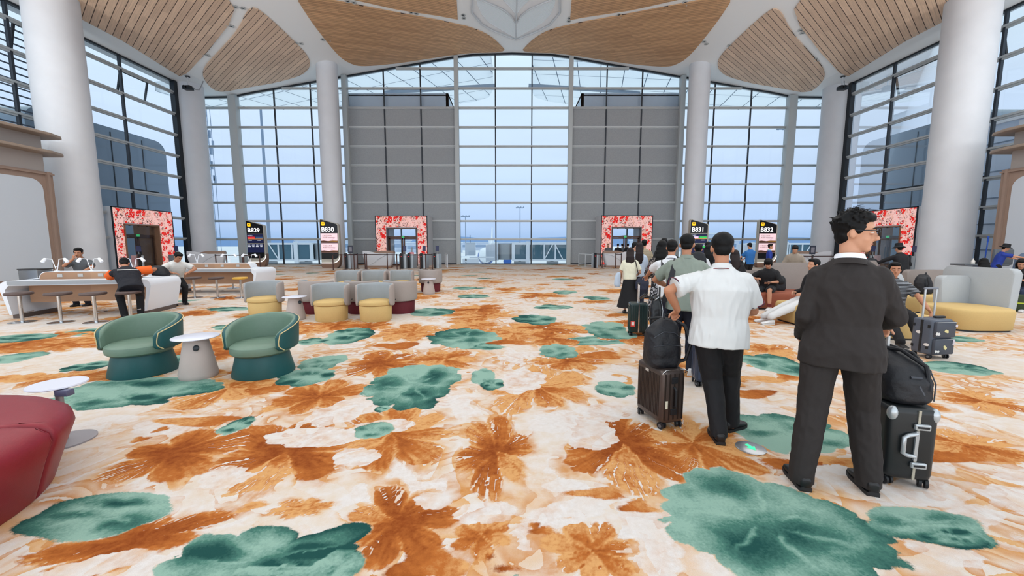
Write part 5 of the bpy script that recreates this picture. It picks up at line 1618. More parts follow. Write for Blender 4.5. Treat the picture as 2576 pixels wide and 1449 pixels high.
bench('terracotta bench with tall taupe back under the boy', (6.95, 10.15, 0), 0, 2.2, .85, TERR, ((-.62, .44, .95, .9, 0, DTAU), (.42, .46, 1.15, 1.1, 0, DTAU)))
bench('mustard bench with light grey back under the man in stripes', (6.60, 6.95, 0), R(-8), 1.0, .85, YEL, ((.15, .45, .8, 1.06, 0, LGREY),))
bench('mustard bench behind the suited man, side-on', (6.05, 8.1, 0), R(-90), .8, .85, YEL, ((0, .46, .8, .75, 0, DTAU),))
bench('mustard bench with a tall grey back at the right edge', (8.80, 7.62, 0), R(-90), 1.02, 1.15, YEL, ((-.50, .74, 1.25, 1.12, 0, LGREY), (-.62, .4, .6, .94, R(90), LGREY)), r=.35)
bench('mustard bench with taupe back holding the black backpack', (9.75, 9.6, 0), R(-4), 1.3, .85, YEL, ((.75, .45, 1.15, .95, 0, DTAU),))
bench('taupe-backed bench further behind the man in stripes', (10.3, 11.6, 0), 0, 1.5, .85, TERR, ((.1, .45, 1.3, 1.1, 0, DTAU),))
gs = thing('pouf_seat', 'dark green seat under the woman at the right edge', 'stool', (12.5, 9.7, 0))
MB().loft([sq_ring(.48 * q, .46 * q, z, .7, 40) for q, z in ((.92, 0), (.96, .03), (1.0, .2), (1.0, .38), (.95, .42), (.3, .43))]).build('seat', mat('dark_green_fabric', (54, 66, 44), .8), gs)
MB().loft([sq_ring(.49, .47, .2, .7, 40), sq_ring(.495, .475, .215, .7, 40), sq_ring(.49, .47, .23, .7, 40)]).build('lime_band', mat('lime_band', (176, 190, 60), .6), gs)

# ================================================================== luggage
TYRE = mat('castor_black', (20, 22, 26), .5); HUB = mat('castor_hub', (150, 154, 160), .35, .6)


def wheel_pair(t, x, y, r=.03, rz=0):
    w = MB()
    for s_ in (-1, 1):
        w.lathe([(r * .5, -.011), (r, -.008), (r, .008), (r * .5, .011)], 16, (0, 0, s_ * .016))
    o = w.build('wheel', TYRE, t); o.matrix_local = Matrix.Translation((x, y, r)) @ Matrix.Rotation(rz, 4, 'Z') @ Matrix.Rotation(R(90), 4, 'Y')
    h_ = MB()
    for s_ in (-1, 1):
        h_.lathe([(0, 0), (r * .5, 0)], 10, (0, 0, s_ * .028))
    hb = h_.build('hub', HUB, o)
    MB().tube([(0, 0, 0), (-r * 1.3, 0, 0)], .012, 8).build('fork', TYRE, o)


def suitcase(lab, loc, rz, th, wd, h, m, ribs=None, handle=0.0, hm=None, lift=.06, name='suitcase'):
    """th = thickness (x), wd = width (y); the narrow end at -y carries lock and carry handle"""
    t = thing(name, lab, 'suitcase', loc, rz, None)
    rings = []
    r0 = min(.045, th * .25)
    for z, q in ((lift, .03), (lift + .012, .008), (lift + .04, 0), (lift + h - .04, 0), (lift + h - .012, .008), (lift + h, .03)):
        rings.append([Vector((a, b, z)) for a, b in rrect(th - q, wd - q, r0, 5)])
    MB().loft(rings).build('shell', m, t, True, 50)
    if ribs:
        mb = MB()
        for k in range(ribs[0]):
            y = -wd / 2 + .05 + (wd - .1) * k / (ribs[0] - 1)
            for s_ in (-1, 1):
                mb.box((s_ * th / 2, y, lift + h / 2), (.008, ribs[2], h - .1), bev=.003)
        for k in range(ribs[1]):
            x = -th / 2 + .03 + (th - .06) * k / max(1, ribs[1] - 1)
            mb.box((x, -wd / 2, lift + h / 2), (ribs[2], .01, h - .06), bev=.003).box((x, wd / 2, lift + h / 2), (ribs[2], .008, h - .06))
        mb.build('ribs', ribs[3], t, False)
    for sx in (-1, 1):
        for sy_ in (-1, 1):
            wheel_pair(t, sx * (th / 2 - .035), sy_ * (wd / 2 - .04), .032, R(20 * sx * sy_))
    if handle:
        mb = MB()
        for s_ in (-1, 1):
            mb.tube([(0, wd / 2 - .06 + 0 * s_, 0), (0, 0, 0)][:0] or [(s_ * .0 + .0, s_ * .07, lift + h - .02), (0, s_ * .07, lift + h + handle)], .009, 8)
        mb.build('trolley_tubes', hm or CHROME, t)
        MB().box((0, 0, lift + h + handle), (.035, .19, .028), bev=.01).build('trolley_grip', TYRE, t, False)
    return t


BRC = mat('bronze_aluminium', (82, 72, 68), .35, .6, noise=.05, nscale=40, stretch=(1, 30, 1)); BRR = mat('bronze_rib', (58, 50, 47), .3, .7)
s1 = suitcase('brown ribbed aluminium suitcase under the black backpack', (1.345, 3.50, 0), R(15), .235, .40, .47, BRC, (15, 5, .012, BRR), .0)
for z in (.16, .44):
    MB().box((0, -.204, z), (.06, .012, .055), bev=.005).build('lock', TYRE, s1, False)
MB().tube([(.0, -.2, .2), (.0, -.225, .22), (.0, -.225, .36), (.0, -.2, .38)], .011, 8).build('carry_handle', TYRE, s1)
for sx in (-1, 1):
    MB().tube([(sx * .11, -.19, .50), (sx * .118, -.205, .515), (sx * .09, -.2, .532), (sx * .05, -.2, .533)], .007, 8).build('corner_guard', CHROME, s1)
MB().box((-.121, .02, .48), (.006, .05, .025)).build('badge', CHROME, s1, False)
MB().box((-.075, -.206, .23), (.022, .004, .07)).build('sticker', mat('sticker_cream', (204, 200, 180), .5), s1, False)
MB().tube([(-.05, .10, .52), (-.05, .10, .93)], .009, 8).tube([(.05, .10, .52), (.05, .10, .93)], .009, 8).tube([(-.06, .10, .93), (.06, .10, .93)], .014, 8).build('trolley_handle', TYRE, s1)
SLATE = mat('slate_suitcase', (44, 54, 74), .35, .2, spec=.5)
s2 = suitcase('slate blue ribbed suitcase beside the man in the green polo', (2.29, 4.42, 0), R(-10), .40, .24, .62, SLATE, (3, 9, .02, mat('slate_rib', (56, 68, 92), .3, .3)), .32)
GRN = mat('dark_green_suitcase', (22, 42, 42), .3, .2, spec=.6)
s3 = suitcase('small dark green suitcase with a red sticker beside the girl in black skirt', (2.24, 6.98, 0), R(-10), .32, .27, .52, GRN, (4, 8, .012, mat('green_rib', (30, 54, 54), .3, .4)), .34)
MB().box((0, -.14, .32), (.022, .012, .5)).build('frame_strip', CHROME, s3, False)
MB().box((-.10, -.142, .22), (.075, .006, .1)).build('sticker', mat('sticker_red', (206, 70, 60), .5), s3, False)
MB().box((-.10, -.146, .225), (.045, .004, .06)).build('sticker_inner', mat('sticker_white', (226, 220, 214), .5), s3, False)
BLK = mat('black_suitcase', (24, 28, 30), .4, noise=.05, nscale=90); SILV = mat('silver_fitting', (176, 182, 186), .3, .5)
s4 = suitcase('black hard suitcase with silver corners and handle by the suited man', (2.66, 2.66, 0), R(-14), .275, .40, .485, BLK, None, 0)
MB().box((.02, -.202, .30), (.014, .008, .47)).build('frame_strip', mat('strip_cream', (168, 164, 150), .4, .3), s4, False)
for z in (.17, .43):
    l_ = MB().box((.035, -.212, z), (.085, .022, .04), bev=.008).build('latch', SILV, s4, False)
    MB().box((.035, -.225, z), (.06, .004, .012)).build('dial', TYRE, l_, False)
MB().tube([(.015, -.205, .225), (-.035, -.215, .235), (-.06, -.22, .25), (-.06, -.22, .355), (-.035, -.215, .37), (.015, -.205, .38)], .013, 10).build('carry_handle', SILV, s4)
MB().box((.015, -.207, .30), (.018, .012, .2)).build('handle_bar', SILV, s4, False)
for sx in (-1, 1):
    mb = MB(); mb.sphere((sx * .112, -.176, .50), (.030, .030, .050), 14, 10); mb.build('corner_guard', SILV, s4)
MB().tube([(-.03, .08, .5), (-.03, .08, .97)], .012, 10).tube([(-.13, .08, .5), (-.13, .08, .97)], .012, 10).build('trolley_tubes', SILV, s4)
MB().box((-.08, .08, .98), (.15, .04, .03), bev=.012).build('trolley_grip', TYRE, s4, False)
GRC = mat('grey_suitcase', (78, 84, 96), .4, .1, noise=.04, nscale=50)
s5 = suitcase('grey suitcase covered in stickers beside the man in stripes', (6.00, 5.58, 0), R(6), .34, .27, .50, GRC, None, 0)
for z in (.185, .425):
    pk_ = MB().box((.0, -.15, z), (.31, .05, .225), bev=.02).build('front_pocket', mat('grey_pocket', (62, 66, 76), .45), s5, True, 40)
    MB().box((0, -.1765, z + .105), (.29, .004, .008)).build('zip_line', SILV, pk_, False)
rs_ = random.Random(3)
for k in range(11):
    x, z = -.12 + .12 * (k % 3) + rs_.uniform(-.03, .03), (.12, .18, .25, .36, .42, .48)[k % 6] + rs_.uniform(-.02, .02)
    MB().plate([(.018 * math.cos(a) * (1 + .3 * math.sin(3 * a + k)), .022 * math.sin(a)) for a in [R(30 * q) for q in range(12)]], (x, -.176, z), (1, 0, 0), (0, 0, 1), .003).build('sticker', mat('sticker_pale_%d' % (k % 3), ((214, 210, 206), (220, 206, 150), (200, 190, 196))[k % 3], .5), s5, False)
for y, z in ((.03, .36), (-.08, .2)):
    MB().plate([(.034 * math.cos(a), .022 * math.sin(a)) for a in [R(30 * q) for q in range(12)]], (-.171, y, z), (0, -1, 0), (0, 0, 1), .003).build('sticker', mat('sticker_pale_0'), s5, False)
MB().box((-.171, .0, .31), (.006, .03, .46)).build('side_zip', TYRE, s5, False)
for y in (-.09, .1):
    for z in (.16, .46):
        MB().box((-.172, y, z), (.006, .03, .04)).build('rivet_plate', TYRE, s5, False)
MB().tube([(-.10, .06, .54), (-.10, .06, .97)], .013, 10).build('trolley_tubes', SILV, s5); MB().tube([(.08, .06, .54), (.08, .06, .97)], .013, 10).build('trolley_tubes', SILV, s5)
MB().box((-.01, .06, .98), (.22, .035, .03), bev=.012).build('trolley_grip', mat('grip_grey', (110, 114, 122), .4), s5, False)
MB().box((.04, -.04, .585), (.16, .05, .03), bev=.01).build('top_handle', TYRE, s5, False)

# floor marker light with green arrow
pk = thing('floor_light', 'round steel floor light with a green arrow in the carpet', 'light', (1.885, 2.985, 0), R(-16))
MB().lathe([(0, .001), (.108, .001), (.108, .006), (.10, .010), (0, .011)], 40).build('disc', mat('disc_steel', (176, 180, 184), .3, .8), pk)
GA = mat('arrow_green', (40, 230, 140), .4, emit=(50, 240, 150), es=1.0)
MB().plate([(-.045, .012), (.0, .012), (.0, .035), (.05, 0), (.0, -.035), (.0, -.012), (-.045, -.012)], (0, 0, .0115), Vector((.45, -.9, 0)).normalized(), Vector((.9, .45, 0)).normalized(), .002).build('arrow', GA, pk, False)

# ceiling devices and downlights
for x, lab in ((-22.15, 'black camera hung from the ceiling by the far left column'), (22.6, 'black camera hung from the ceiling by the far right column')):
    c_ = thing('ceiling_camera', lab, 'camera', (x, 28.55, 12.35))
    MB().cyl((0, 0, .0), .05, .68, 12).build('stem', WHITE, c_)
    MB().cyl((0, 0, .62), .14, .04, 16).build('ceiling_plate', BLACKF, c_)
    MB().box((0, -.05, -.1), (.55, .42, .26), bev=.05).build('body', BLACKF, c_, True)
    MB().lathe([(.0, 0), (.09, 0), (.1, .1), (0, .1)], 16).build('lens', SIGNK, c_).matrix_local = Matrix.Translation((-.05, -.36, -.1)) @ Matrix.Rotation(R(-90), 4, 'X')
    MB().tube([(.25, 0, 0), (.4, .1, -.15), (.5, .3, -.1), (.55, .5, .3), (.6, .6, .6)], .03, 8).build('cable', SOLIDG, c_)
DLP = [(573, 64, 'left pale fields'), (515, 138, 'left pale fields'), (601, 18, 'left pale fields'), (750, 108, 'left rib'), (819, 100, 'left rib'), (414, 161, 'left soffit'), (882, 4, 'left upper rib'), (1041, 32, 'left upper rib'), (1166, 41, 'skylight left'),
       (1432, 49, 'skylight right'), (1562, 40, 'right upper rib'), (1728, 9, 'right upper rib'), (1774, 107, 'right rib'), (1838, 117, 'right rib'), (2017, 79, 'right pale fields'), (2053, 150, 'right pale fields'), (2148, 171, 'right soffit')]
WH_ = {'left pale fields': 'between the pale left wood fields', 'left rib': 'on the broad left rib', 'left soffit': 'on the left soffit', 'left upper rib': 'on the thin rib left of the skylight', 'skylight left': 'at the left corner of the skylight',
       'skylight right': 'at the right corner of the skylight', 'right upper rib': 'on the thin rib right of the skylight', 'right rib': 'on the broad right rib', 'right pale fields': 'between the pale right wood fields', 'right soffit': 'on the right soffit'}
proto = None
for x, y, w in DLP:
    (cx, cy), = pts_ce([(x, y)])
    for q in (-.17, .17):
        if proto is None:
            proto = thing('downlight', '', 'light', (0, 0, 0))
            MB().lathe([(.13, 0), (.15, -.03), (.13, -.045), (.10, -.045), (.09, -.01), (.0, -.008)], 20, caps=False).build('ring', ALU, proto)
            MB().sphere((0, 0, -.015), (.075, .075, .03), 12, 8).build('lens', mat('downlight_lens', (70, 76, 80), .2, .3), proto)
            o = proto
        else:
            o = dup(proto, (0, 0, 0))
        sk = 'skylight' in w
        px_, py_ = cx + (0 if sk else q * .8), cy + (q if sk else q * .6)
        o.location = (px_, py_, Hc(px_) - .0)
        o['label'] = 'small paired ceiling downlight ' + WH_[w]; o['group'] = 'ceiling downlights ' + WH_[w]

# cleaning trolley
ct = thing('cleaning_trolley', 'blue cleaning trolley with a grey bag board near the right column', 'trolley', (18.2, 15.6, 0), R(-8))
CB = mat('trolley_blue', (20, 70, 160), .45); CG = mat('trolley_grey', (92, 98, 104), .5)
MB().box((-.25, 0, .45), (.75, .6, .6), bev=.03).build('bucket_box', CB, ct, True)
MB().box((.25, 0, .13), (1.9, .66, .1), bev=.02).build('deck', CG, ct, True)
MB().box((.1, 0, .82), (1.5, .62, .06), bev=.02).build('shelf', CG, ct, True)
MB().box((.75, -.12, 1.12), (.66, .14, .62), bev=.06).build('bag_board', CG, ct, True)
MB().box((.68, -.195, 1.22), (.08, .01, .04)).build('emblem', REDL, ct, False)
MB().tube([(.45, .2, .8), (.5, .22, 1.75)], .02, 8).build('brush_handle', CB, ct)
MB().box((.5, .22, 1.82), (.06, .04, .22), bev=.015).build('brush_grip', CB, ct, True)
for x in (-.5, -.2):
    MB().lathe([(.05, 0), (.06, .02), (.06, .12), (.02, .17), (.02, .22), (0, .22)], 12, (x + .3, -.1, .85)).build('spray_bottle', mat('bottle_white'), ct)
for x in (-.55, 1.05):
    for y in (-.26, .26):
        MB().lathe([(.07, -.02), (.07, .02)], 14).build('wheel', TYRE, ct).matrix_local = Matrix.Translation((x, y, .07)) @ Matrix.Rotation(R(90), 4, 'X')
# ================================================================== people
from mathutils import noise as mnoise
SKIN = mat('skin', (188, 138, 110), .5, spec=.3); SKIN2 = mat('skin_tan', (172, 120, 92), .5, spec=.3); HAIRB = mat('hair_black', (8, 8, 9), .55, spec=.18); HAIRBR = mat('hair_dark_brown', (30, 18, 17), .5, spec=.25)
EYEW = mat('eye_white', (220, 216, 212), .3); EYED = mat('eye_dark', (20, 16, 16), .2); LIPS = mat('lips', (160, 92, 84), .5)
SHOEB = mat('shoe_black', (18, 18, 20), .4); SHOEW = mat('shoe_white', (214, 214, 214), .5); SOLEW = mat('sole_white', (206, 206, 204), .6); SOLEB = mat('sole_black', (26, 26, 28), .6)


class Blob:
    """closed shapes that are fused into one continuous skin"""
    def __init__(self):
        self.mb = MB()

    def cap(self, p0, p1, r0, r1, flat0=False, flat1=False, seg=14, sq=(1, 1), up=None):
        p0, p1 = Vector(p0), Vector(p1); d = p1 - p0; L_ = d.length
        if L_ < 1e-5:
            return self
        x = d / L_
        u = Vector(up) if up is not None else (Vector((1, 0, 0)) if abs(x.x) < .9 else Vector((0, 1, 0)))
        u = (u - x * u.dot(x)).normalized(); v = x.cross(u)
        prof = []
        if not flat0:
            prof += [(-r0 * math.cos(a), r0 * math.sin(a)) for a in (.25, .7, 1.15)]
        else:
            prof += [(0, r0 * .05), (0, r0)] if False else []
        prof += [(0, r0), (L_, r1)]
        if not flat1:
            prof += [(L_ + r1 * math.cos(a), r1 * math.sin(a)) for a in (1.15, .7, .25)]
        rings = [[p0 + x * t + (u * sq[0] * math.cos(2 * PI * k / seg) + v * sq[1] * math.sin(2 * PI * k / seg)) * r_ for k in range(seg)] for t, r_ in prof]
        self.mb.loft(rings); return self

    def chain(self, pts, rad, flat=False):
        for i in range(len(pts) - 1):
            self.cap(pts[i], pts[i + 1], rad[i], rad[i + 1], False, flat and i == len(pts) - 2)
        return self

    def ell(self, c, r, rot=None, seg=18, rings=12):
        self.mb.sphere(c, r, seg, rings, rot); return self

    def rings(self, rs):
        self.mb.loft(rs); return self

    def build(self, name, m, parent, voxel=.012, smooth=4, fold=None, ang=60, shear=None):
        bm = self.mb.bm
        bmesh.ops.recalc_face_normals(bm, faces=bm.faces)
        me = bpy.data.meshes.new('tmp'); bm.to_mesh(me); bm.free()
        o = bpy.data.objects.new('tmp', me); COL.objects.link(o)
        md = o.modifiers.new('r', 'REMESH'); md.mode = 'VOXEL'; md.voxel_size = voxel; md.adaptivity = 0
        if smooth:
            sm = o.modifiers.new('s', 'SMOOTH'); sm.factor = .5; sm.iterations = smooth
        dg = bpy.context.evaluated_depsgraph_get()
        m2 = bpy.data.meshes.new_from_object(o.evaluated_get(dg)); bpy.data.objects.remove(o)
        if fold:
            amp, fx, fz = fold
            nv = len(m2.vertices); co = np.empty(nv * 3, np.float32); no = np.empty(nv * 3, np.float32)
            m2.vertices.foreach_get('co', co); m2.vertex_normals.foreach_get('vector', no); co = co.reshape(-1, 3); no = no.reshape(-1, 3)
            w = np.fromiter((.7 * mnoise.noise(Vector((p[0] * fx + 3.1, p[1] * fx, p[2] * fz))) + .7 * (.25 - abs(mnoise.noise(Vector((p[0] * fx * 1.7 + p[2] * fz * .8, p[1] * fx * 1.7 + 7, p[2] * fz * 1.9))))) + .22 * mnoise.noise(Vector((p[0] * fx * 4.2, p[1] * fx * 4.2 + 3, p[2] * fz * 5.0))) for p in co.tolist()), np.float32, nv)
            m2.vertices.foreach_set('co', (co + no * (amp * w)[:, None]).ravel()); m2.update()
        m2.polygons.foreach_set('use_smooth', [True] * len(m2.polygons)); m2.name = name
        return link(name, m2, m, parent)


def ik(a, b, l1, l2, pole):
    a, b = Vector(a), Vector(b); d = b - a; L_ = d.length
    if L_ > (l1 + l2) * .999:
        b = a + d.normalized() * (l1 + l2) * .999; d = b - a; L_ = d.length
    x = d.normalized(); p = Vector(pole); p = (p - x * p.dot(x))
    p = p.normalized() if p.length > 1e-6 else Vector((0, 1, 0))
    ca = (l1 * l1 + L_ * L_ - l2 * l2) / (2 * l1 * L_); ca = max(-1, min(1, ca)); sa = math.sqrt(1 - ca * ca)
    return a + x * l1 * ca + p * l1 * sa, b


def ell_ring(c, rx, ry, T=None, n=24, e=.9):
    c = Vector(c); T = T or Matrix.Identity(3); r_ = []
    for k in range(n):
        a = 2 * PI * k / n; ca, sa = math.cos(a), math.sin(a)
        r_.append(c + T @ Vector((rx * math.copysign(abs(ca) ** e, ca), ry * math.copysign(abs(sa) ** e, sa), 0)))
    return r_


def hand(B, wrist, d, nrm, side, curl=.5, s=1.0, spread=1.0):
    """palm and five fingers; d = pointing direction, nrm = out of the back of the hand, side=+1 thumb towards nrm x d"""
    d = Vector(d).normalized(); nrm = Vector(nrm); nrm = (nrm - d * nrm.dot(d)).normalized(); t = nrm.cross(d) * side
    w = Vector(wrist)
    M_ = Matrix((t, d, nrm)).transposed()
    B.ell(w + d * .045 * s, (.040 * s, .052 * s, .015 * s), M_)
    B.cap(w - d * .01, w + d * .03, .024 * s, .022 * s, seg=10, sq=(1, 1))
    for i, (off, ln, r_) in enumerate(((.028, .074, .0085), (.010, .082, .009), (-.009, .076, .0085), (-.027, .060, .0075))):
        p = w + d * .085 * s + t * off * s - d * abs(off) * .25 * s; dirv = (d + t * off * 1.6 * spread).normalized(); c = curl * (1 + .12 * i)
        for j, f in enumerate((.45, .32, .25)):
            rot = Matrix.Rotation(c * (.75, .95, .7)[j] * 1.25, 3, t if side * 1 > 0 else t)
            ax = nrm.cross(dirv).normalized()
            dirv = Matrix.Rotation(-c * (.75, .95, .7)[j], 3, ax * -1) @ dirv if False else (dirv * math.cos(c * (.75, .95, .7)[j]) - (nrm - dirv * nrm.dot(dirv)).normalized() * math.sin(c * (.75, .95, .7)[j])).normalized() if j == 0 else bend(dirv, t, c * (.75, .95, .7)[j], side)
            q = p + dirv * ln * f * s
            B.cap(p, q, r_ * s, r_ * (.95 - .05 * j) * s, seg=8); p = q
    p = w + d * .022 * s + t * .03 * s; dirv = (t * .75 + d * .62 - nrm * .25).normalized()
    for f in (.038, .030):
        q = p + dirv * f * s; B.cap(p, q, .0105 * s, .0095 * s, seg=8); p = q
        dirv = (dirv + d * .25 - nrm * .45 * curl - t * .35 * curl).normalized()


def bend(v, t, a, side):
    # rotate v about the knuckle axis t towards the palm
    r1 = Matrix.Rotation(a, 3, t) @ v
    r2 = Matrix.Rotation(-a, 3, t) @ v
    return r1 if side > 0 else r2


def shoe(parent, ankle, yaw, pitch, m, sole, s=1.0, z0=0.0):
    o = thing_part = None
    fr = Matrix.Rotation(yaw, 3, 'Z') @ Matrix.Rotation(pitch, 3, 'X')
    A = Vector((ankle[0], ankle[1], z0))
    sec = ((-.075, .020, .010, .075), (-.07, .030, .0, .088), (-.03, .035, .0, .098), (.02, .036, .0, .088), (.07, .042, .0, .066), (.12, .046, .0, .054), (.165, .040, .004, .046), (.19, .022, .010, .036))
    rings = []
    for y, hw, zb, zt in sec:
        rings.append([A + fr @ Vector((hw * s * math.copysign(abs(math.cos(a)) ** .7, math.cos(a)), y * s, (.018 + zb + zt) / 2 * s + (zt - zb - .018) / 2 * s * math.copysign(abs(math.sin(a)) ** .8, math.sin(a)))) for a in [2 * PI * k / 16 for k in range(16)]])
    sh = MB().loft(rings).build('shoe', m, parent, True, 60)
    rings = []
    for y, hw, zb, zt in sec:
        rings.append([A + fr @ Vector((x * (hw + .003) * s, y * s, z * s)) for x, z in ((-1, zb), (1, zb), (1, zb + .022), (-1, zb + .022))])
    MB().loft(rings).build('sole', sole, sh, False)


def person(label, loc, rz, h=1.70, pelvis=(0, 0, .93), lean=0.0, roll=0.0, twist=0.0, head=(0, 0, 0), lh=(-.27, .03, .80), rh=(.27, .03, .80), le=(-.4, -1, 0), re=(.4, -1, 0),
           lf=(-.10, 0, 0), rf=(.10, 0, 0), fz=(0, 0), lk=(0, 1, .1), rk=(0, 1, .1), top=None, sleeve='short', hem=-.10, top_w=1.0, bottom='trousers', bot=None, shoes=(None, None), hair='short', hairm=None,
           skin=None, vox=.012, face=False, fat=1.0, curl=(.5, .5), hdir=(None, None), hn=(None, None), sex='m', collar=None, fold=None, group=None, leg_r=1.0, hair_tuft=0, hem_z=.045, hem_w=1.0, sl_r=1.0, sh=1.0):
    t = thing('person', label, 'person', loc, rz, group)
    k = h / 1.70
    skin = skin or SKIN; hairm = hairm or HAIRB
    P = Vector(pelvis) * k
    T = Matrix.Rotation(twist, 3, 'Z') @ Matrix.Rotation(roll, 3, 'Y') @ Matrix.Rotation(-lean, 3, 'X')
    at = lambda x, y, z: P + T @ Vector((x * k, y * k, z * k))
    f = 1.0 if sex == 'm' else .9
    sw = .185 * f * sh
    NB = at(0, -.005, .50)
    HM = Matrix.Rotation(head[1], 3, 'Z') @ Matrix.Rotation(-head[0], 3, 'X') @ Matrix.Rotation(head[2], 3, 'Y')
    nk = Matrix.Rotation(head[1] * .3, 3, 'Z') @ Matrix.Rotation(-(head[0] * .55 + lean * .3), 3, 'X')
    HC = NB + nk @ Vector((0, .03, .165)) * k
    hp = lambda x, y, z: HC + HM @ Vector((x * k, y * k, z * k))
    SL, SR = at(-sw, -.01, .415), at(sw, -.01, .415)
    HL, HR = at(-.09, 0, -.02), at(.09, 0, -.02)
    ul, fl_ = .285 * k, .25 * k
    EL, WL = ik(SL, Vector(lh) * k if not isinstance(lh, Vector) else lh, ul, fl_, le)
    ER, WR = ik(SR, Vector(rh) * k if not isinstance(rh, Vector) else rh, ul, fl_, re)
    AL = Vector((lf[0], lf[1], 0)) * k + Vector((0, 0, .085 * k + fz[0])); AR = Vector((rf[0], rf[1], 0)) * k + Vector((0, 0, .085 * k + fz[1]))
    KL, AL2 = ik(HL, AL, .43 * k, .43 * k, lk); KR, AR2 = ik(HR, AR, .43 * k, .43 * k, rk)
    # ---- body
    B = Blob()
    B.ell(hp(0, -.005, .025), (.076 * k, .096 * k, .098 * k), HM, 24, 16)
    B.ell(hp(0, .025, -.045), (.060 * k, .066 * k, .072 * k), HM)
    B.ell(hp(0, .060, -.094), (.030 * k, .028 * k, .024 * k), HM)
    B.cap(hp(0, .088, .012), hp(0, .108, -.032), .010 * k, .015 * k, seg=10); B.ell(hp(0, .103, -.036), (.019 * k, .014 * k, .011 * k), HM)
    B.ell(hp(0, .080, .028), (.052 * k, .018 * k, .014 * k), HM)
    B.ell(hp(0, .078, -.066), (.026 * k, .014 * k, .014 * k), HM)
    for s_ in (-1, 1):
        B.ell(hp(s_ * .034, .050, -.036), (.027 * k, .030 * k, .034 * k), HM)
        B.ell(hp(s_ * .079, -.008, -.008), (.010 * k, .019 * k, .031 * k), HM @ Matrix.Rotation(s_ * .35, 3, 'Z'))
    B.cap(at(0, -.005, .44), hp(0, -.018, -.05), .055 * k * f, .050 * k * f)
    wf = fat
    for z0, z1, r0, r1 in ((.07, .12, .105, .105), (.12, .30, .105, .115), (.30, .42, .115, .085)):
        B.cap(at(0, 0, z0), at(0, 0, z1), r0 * k * wf * f, r1 * k * wf * f, sq=(1.25, .80), up=T @ Vector((1, 0, 0)))
    B.cap(SL.lerp(SR, .06), SR.lerp(SL, .06), .034 * k, .034 * k); B.cap(SL.lerp(SR, .06), SL.lerp(EL, .16), .034 * k, .036 * k); B.cap(SR.lerp(SL, .06), SR.lerp(ER, .16), .034 * k, .036 * k)
    for s_, S, E, W_, cu, hd, hn_ in ((-1, SL, EL, WL, curl[0], hdir[0], hn[0]), (1, SR, ER, WR, curl[1], hdir[1], hn[1])):
        B.cap(S.lerp(E, .14), E, .038 * k * f, .038 * k * f); B.cap(E, E.lerp(W_, .35), .038 * k * f, .040 * k * f); B.cap(E.lerp(W_, .35), W_, .040 * k * f, .026 * k * f)
        d = Vector(hd) if hd else (W_ - E)
        n_ = Vector(hn_) if hn_ else Vector((s_, .2, .2))
        hand(B, W_, d, n_, -s_ if n_.x * s_ > 0 or True else s_, cu, k * f)
    for H_, K_, A_ in ((HL, KL, AL2), (HR, KR, AR2)):
        B.cap(H_, K_, .078 * k * f, .052 * k * f); B.cap(K_, K_.lerp(A_, .3), .052 * k * f, .055 * k * f); B.cap(K_.lerp(A_, .3), A_, .055 * k * f, .036 * k * f)
        B.cap(A_, A_ - Vector((0, 0, .045 * k)), .036 * k, .034 * k)
    B.build('body', skin, t, vox, 3)
    # ---- face
    if face:
        for s_ in (-1, 1):
            e = MB(); e.sphere(hp(s_ * .031, .0765, .006), .0122 * k, 14, 10); e = e.build('eye', EYEW, t)
            MB().sphere(hp(s_ * .031, .0852, .0055), .0052 * k, 10, 6).build('iris', EYED, e)
            MB().sphere(hp(s_ * .031, .0768, .0112), (.0150 * k, .0130 * k, .0088 * k), 14, 8, HM).build('eyelid', skin, t)
            MB().sphere(hp(s_ * .031, .0760, -.0035), (.0145 * k, .0122 * k, .0060 * k), 14, 8, HM).build('eyelid', skin, t)
            MB().tube([hp(s_ * .014, .0945, .026), hp(s_ * .032, .0925, .031), hp(s_ * .05, .082, .026)], [.004 * k, .0048 * k, .003 * k], 6).build('eyebrow', hairm, t)
        MB().tube([hp(-.021, .083, -.067), hp(-.008, .0895, -.0655), hp(.008, .0895, -.0655), hp(.021, .083, -.067)], [.002 * k, .0048 * k, .0048 * k, .002 * k], 8).build('lips', LIPS, t)
    # ---- hair
    hv = max(.008, vox * .8)
    if hair:
        Hb = Blob()
        Hb.ell(hp(0, -.022, .046), (.085 * k, .097 * k, .088 * k), HM, 24, 14); Hb.ell(hp(0, -.048, -.012), (.068 * k, .052 * k, .066 * k), HM)
        Hb.ell(hp(0, .035, .092), (.070 * k, .060 * k, .040 * k), HM)
        for s_ in (-1, 1):
            Hb.ell(hp(s_ * .072, .018, .030), (.014 * k, .026 * k, .040 * k), HM)
        if hair in ('long', 'bob'):
            ln = .36 if hair == 'long' else .25
            for s_ in (-1, 1):
                Hb.ell(hp(s_ * .078, -.01, -.03), (.026 * k, .055 * k, .09 * k), HM)
            dn = (HC + HM @ Vector((0, -.06, -.02)) * k)
            for q in range(6):
                zq = -.02 - ln * q / 5
                base = hp(0, -.075, -.02); c_ = Vector((base.x, base.y, base.z + zq * k)) + T @ Vector((0, -.035 * min(1, q / 2), 0)) * k
                Hb.ell(c_, ((.098 + .006 * q - (.03 if q == 5 else 0)) * k, .046 * k, .075 * k), T)
        if hair == 'bangs':
            Hb.ell(hp(0, .068, .052), (.074 * k, .036 * k, .042 * k), HM)
            for s_ in (-1, 1):
                Hb.ell(hp(s_ * .076, .0, .0), (.022 * k, .05 * k, .06 * k), HM)
            Hb.ell(hp(0, -.03, .04), (.098 * k, .105 * k, .092 * k), HM)
        rs = random.Random(len(label))
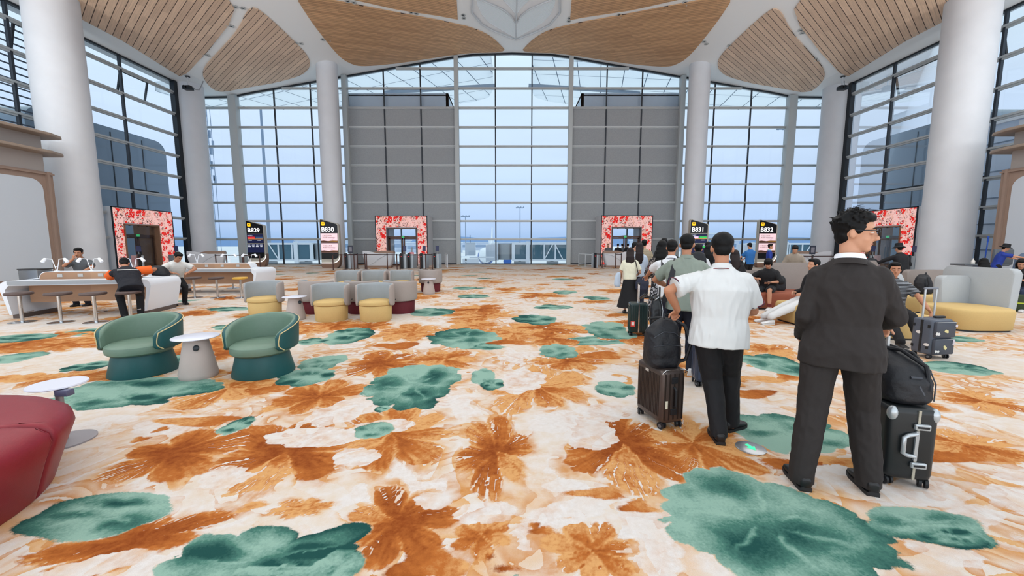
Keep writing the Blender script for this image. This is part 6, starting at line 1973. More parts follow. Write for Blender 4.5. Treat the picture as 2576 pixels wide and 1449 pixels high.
        for q in range(hair_tuft):
            a = rs.uniform(0, 2 * PI); b = rs.uniform(-.1, 1.45)
            pt = Vector((.086 * math.cos(a) * math.cos(b), -.022 + .097 * math.sin(a) * math.cos(b), .046 + .088 * math.sin(b)))
            if pt.y > .045 and pt.z < .075:
                continue
            o_ = Vector((pt.x, pt.y + .02, pt.z - .046)).normalized(); dr = (o_ * .5 + Vector((rs.uniform(-.8, .8), rs.uniform(-.4, .9), rs.uniform(-.5, .4)))).normalized()
            p0 = hp(*pt); p1 = HC + HM @ (pt + dr * rs.uniform(.02, .042)) * k
            Hb.cap(p0, p1, .007 * k, .003 * k, seg=6)
        Hb.build('hair', hairm, t, hv, 8 if hair in ('long', 'bob') else 2, (.003, 60, 60) if vox < .011 else None)
    # ---- top
    if top:
        G = Blob(); w = top_w * f
        zs = ((hem, .182, .128), (hem + .1, .178, .128), (.10, .172, .122), (.22, .186, .128), (.32, .198 * sh, .130), (.395, .192 * sh, .114), (.445, .170 * sh, .094), (.487, .100, .076), (.52, .062, .062))
        G.rings([ell_ring(at(0, (-.004 if z < .45 else -.01), z), rx * k * w * (fat if z < .35 else 1) * (hem_w if z <= hem + .11 else 1), ry * k * w * (fat if z < .38 else 1) * (hem_w if z <= hem + .11 else 1), T, 28, .86) for z, rx, ry in zs])
        for S, E, W_, s_ in ((SL, EL, WL, -1), (SR, ER, WR, 1)):
            S2 = S + T @ Vector((-s_ * .022, 0, -.014)) * k
            if sleeve == 'short':
                e_ = S.lerp(E, .78); G.cap(S2, e_, .074 * k * f, .074 * k * f * sl_r, False, True)
            elif sleeve == 'elbow':
                G.cap(S2, E, .076 * k * f, .074 * k * f, False, False); G.cap(E, E.lerp(W_, .25), .074 * k * f, .07 * k * f, False, True)
            elif sleeve == 'long':
                G.cap(S2 - Vector((0, 0, .008 * k)), E, .068 * k * f, .060 * k * f); G.cap(E, E.lerp(W_, .93), .058 * k * f, .044 * k * f, False, True)
        G.build('shirt' if sleeve != 'long' else 'jacket', top, t, vox, 4, fold or (.010 * k, 12, 4.0))
    if collar:
        cm_, st = collar
        n = 20; pts_o = []; rings = []
        for q in range(n + 1):
            a = R(-150) + R(300) * q / n - PI / 2 + PI
            a = -PI / 2 + R(-150) + R(300) * q / n
            dx, dy = math.cos(a), math.sin(a)
            lo = at(dx * .083, dy * .078 - .006, .478 - .02 * dy); hi = at(dx * .066, dy * .064 - .006, .530 - .012 * dy); lo2 = at(dx * .090, dy * .085 - .006, .478 - .02 * dy)
            rings.append([lo, hi, hi + (lo2 - lo) * .8, lo2])
        MB().loft(rings).build('collar', cm_, t, True, 50)
        if st:
            MB().tube([r_[3] for r_ in rings], .0035 * k, 6).build('collar_stripe', st, t)
    # ---- bottom
    if bottom in ('trousers', 'shorts'):
        G = Blob()
        G.rings([ell_ring(at(0, 0, z), rx * k * f * fat, ry * k * f * fat, T, 24, .9) for z, rx, ry in ((-.10, .150, .118), (-.04, .168, .122), (.03, .165, .118), (.09, .155, .108))])
        for H_, K_, A_ in ((HL, KL, AL2), (HR, KR, AR2)):
            if bottom == 'trousers':
                e_ = A_ - Vector((0, 0, (.085 - hem_z) * k))
                G.cap(H_, K_, .096 * k * f * leg_r * fat, .074 * k * f * leg_r); G.cap(K_, A_, .074 * k * f * leg_r, .060 * k * f * leg_r, False, False); G.cap(A_, e_, .060 * k * f * leg_r, .060 * k * f * leg_r, True, True)
            else:
                G.cap(H_, H_.lerp(K_, .86), .10 * k * f * leg_r, .098 * k * f * leg_r, False, True)
        G.build(bottom, bot, t, vox, 4, (.009 * k, 10, 5.0))
    elif bottom == 'skirt':
        zb = .16
        rg = []
        zp = P.z
        for q in range(9):
            u_ = q / 8; z = zp + .10 * k - (zp + .10 * k - zb * k) * u_
            rx = (.135 + .16 * u_ ** 1.1) * k; ry = (.10 + .15 * u_ ** 1.1) * k
            rg.append([Vector((P.x + rx * (1 + .05 * u_ * math.sin(11 * a)) * math.cos(a), P.y + ry * (1 + .05 * u_ * math.sin(11 * a)) * math.sin(a), z)) for a in [2 * PI * j / 48 for j in range(48)]])
        MB().loft(rg).build('skirt', bot, t, True, 70)
    elif bottom == 'dress':
        rg = []
        for q in range(9):
            u_ = q / 8; z = P.z + .16 * k - (P.z + .16 * k - .22 * k) * u_
            rx = (.145 + .09 * u_) * k; ry = (.11 + .09 * u_) * k
            rg.append([Vector((P.x + rx * (1 + .06 * u_ * math.sin(9 * a)) * math.cos(a), P.y + ry * (1 + .06 * u_ * math.sin(9 * a)) * math.sin(a), z)) for a in [2 * PI * j / 40 for j in range(40)]])
        MB().loft(rg).build('dress_skirt', bot, t, True, 70)
    sm, so = shoes
    if sm:
        for (A_, fo, zz) in ((AL2, lf, fz[0]), (AR2, rf, fz[1])):
            shoe(t, A_, fo[2] if len(fo) > 2 else 0, fo[3] if len(fo) > 3 else 0, sm, so or SOLEB, k * 1.02, zz)
    t['_'] = 0
    del t['_']
    J = dict(P=P, T=T, NB=NB, HC=HC, HM=HM, SL=SL, SR=SR, EL=EL, ER=ER, WL=WL, WR=WR, KL=KL, KR=KR, AL=AL2, AR=AR2, at=at, hp=hp, k=k)
    return t, J


def rzv(x, y, dr=0.0):
    """heading of somebody at (x, y) who turns the back to the viewer, plus dr degrees"""
    return -math.atan2(x, y) + R(dr)


def wl(loc, rz, p):
    return Matrix.Rotation(-rz, 3, 'Z') @ (Vector(p) - Vector((loc[0], loc[1], 0)))


def ft(loc, rz, h, x, y, yaw, pitch=0):
    q = wl(loc, rz, (x, y, 0)) / (h / 1.70)
    return (q.x, q.y, R(yaw) - rz, pitch)


POLOW = mat('polo_white', (198, 200, 200), .8, bump=.08, bscale=300); BLKT = mat('trousers_black', (15, 15, 19), .8); SUITM = mat('suit_brown_charcoal', (34, 29, 28), .8, noise=.10, nscale=240); NAVYT = mat('trousers_navy', (20, 25, 40), .8)
GREENP = mat('polo_grey_green', (124, 134, 124), .8, bump=.06, bscale=300); REDS = mat('stripe_red_navy', (120, 40, 50), .7); NAVS = mat('stripe_navy', (28, 30, 60), .7); STRW = mat('shirt_white', (206, 208, 212), .8)
BAGB = mat('bag_black_nylon', (17, 19, 25), .55, bump=.15, bscale=60); BAGN = mat('bag_navy', (26, 32, 52), .6, bump=.1, bscale=60); BAGL = mat('bag_black_leather', (14, 15, 18), .3, bump=.1, bscale=90)


def cuff_stripe(t, S, E, r_, m, q=.77):
    c = S.lerp(E, q); x = (E - S).normalized(); u = x.orthogonal().normalized(); v = x.cross(u)
    MB().tube([c + (u * math.cos(a) + v * math.sin(a)) * r_ for a in [2 * PI * j / 28 for j in range(28)]], .003, 6, False, 0, True).build('cuff_stripe', m, t)


# --- man in the white polo
l_ = (1.69, 3.20, 0); z_ = rzv(1.69, 3.20, 4)
t2, J = person('person in white polo and black trousers holding a backpack on the brown suitcase', l_, z_, 1.69, (0.0, 0, .92), lean=R(4), head=(R(14), R(4), 0), lh=wl(l_, z_, (1.405, 3.33, 1.05)), rh=(.15, .32, 1.02),
               le=(-.8, -.7, -.3), re=(.55, -.9, -.1), lf=ft(l_, z_, 1.69, 1.69, 3.10, -12), rf=ft(l_, z_, 1.69, 1.90, 3.30, -62), top=POLOW, hem=-.14, top_w=1.10, hem_w=1.04, sl_r=1.14, bottom='trousers', bot=BLKT, shoes=(SHOEB, SOLEB), vox=.0075, face=True, fat=1.08, curl=(1.15, .8),
               hdir=((-.3, .7, -.55), None), hn=((-.3, .2, 1), None), collar=(POLOW, REDS), skin=SKIN2, leg_r=1.1, fold=(.018, 9, 2.4))
cuff_stripe(t2, J['SL'], J['EL'], .086, NAVS); cuff_stripe(t2, J['SR'], J['ER'], .086, NAVS)
cuff_stripe(t2, J['SL'], J['EL'], .086, REDS, .745); cuff_stripe(t2, J['SR'], J['ER'], .086, REDS, .745)
# --- man in the dark suit
SHIRTC = mat('shirt_collar_white', (216, 220, 226), .7)
l_ = (2.17, 2.56, 0); z_ = rzv(2.17, 2.56, 8)
t1, J = person('person in dark brown suit with glasses and messy black hair, looking to the side', l_, z_, 1.77, (0.0, 0, .945), lean=R(2), twist=R(-4), head=(R(2), R(-97), 0), lh=(-.20, .15, .90), rh=wl(l_, z_, (2.52, 2.70, 1.05)),
               le=(-.05, -1, 0), re=(.30, -1, 0), lf=ft(l_, z_, 1.77, 1.93, 2.50, -14), rf=ft(l_, z_, 1.77, 2.33, 2.45, -18), top=SUITM, sleeve='long', hem=-.17, top_w=.98, hem_w=1.22, bottom='trousers', bot=SUITM, shoes=(SHOEB, SOLEB), vox=.0075, face=True, fat=1.02,
               curl=(.6, 1.2), hdir=((.3, .6, -.6), (.5, .7, -.35)), hn=(None, (.2, .3, 1)), collar=(SHIRTC, None), leg_r=1.16, hair_tuft=150, fold=(.013, 8, 4.2), hem_z=.03, sh=.90)
hp = J['hp']; k = J['k']
GL = mat('glasses_black', (12, 12, 14), .25)
gl = MB()
for s_ in (-1, 1):
    gl.tube([hp(s_ * .033 + .026 * math.copysign(abs(math.cos(a)) ** .6, math.cos(a)), .112, .004 + .019 * math.copysign(abs(math.sin(a)) ** .6, math.sin(a))) for a in [2 * PI * j / 20 for j in range(20)]], .0032, 6, False, 0, True)
    gl.tube([hp(s_ * .060, .111, .012), hp(s_ * .079, .088, .014), hp(s_ * .084, .0, .016)], .003, 6)
gl.tube([hp(-.008, .115, .008), hp(0, .118, .011), hp(.008, .115, .008)], .003, 6)
gl.build('glasses', GL, t1)
# lapel collar of the jacket at the nape
rings = []
for q in range(17):
    a = -PI / 2 + R(-120) + R(240) * q / 16; dx, dy = math.cos(a), math.sin(a); at = J['at']
    rings.append([at(dx * .094, dy * .092 - .008, .452 - .03 * dy), at(dx * .074, dy * .072 - .008, .502 - .012 * dy), at(dx * .082, dy * .080 - .008, .500 - .012 * dy), at(dx * .104, dy * .102 - .008, .450 - .03 * dy)])
MB().loft(rings).build('jacket_collar', SUITM, t1, True, 50)
hs = MB(); rs = random.Random(5)
for q in range(46):
    a = rs.uniform(0, 2 * PI); b = rs.uniform(.7, 1.5); pt = Vector((.080 * math.cos(a) * math.cos(b), -.02 + .092 * math.sin(a) * math.cos(b), .05 + .085 * math.sin(b)))
    dr = Vector((rs.uniform(-1, 1), rs.uniform(-.6, 1.0), rs.uniform(.1, .9))).normalized(); L_ = rs.uniform(.03, .07)
    p0 = Vector(pt); p1 = pt + dr * L_ * .5 + Vector((0, 0, .008)); p2 = pt + dr * L_ + Vector((rs.uniform(-.02, .02), .02, -.008))
    hs.tube([hp(*p0), hp(*p1), hp(*p2)], [.0022, .0016, .0006], 5)
hs.build('hair_strands', HAIRB, t1)
# --- man in the grey-green polo
l_ = (2.12, 4.84, 0); z_ = rzv(2.12, 4.84, 2)
t3, J = person('person in grey-green polo with a black bag strap over the left shoulder', l_, z_, 1.71, (0, 0, .93), lean=R(2), head=(R(8), R(-4), 0), lh=(-.20, .30, 1.05), rh=(.24, .26, 1.0), le=(-1, -.5, 0), re=(1, -.5, 0),
               lf=(-.10, 0.04, R(6)), rf=(.11, -.02, R(-8)), top=GREENP, hem=-.13, top_w=1.1, bot=NAVYT, shoes=(SHOEW, SOLEW), vox=.009, fat=1.08, collar=(GREENP, None), skin=SKIN2, leg_r=1.05, fold=(.014, 10, 2.8))
at = J['at']
MB().loft([[at(x - .03, y, z), at(x + .03, y, z), at(x + .03, y + .012, z + .006), at(x - .03, y + .012, z + .006)] for x, y, z in ((-.105, .10, .40), (-.11, .02, .487), (-.12, -.06, .462), (-.15, -.145, .33), (-.19, -.16, .15), (-.235, -.12, -.04))]).build('bag_strap', BAGB, t3, True, 60)


def soft_bag(name, lab, loc, rz, prims, m, vox=.011, extra=(), cat='bag', fold=(.008, 9, 9)):
    t = thing(name, lab, cat, loc, rz)
    B = Blob()
    for p in prims:
        if p[0] == 'e':
            B.ell(p[1], p[2])
        elif p[0] == 'r':
            B.rings(p[1])
        else:
            B.cap(p[1], p[2], p[3], p[4])
    B.build('body', m, t, vox, 4, fold)
    for nm, pth, r_, m2 in extra:
        MB().tube(pth, r_, 8).build(nm, m2, t)
    return t


def rr_rings(zs, n=6):
    return [[Vector((cx + a, cy + b, z)) for a, b in rrect(w, d, min(w, d) * .38, n)] for z, w, d, cx, cy in zs]


soft_bag('backpack', 'black backpack standing on the brown ribbed suitcase', (1.335, 3.46, .535), R(8), [('r', rr_rings([(0, .27, .20, 0, 0), (.03, .30, .23, 0, 0), (.16, .31, .23, 0, .0), (.30, .28, .19, 0, .0), (.38, .20, .13, .02, 0), (.42, .10, .07, .03, 0)]))], BAGB, .01,
         (('strap', [(.10, .03, .41), (.17, -.06, .36), (.20, -.12, .22), (.17, -.10, .07), (.12, -.05, .03)], .016, BAGB), ('strap', [(.05, .07, .41), (.13, .12, .34), (.16, .13, .2), (.12, .1, .05)], .016, BAGB), ('grab_handle', [(.0, 0, .40), (.015, 0, .455), (.05, 0, .46), (.07, 0, .40)], .010, BAGB),
          ('zipper', [(-.13, -.098, .27), (-.05, -.108, .32), (.05, -.105, .31), (.12, -.095, .26)], .004, mat('zip_grey', (50, 54, 62), .4)), ('zipper', [(-.14, -.118, .20), (0, -.125, .21), (.13, -.115, .19)], .003, mat('zip_grey'))))
soft_bag('duffel_bag', 'black bag lying on top of the black hard suitcase', (2.67, 2.70, .556), R(-14), [('r', rr_rings([(0, .25, .40, 0, 0), (.03, .29, .44, 0, 0), (.15, .29, .42, 0, .0), (.24, .26, .36, -.01, .03), (.30, .19, .26, -.02, .08), (.33, .1, .14, -.03, .1)]))], BAGB, .012,
         (('strap', [(-.10, .1, .32), (0, -.05, .33), (.08, -.16, .25), (.09, -.20, .1)], .014, BAGB), ('strap', [(-.14, .18, .3), (-.02, .1, .34), (.1, 0, .3), (.14, -.1, .2)], .012, BAGB), ('piping', [(.12, -.19, .03), (.13, -.175, .14), (.115, -.14, .22), (.09, -.08, .28)], .004, mat('zip_grey')),
          ('buckle', [(-.02, -.192, .18), (.04, -.192, .18)], .010, mat('zip_grey')), ('tag', [(.02, -.202, .13), (.05, -.205, .07)], .012, mat('zip_grey'))))
soft_bag('shoulder_bag', 'black leather shoulder bag hanging beside the man in the green polo', (1.83, 4.98, .62), R(-20), [('r', rr_rings([(0, .13, .34, 0, 0), (.03, .16, .38, 0, 0), (.2, .15, .34, 0, 0), (.30, .10, .28, 0, 0), (.34, .05, .2, 0, 0)]))], BAGL, .012,
         (('handle', [(.03, -.1, .32), (.03, -.06, .44), (.03, .06, .44), (.03, .1, .32)], .011, BAGL), ('handle', [(-.04, -.12, .31), (-.15, -.1, .36), (-.2, 0, .3), (-.15, .1, .3), (-.04, .12, .3)], .012, BAGL), ('ring', [(0, -.13, .32), (.02, -.15, .34), (0, -.17, .32), (-.02, -.15, .30), (0, -.13, .32)], .005, SILV), ('zipper', [(.07, -.15, .05), (.075, -.16, .18), (.05, -.12, .3)], .004, SILV)))
soft_bag('backpack', 'black backpack leaning on the bench behind the grey suitcase', (9.95, 9.55, .425), R(20), [('r', rr_rings([(0, .36, .24, 0, 0), (.05, .42, .28, 0, 0), (.25, .40, .25, 0, .02), (.38, .32, .20, .02, .04), (.46, .18, .12, .06, .06)]))], BAGB, .016,
         (('strap', [(-.1, -.1, .4), (-.16, -.16, .25), (-.15, -.12, .05)], .02, BAGB), ('grab_handle', [(0, 0, .45), (.02, 0, .5), (.08, .02, .5), (.1, .02, .45)], .012, BAGB)))
soft_bag('backpack', 'black bag lying on the near work counter behind the orange sleeve', tuple(M1 @ Vector((.98, .38, .822))), R(13), [('r', rr_rings([(0, .5, .26, 0, 0), (.04, .54, .3, 0, 0), (.14, .46, .26, 0, 0), (.22, .3, .18, .02, 0), (.26, .15, .1, .03, 0)]))], BAGB, .016,
         (('strap', [(-.2, -.1, .12), (-.1, -.16, .2), (.1, -.14, .18)], .016, BAGB),))
# ------------------------------------------------------------------ the rest of the queue
CREAM = mat('top_cream', (214, 212, 190), .8); SKIRTB = mat('skirt_black', (14, 14, 18), .8); LBLUE = mat('top_pale_blue', (176, 190, 206), .8); PATT = mat('blouse_pattern', (92, 86, 84), .8, noise=.6, nscale=26)
STRIPT = mat('top_striped_sand', (186, 170, 140), .8); DARKT = mat('top_black', (18, 18, 22), .8); BLUEU = mat('uniform_blue', (30, 96, 160), .7); BLUEV = mat('uniform_royal', (24, 52, 140), .7); BEIGEJ = mat('jacket_beige', (150, 138, 124), .8)
GREYT = mat('tee_grey', (84, 88, 92), .8); WHITET = mat('tee_white', (206, 206, 202), .8); ORANGE = mat('sleeve_orange', (226, 96, 28), .7); BLKNAVY = mat('tee_black_navy', (18, 20, 30), .8); PANTW = mat('trousers_white', (204, 204, 204), .8); SHORTG = mat('shorts_dark_grey', (40, 42, 46), .8)


def patterned(name, c0, c1, kind):
    m = mat(name, c0, .8); t = m.node_tree; b = t.nodes['Principled BSDF']
    tcn = t.nodes.new('ShaderNodeTexCoord'); mr = t.nodes.new('ShaderNodeMapRange'); x = t.nodes.new('ShaderNodeMix'); x.data_type = 'RGBA'
    if kind == 'stripe':
        n = t.nodes.new('ShaderNodeTexWave'); n.bands_direction = 'Z'; n.inputs['Scale'].default_value = 14; t.links.new(tcn.outputs['Object'], n.inputs['Vector']); src = n.outputs['Fac']; lo, hi = .6, .75
    else:
        n = t.nodes.new('ShaderNodeTexNoise'); n.inputs['Scale'].default_value = 24; n.inputs['Detail'].default_value = 2; n.inputs['Distortion'].default_value = 1.2; t.links.new(tcn.outputs['Object'], n.inputs['Vector']); src = n.outputs['Fac']; lo, hi = .52, .56
    mr.inputs[1].default_value = lo; mr.inputs[2].default_value = hi; t.links.new(src, mr.inputs[0]); t.links.new(mr.outputs[0], x.inputs[0])
    x.inputs[6].default_value = (*lin(c0), 1); x.inputs[7].default_value = (*lin(c1), 1); t.links.new(x.outputs[2], b.inputs['Base Color'])
    return m


FLORAL = patterned('dress_floral', (16, 16, 20), (176, 176, 182), 'spots'); SAFARI = patterned('blouse_brown_pattern', (34, 30, 32), (150, 140, 134), 'spots'); BSTRIPE = patterned('tee_black_stripe', (16, 16, 20), (140, 144, 150), 'stripe'); SSTRIPE = patterned('tee_sand_stripe', (190, 174, 146), (60, 52, 46), 'stripe')
Q = 'people queueing for boarding'


def P_(label, x, y, dr, h, **kw):
    z = rzv(x, y, dr)
    kw.setdefault('vox', .014 if y < 10 else .02)
    for nm in ('lh', 'rh'):
        if isinstance(kw.get(nm), tuple) and len(kw[nm]) == 4:
            kw[nm] = wl((x, y), z, kw[nm][:3])
    return person(label, (x, y, 0), z, h, **kw)


# white shirt with fade haircut, hand on the green suitcase
t, J = P_('person in white polo with short faded hair, hand on the dark green suitcase handle', 2.42, 6.05, 0, 1.66, lean=R(6), head=(R(10), R(-6), 0), lh=(2.24, 6.93, .93, 0), rh=(.2, .3, 1.0), le=(-1, -.3, -.3), re=(1, -.5, 0), top=STRW, hem=-.12, bot=NAVYT,
          shoes=(SHOEB, SOLEB), hair='short', collar=(STRW, NAVS), vox=.011, curl=(1.1, .6), hdir=((-.2, .8, -.5), None), hn=((-.2, .3, 1), None), skin=SKIN2, fat=1.04)
cuff_stripe(t, J['SL'], J['EL'], .072, REDS)
at = J['at']
for s_ in (-1, 1):
    MB().loft([[at(s_ * x - .028, y, z), at(s_ * x + .028, y, z), at(s_ * x + .028, y + .01, z + .006), at(s_ * x - .028, y + .01, z + .006)] for x, y, z in ((.10, .10, .38), (.115, .02, .48), (.12, -.06, .455), (.115, -.15, .34))]).build('backpack_strap', BAGB, t, True, 60)
P_('woman with long black hair in a patterned blouse and black-white floral dress', 2.72, 7.25, -4, 1.66, lean=R(2), lh=(-.16, .26, 1.0), rh=(.16, .26, 1.0), top=SAFARI, sleeve='elbow', hem=-.02, bottom='dress', bot=FLORAL, shoes=(SHOEB, SOLEB), hair='long', sex='f', vox=.012)
tg, J = P_('girl in cream top and long black skirt with a navy shoulder bag', 2.74, 9.22, 6, 1.52, lean=R(2), head=(R(6), R(-8), 0), lh=(-.22, .18, .86), rh=(.2, .24, .98), top=CREAM, hem=-.04, bottom='skirt', bot=SKIRTB, shoes=(SHOEB, SOLEB), hair='bob', hairm=HAIRBR, sex='f', vox=.012, top_w=1.05)
at = J['at']
MB().tube([at(.10, .10, .38), at(.115, .0, .485), at(.125, -.09, .43), at(.16, -.14, .25), at(.2, -.13, .08)], .009, 8).build('bag_strap', HAIRBR, tg)
soft_bag('shoulder_bag', 'navy shoulder bag hanging at the side of the girl in the black skirt', (2.95, 8.98, .56), R(-30), [('r', rr_rings([(0, .22, .10, 0, 0), (.04, .28, .13, 0, 0), (.18, .30, .13, 0, 0), (.28, .22, .09, .02, 0), (.33, .08, .04, .05, 0)]))], BAGN, .014)
soft_bag('folded_jacket', 'pale grey jacket hanging over the arm of the girl in the black skirt', (2.46, 9.24, .62), R(20), [('r', rr_rings([(0, .10, .08, 0, 0), (.05, .15, .11, 0, 0), (.2, .14, .10, 0, 0), (.3, .11, .09, .02, 0), (.34, .07, .06, .03, 0)]))], LBLUE, .014, (), 'jacket')
P_('woman with long dark hair in pale blue, between the girl and the floral dress', 3.26, 10.2, 0, 1.64, top=LBLUE, sleeve='long', hem=-.12, bottom='trousers', bot=NAVYT, shoes=(SHOEW, SOLEW), hair='long', hairm=HAIRBR, sex='f', rh=(.15, .3, 1.0))
P_('person with short black hair in white facing sideways, beyond the woman in pale blue', 3.42, 11.3, -60, 1.66, head=(R(25), 0, 0), top=STRW, bot=NAVYT, shoes=(SHOEB, SOLEB), rh=(.12, .3, 1.1), lh=(-.1, .3, 1.1))
P_('person in sand striped top far ahead in the queue', 4.10, 12.4, 0, 1.74, top=SSTRIPE, bot=NAVYT, shoes=(SHOEB, SOLEB))
P_('tall person with short black hair behind the woman in the floral dress', 4.18, 11.0, -10, 1.76, top=DARKT, bot=NAVYT, shoes=(SHOEB, SOLEB))
P_('person in a dark cap between the two white polos', 3.58, 8.9, 20, 1.62, top=DARKT, bot=NAVYT, shoes=(SHOEB, SOLEB), hair='short', vox=.016)
pc, J = P_('person in black with a black backpack to the right of the green polo', 3.92, 8.4, 0, 1.60, top=STRW, bot=NAVYT, shoes=(SHOEB, SOLEB), vox=.016)
soft_bag('backpack', 'black backpack worn by the person right of the green polo', (3.83, 8.20, 1.0), rzv(3.92, 8.4), [('r', rr_rings([(0, .28, .12, 0, 0), (.05, .33, .15, 0, 0), (.3, .32, .14, 0, 0), (.42, .24, .1, 0, 0), (.46, .1, .05, 0, 0)]))], BAGB, .018)
P_('woman with tied dark hair in black beside the white polo', 4.48, 9.1, 10, 1.58, top=DARKT, bot=DARKT, shoes=(SHOEB, SOLEB), hair='bob', sex='f', vox=.016)
P_('person with short black hair ahead of the woman in black', 5.2, 10.6, 0, 1.66, top=LBLUE, bot=NAVYT, shoes=(SHOEB, SOLEB), vox=.018)
P_('short person with brown hair right behind the ear of the white polo', 4.56, 8.15, 10, 1.48, top=DARKT, bot=DARKT, shoes=(SHOEB, SOLEB), hair='bob', hairm=HAIRBR, sex='f', vox=.016)
P_('gate agent in grey behind the right gate desk', 7.02, 29.2, 170, 1.66, top=GREYT, bot=NAVYT, shoes=(SHOEB, SOLEB), vox=.024)
for x, y, dr, lab in ((7.85, 29.6, 0, 'person with a black backpack at the right portal doorway'), (8.25, 29.9, 20, 'person next to the black backpack in the right portal doorway'), (8.55, 29.5, -10, 'person in dark clothes at the right side of the right portal doorway')):
    P_(lab, x, y, dr, 1.66, top=DARKT if x != 8.25 else GREYT, bot=NAVYT, shoes=(SHOEB, SOLEB), vox=.026)
P_('man in bright blue uniform standing at a stand near sign B832', 9.55, 16.0, 35, 1.66, head=(R(20), 0, 0), top=BLUEU, bot=DARKT, shoes=(SHOEB, SOLEB), lh=(-.25, .38, 1.02), rh=(-.05, .40, 1.0), vox=.02)
cs = thing('luggage_cart', 'blue stand with papers before the man in bright blue uniform', 'stand', (8.95, 16.75, 0), rzv(8.95, 16.75))
MB().box((0, 0, .5), (.42, .34, .9), bev=.03).build('body', mat('stand_blue', (40, 84, 140), .5), cs, True)
MB().box((0, -.02, .98), (.5, .4, .04), bev=.01).build('top', WHITE, cs, True)
MB().box((0, -.1, .03), (.46, .4, .06), bev=.01).build('foot', DM, cs, True)
P_('airline attendant in royal blue jacket with a pale scarf, seen from the side', 11.1, 17.2, -80, 1.62, top=BLUEV, sleeve='long', bot=BLUEV, shoes=(SHOEB, SOLEB), hair='short', sex='f', collar=(mat('scarf_aqua', (150, 196, 196), .6), None), vox=.02)
P_('man in beige jacket bowing his head behind the terracotta bench', 8.72, 12.3, 180, 1.66, pelvis=(0, 0, .90), lean=R(22), head=(R(38), 0, 0), lh=(-.22, .32, .92), rh=(.22, .32, .92), top=BEIGEJ, sleeve='long', bot=NAVYT, shoes=(SHOEB, SOLEB), collar=(BEIGEJ, None), vox=.016)


def seated(label, x, y, dr, h, seat, lean_=0, head_=(0, 0, 0), lf=(-.12, .42, 0), rf=(.12, .42, 0), **kw):
    k = h / 1.70
    return P_(label, x, y, dr, h, pelvis=(0, 0, (seat + .105) / k), lean=R(lean_), head=head_, lf=lf, rf=rf, lk=kw.pop('lk', (0, 1, .6)), rk=kw.pop('rk', (0, 1, .6)), **kw)


# boy on the terracotta bench
tb, J = seated('boy in black T-shirt and dark shorts with a phone on the terracotta bench', 6.52, 10.05, 168, 1.64, .42, 14, (R(34), R(6), 0), lf=(-.16, .52, R(-5)), rf=(.30, .66, R(-6)), lh=(-.10, .32, .70), rh=(.20, .34, .78), le=(-1, -.2, -.4), re=(1, -.2, -.4),
               top=DARKT, sleeve='elbow', hem=-.05, top_w=1.2, bottom='shorts', bot=SHORTG, shoes=(SHOEW, SOLEW), hair='bangs', vox=.012, face=True, curl=(.7, 1.2), fz=(0, 0))
ph = thing('phone', 'dark phone in the hand of the boy on the terracotta bench', 'phone', tuple(Matrix.Translation((6.52, 10.05, 0)) @ Matrix.Rotation(rzv(6.52, 10.05, 168), 4, 'Z') @ Vector((-.06, .40, .69))), rzv(6.52, 10.05, 150))
MB().box((0, 0, 0), (.15, .075, .01), bev=.004).build('case', SIGNK, ph)
MB().box((0, 0, .006), (.14, .066, .002)).build('screen', mat('phone_screen', (40, 46, 58), .15), ph, False)
for A_ in (J['AL'], J['AR']):
    MB().tube([A_ + Vector((0, 0, .02)), A_ + Vector((0, .005, .09))], .047, 12).build('sock', mat('sock_red', (110, 44, 42), .8), tb)
soft_bag('backpack', 'black bag behind the boy on the terracotta bench', (6.95, 10.28, .425), 0, [('r', rr_rings([(0, .26, .16, 0, 0), (.06, .3, .18, 0, 0), (.3, .26, .15, 0, 0), (.38, .14, .1, 0, 0)]))], BAGB, .016)
seated('person in dark clothes slumped behind the lower part of the taupe bench back', 6.55, 11.25, 10, 1.66, .42, 42, (R(40), 0, 0), top=DARKT, sleeve='long', bot=DARKT, shoes=(SHOEB, SOLEB), lh=(-.15, .45, .6), rh=(.15, .45, .6), vox=.018)
# outstretched white trousers
tw_, J = seated('person in white trousers and dark top, legs stretched out from behind the suited man', 6.02, 7.98, 90 + 37, 1.72, .42, -6, (0, 0, 0), lf=(-.08, .98, R(4)), rf=(.16, .86, R(-6)), lh=(-.14, .2, .62), rh=(.14, .2, .62), top=DARKT, sleeve='long', bot=PANTW, shoes=(SHOEW, SOLEW), vox=.012, leg_r=1.18)
# man in striped shirt
ts, J = seated('man in black striped T-shirt and black trousers beside the grey sticker suitcase', 6.46, 6.72, 196, 1.68, .42, 2, (R(2), R(-4), 0), lf=(-.24, .62, R(-30)), rf=(.05, .78, R(10)), lh=(-.40, .42, .52), rh=(.16, .38, .58), le=(-1, -.2, 0), re=(1, -.3, 0),
               top=BSTRIPE, hem=-.05, top_w=1.08, bot=BLKT, shoes=(SHOEB, SOLEW), vox=.01, face=True, skin=SKIN2, leg_r=1.05)
ht, J = P_('person in black with a bucket hat leaning over beside the right column', 11.55, 11.75, 40, 1.62, lean=R(18), head=(R(8), 0, 0), lh=(-.55, .42, 1.02), rh=(.2, .3, .95), top=DARKT, sleeve='long', hem=-.25, bot=DARKT, shoes=(SHOEW, SOLEW), hair='short', vox=.016)


def brim_hat(t, J, m, r0=.10, r1=.16, h_=.11, z=.06):
    hp, HM, k = J['hp'], J['HM'], J['k']
    rings = []
    for r_, zz in ((r0 * .5, z + h_), (r0 * .88, z + h_ - .01), (r0, z + .01), (r0 * 1.02, z), (r1, z - .035), (r1, z - .041), (r0 * .98, z - .008), (r0 * .5, z - .005)):
        rings.append([hp(r_ * math.cos(a), -.008 + r_ * 1.1 * math.sin(a), zz) for a in [2 * PI * j / 28 for j in range(28)]])
    MB().loft(rings).build('hat', m, t, True, 50)


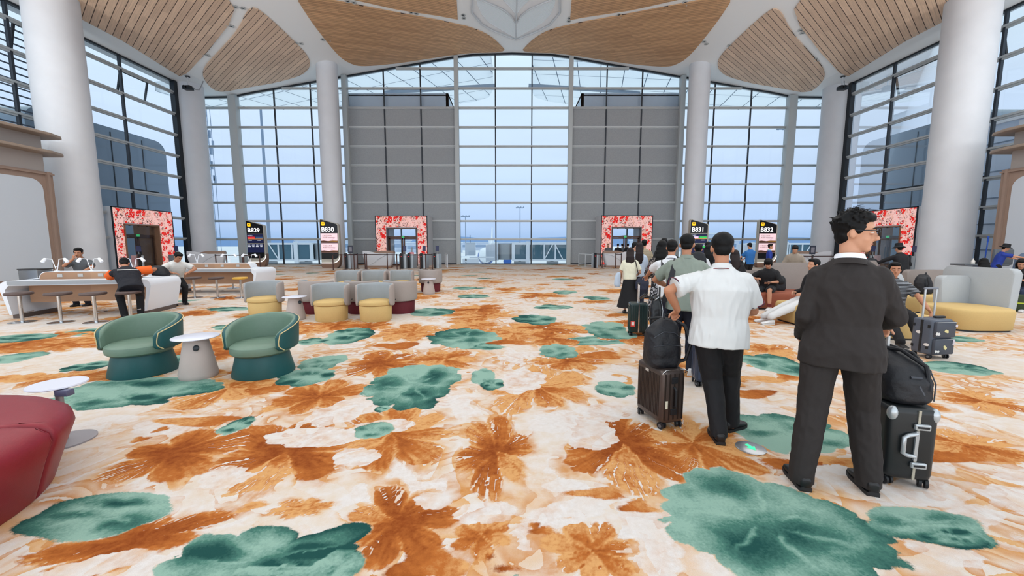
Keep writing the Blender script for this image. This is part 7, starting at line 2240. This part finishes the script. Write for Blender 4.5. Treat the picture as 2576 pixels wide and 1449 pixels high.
brim_hat(ht, J, mat('hat_black', (18, 20, 24), .8))
soft_bag('tote_bag', 'black tote bag resting on the taupe bench back by the bucket hat', (10.95, 12.2, 1.06), R(0), [('r', rr_rings([(0, .4, .14, 0, 0), (.04, .46, .18, 0, 0), (.1, .36, .14, 0, 0), (.14, .2, .08, 0, 0)]))], BAGB, .018, (('handle', [(-.12, 0, .1), (-.02, 0, .34), (.02, 0, .34), (.12, 0, .1)], .012, BAGB),))
bh, J = P_('cleaner in blue uniform shirt and black hat reaching out beside the trolley', 17.3, 14.2, -70, 1.60, lean=R(14), head=(R(14), 0, 0), rh=(.20, .62, 1.22), lh=(-.12, .60, 1.15), re=(.6, -.2, -1), le=(-.6, -.2, -1), top=BLUEV, sleeve='short', hem=-.12, bot=DARKT, shoes=(SHOEB, SOLEB), vox=.018)
brim_hat(bh, J, mat('hat_black'))
soft_bag('laundry_bag', 'rolled grey and blue bag in front of the cleaner', (18.35, 14.2, .0), 0, [('r', rr_rings([(0, .5, .5, 0, 0), (.6, .55, .55, 0, 0), (1.1, .5, .5, 0, 0), (1.3, .25, .25, 0, 0)]))], mat('bag_grey_blue', (96, 116, 140), .6), .03)
seated('woman with long black hair seated with her back turned behind the tall grey bench back', 11.6, 9.75, 20, 1.62, .42, 4, (R(20), 0, 0), top=WHITET, bot=DARKT, shoes=(SHOEB, SOLEB), hair='long', sex='f', vox=.014, lh=(-.12, .35, .7), rh=(.12, .35, .7))
bs = thing('pouf_seat', 'taupe seat under the woman with her back turned', 'stool', (11.6, 9.75, 0))
MB().loft([sq_ring(.38 * q, .38 * q, z, .7, 40) for q, z in ((.92, 0), (.96, .03), (1.0, .2), (1.0, .38), (.95, .42), (.3, .43))]).build('seat', DTAU, bs)
tr_, J = seated('woman in black looking at her phone on the dark green seat at the right edge', 12.5, 9.75, 175, 1.60, .43, 6, (R(30), R(8), 0), lh=(-.05, .32, .80), rh=(.06, .32, .80), le=(-1, -.2, -.5), re=(1, -.2, -.5), lf=(-.14, .5, 0), rf=(.1, .5, 0), top=DARKT, sleeve='elbow', bot=mat('jeans_dark', (38, 50, 72), .8), shoes=(SHOEW, SOLEW), hair='long', sex='f', vox=.012, face=True)
p2 = thing('phone', 'pale phone held by the woman in black at the right edge', 'phone', tuple(Matrix.Translation((12.5, 9.75, 0)) @ Matrix.Rotation(rzv(12.5, 9.75, 175), 4, 'Z') @ Vector((.0, .42, .84))), rzv(12.5, 9.75, 175))
MB().box((0, 0, 0), (.15, .012, .075), bev=.004).build('case', mat('phone_pale', (196, 196, 200), .3), p2)

# ------------------------------------------------------------------ people at the work counters
to, J = seated('person in black and orange shirt slumped over the near work counter', -8.12, 8.42, 8, 1.72, .63, 48, (R(48), R(-10), 0), lf=(-.10, .30, 0), rf=(.16, .32, R(-10)), fz=(.0, .0), lh=(-.02, .62, .87), rh=(.30, .42, .90), le=(-1, .3, -.3), re=(1, -.2, .3), lk=(-.2, 1, .3), rk=(.3, 1, .3),
               top=BLKNAVY, hem=-.12, top_w=1.1, bot=BLKT, shoes=(SHOEB, SOLEB), vox=.011, skin=SKIN2, hdir=((.5, .8, 0), (-.4, .8, -.2)), hn=((0, 0, 1), (0, 0, 1)))
at = J['at']; S_, E_ = J['SR'], J['ER']
G = Blob(); G.cap(S_.lerp(E_, .05), S_.lerp(E_, .80), .094 * J['k'], .090 * J['k'], False, True); G.build('orange_sleeve', ORANGE, to, .011, 4)
S_, E_ = J['SL'], J['EL']
G = Blob(); G.cap(S_.lerp(E_, .30), S_.lerp(E_, .81), .092 * J['k'], .090 * J['k'], True, True); G.build('orange_sleeve', ORANGE, to, .011, 4)
MB().tube([at(x, -.138 - .004 * math.cos(x * 14), .33 - x * .05) for x in [-.16 + .04 * q for q in range(9)]], .011, 6).build('white_band', WHITET, to)
twt, J = seated('man in white T-shirt with bowed head on the far side of the near work counter', -9.05, 10.62, 196, 1.70, .63, 34, (R(34), R(16), 0), lf=(-.12, .20, 0), rf=(.12, .22, 0), lh=(-.14, .52, .86), rh=(.16, .50, .87), le=(-1, 0, .1), re=(1, 0, .1), top=WHITET, hem=-.10, top_w=1.14, bot=BLKT, shoes=(SHOEB, SOLEB), vox=.012, face=True, skin=SKIN2,
                 hdir=((.6, .6, 0), (-.6, .6, 0)), hn=((0, 0, 1), (0, 0, 1)))
tgm, J = seated('man in grey T-shirt resting his chin on his hand behind the near work counter', -11.35, 10.55, 150, 1.72, .63, 12, (R(10), R(10), 0), lf=(-.12, .22, 0), rf=(.12, .22, 0), rh=(.03, .30, 1.22), lh=(-.18, .45, .88), re=(.8, .3, -.8), le=(-1, 0, .1), top=GREYT, hem=-.06, bot=NAVYT, shoes=(SHOEB, SOLEB), vox=.012, face=True, skin=SKIN2, curl=(.5, 1.0), hdir=(None, (-.2, 0, 1)), hn=(None, (.2, 1, 0)))
dup(st, (-11.35, 10.50, 0), R(-90), 'brown bar stool under the man in grey')
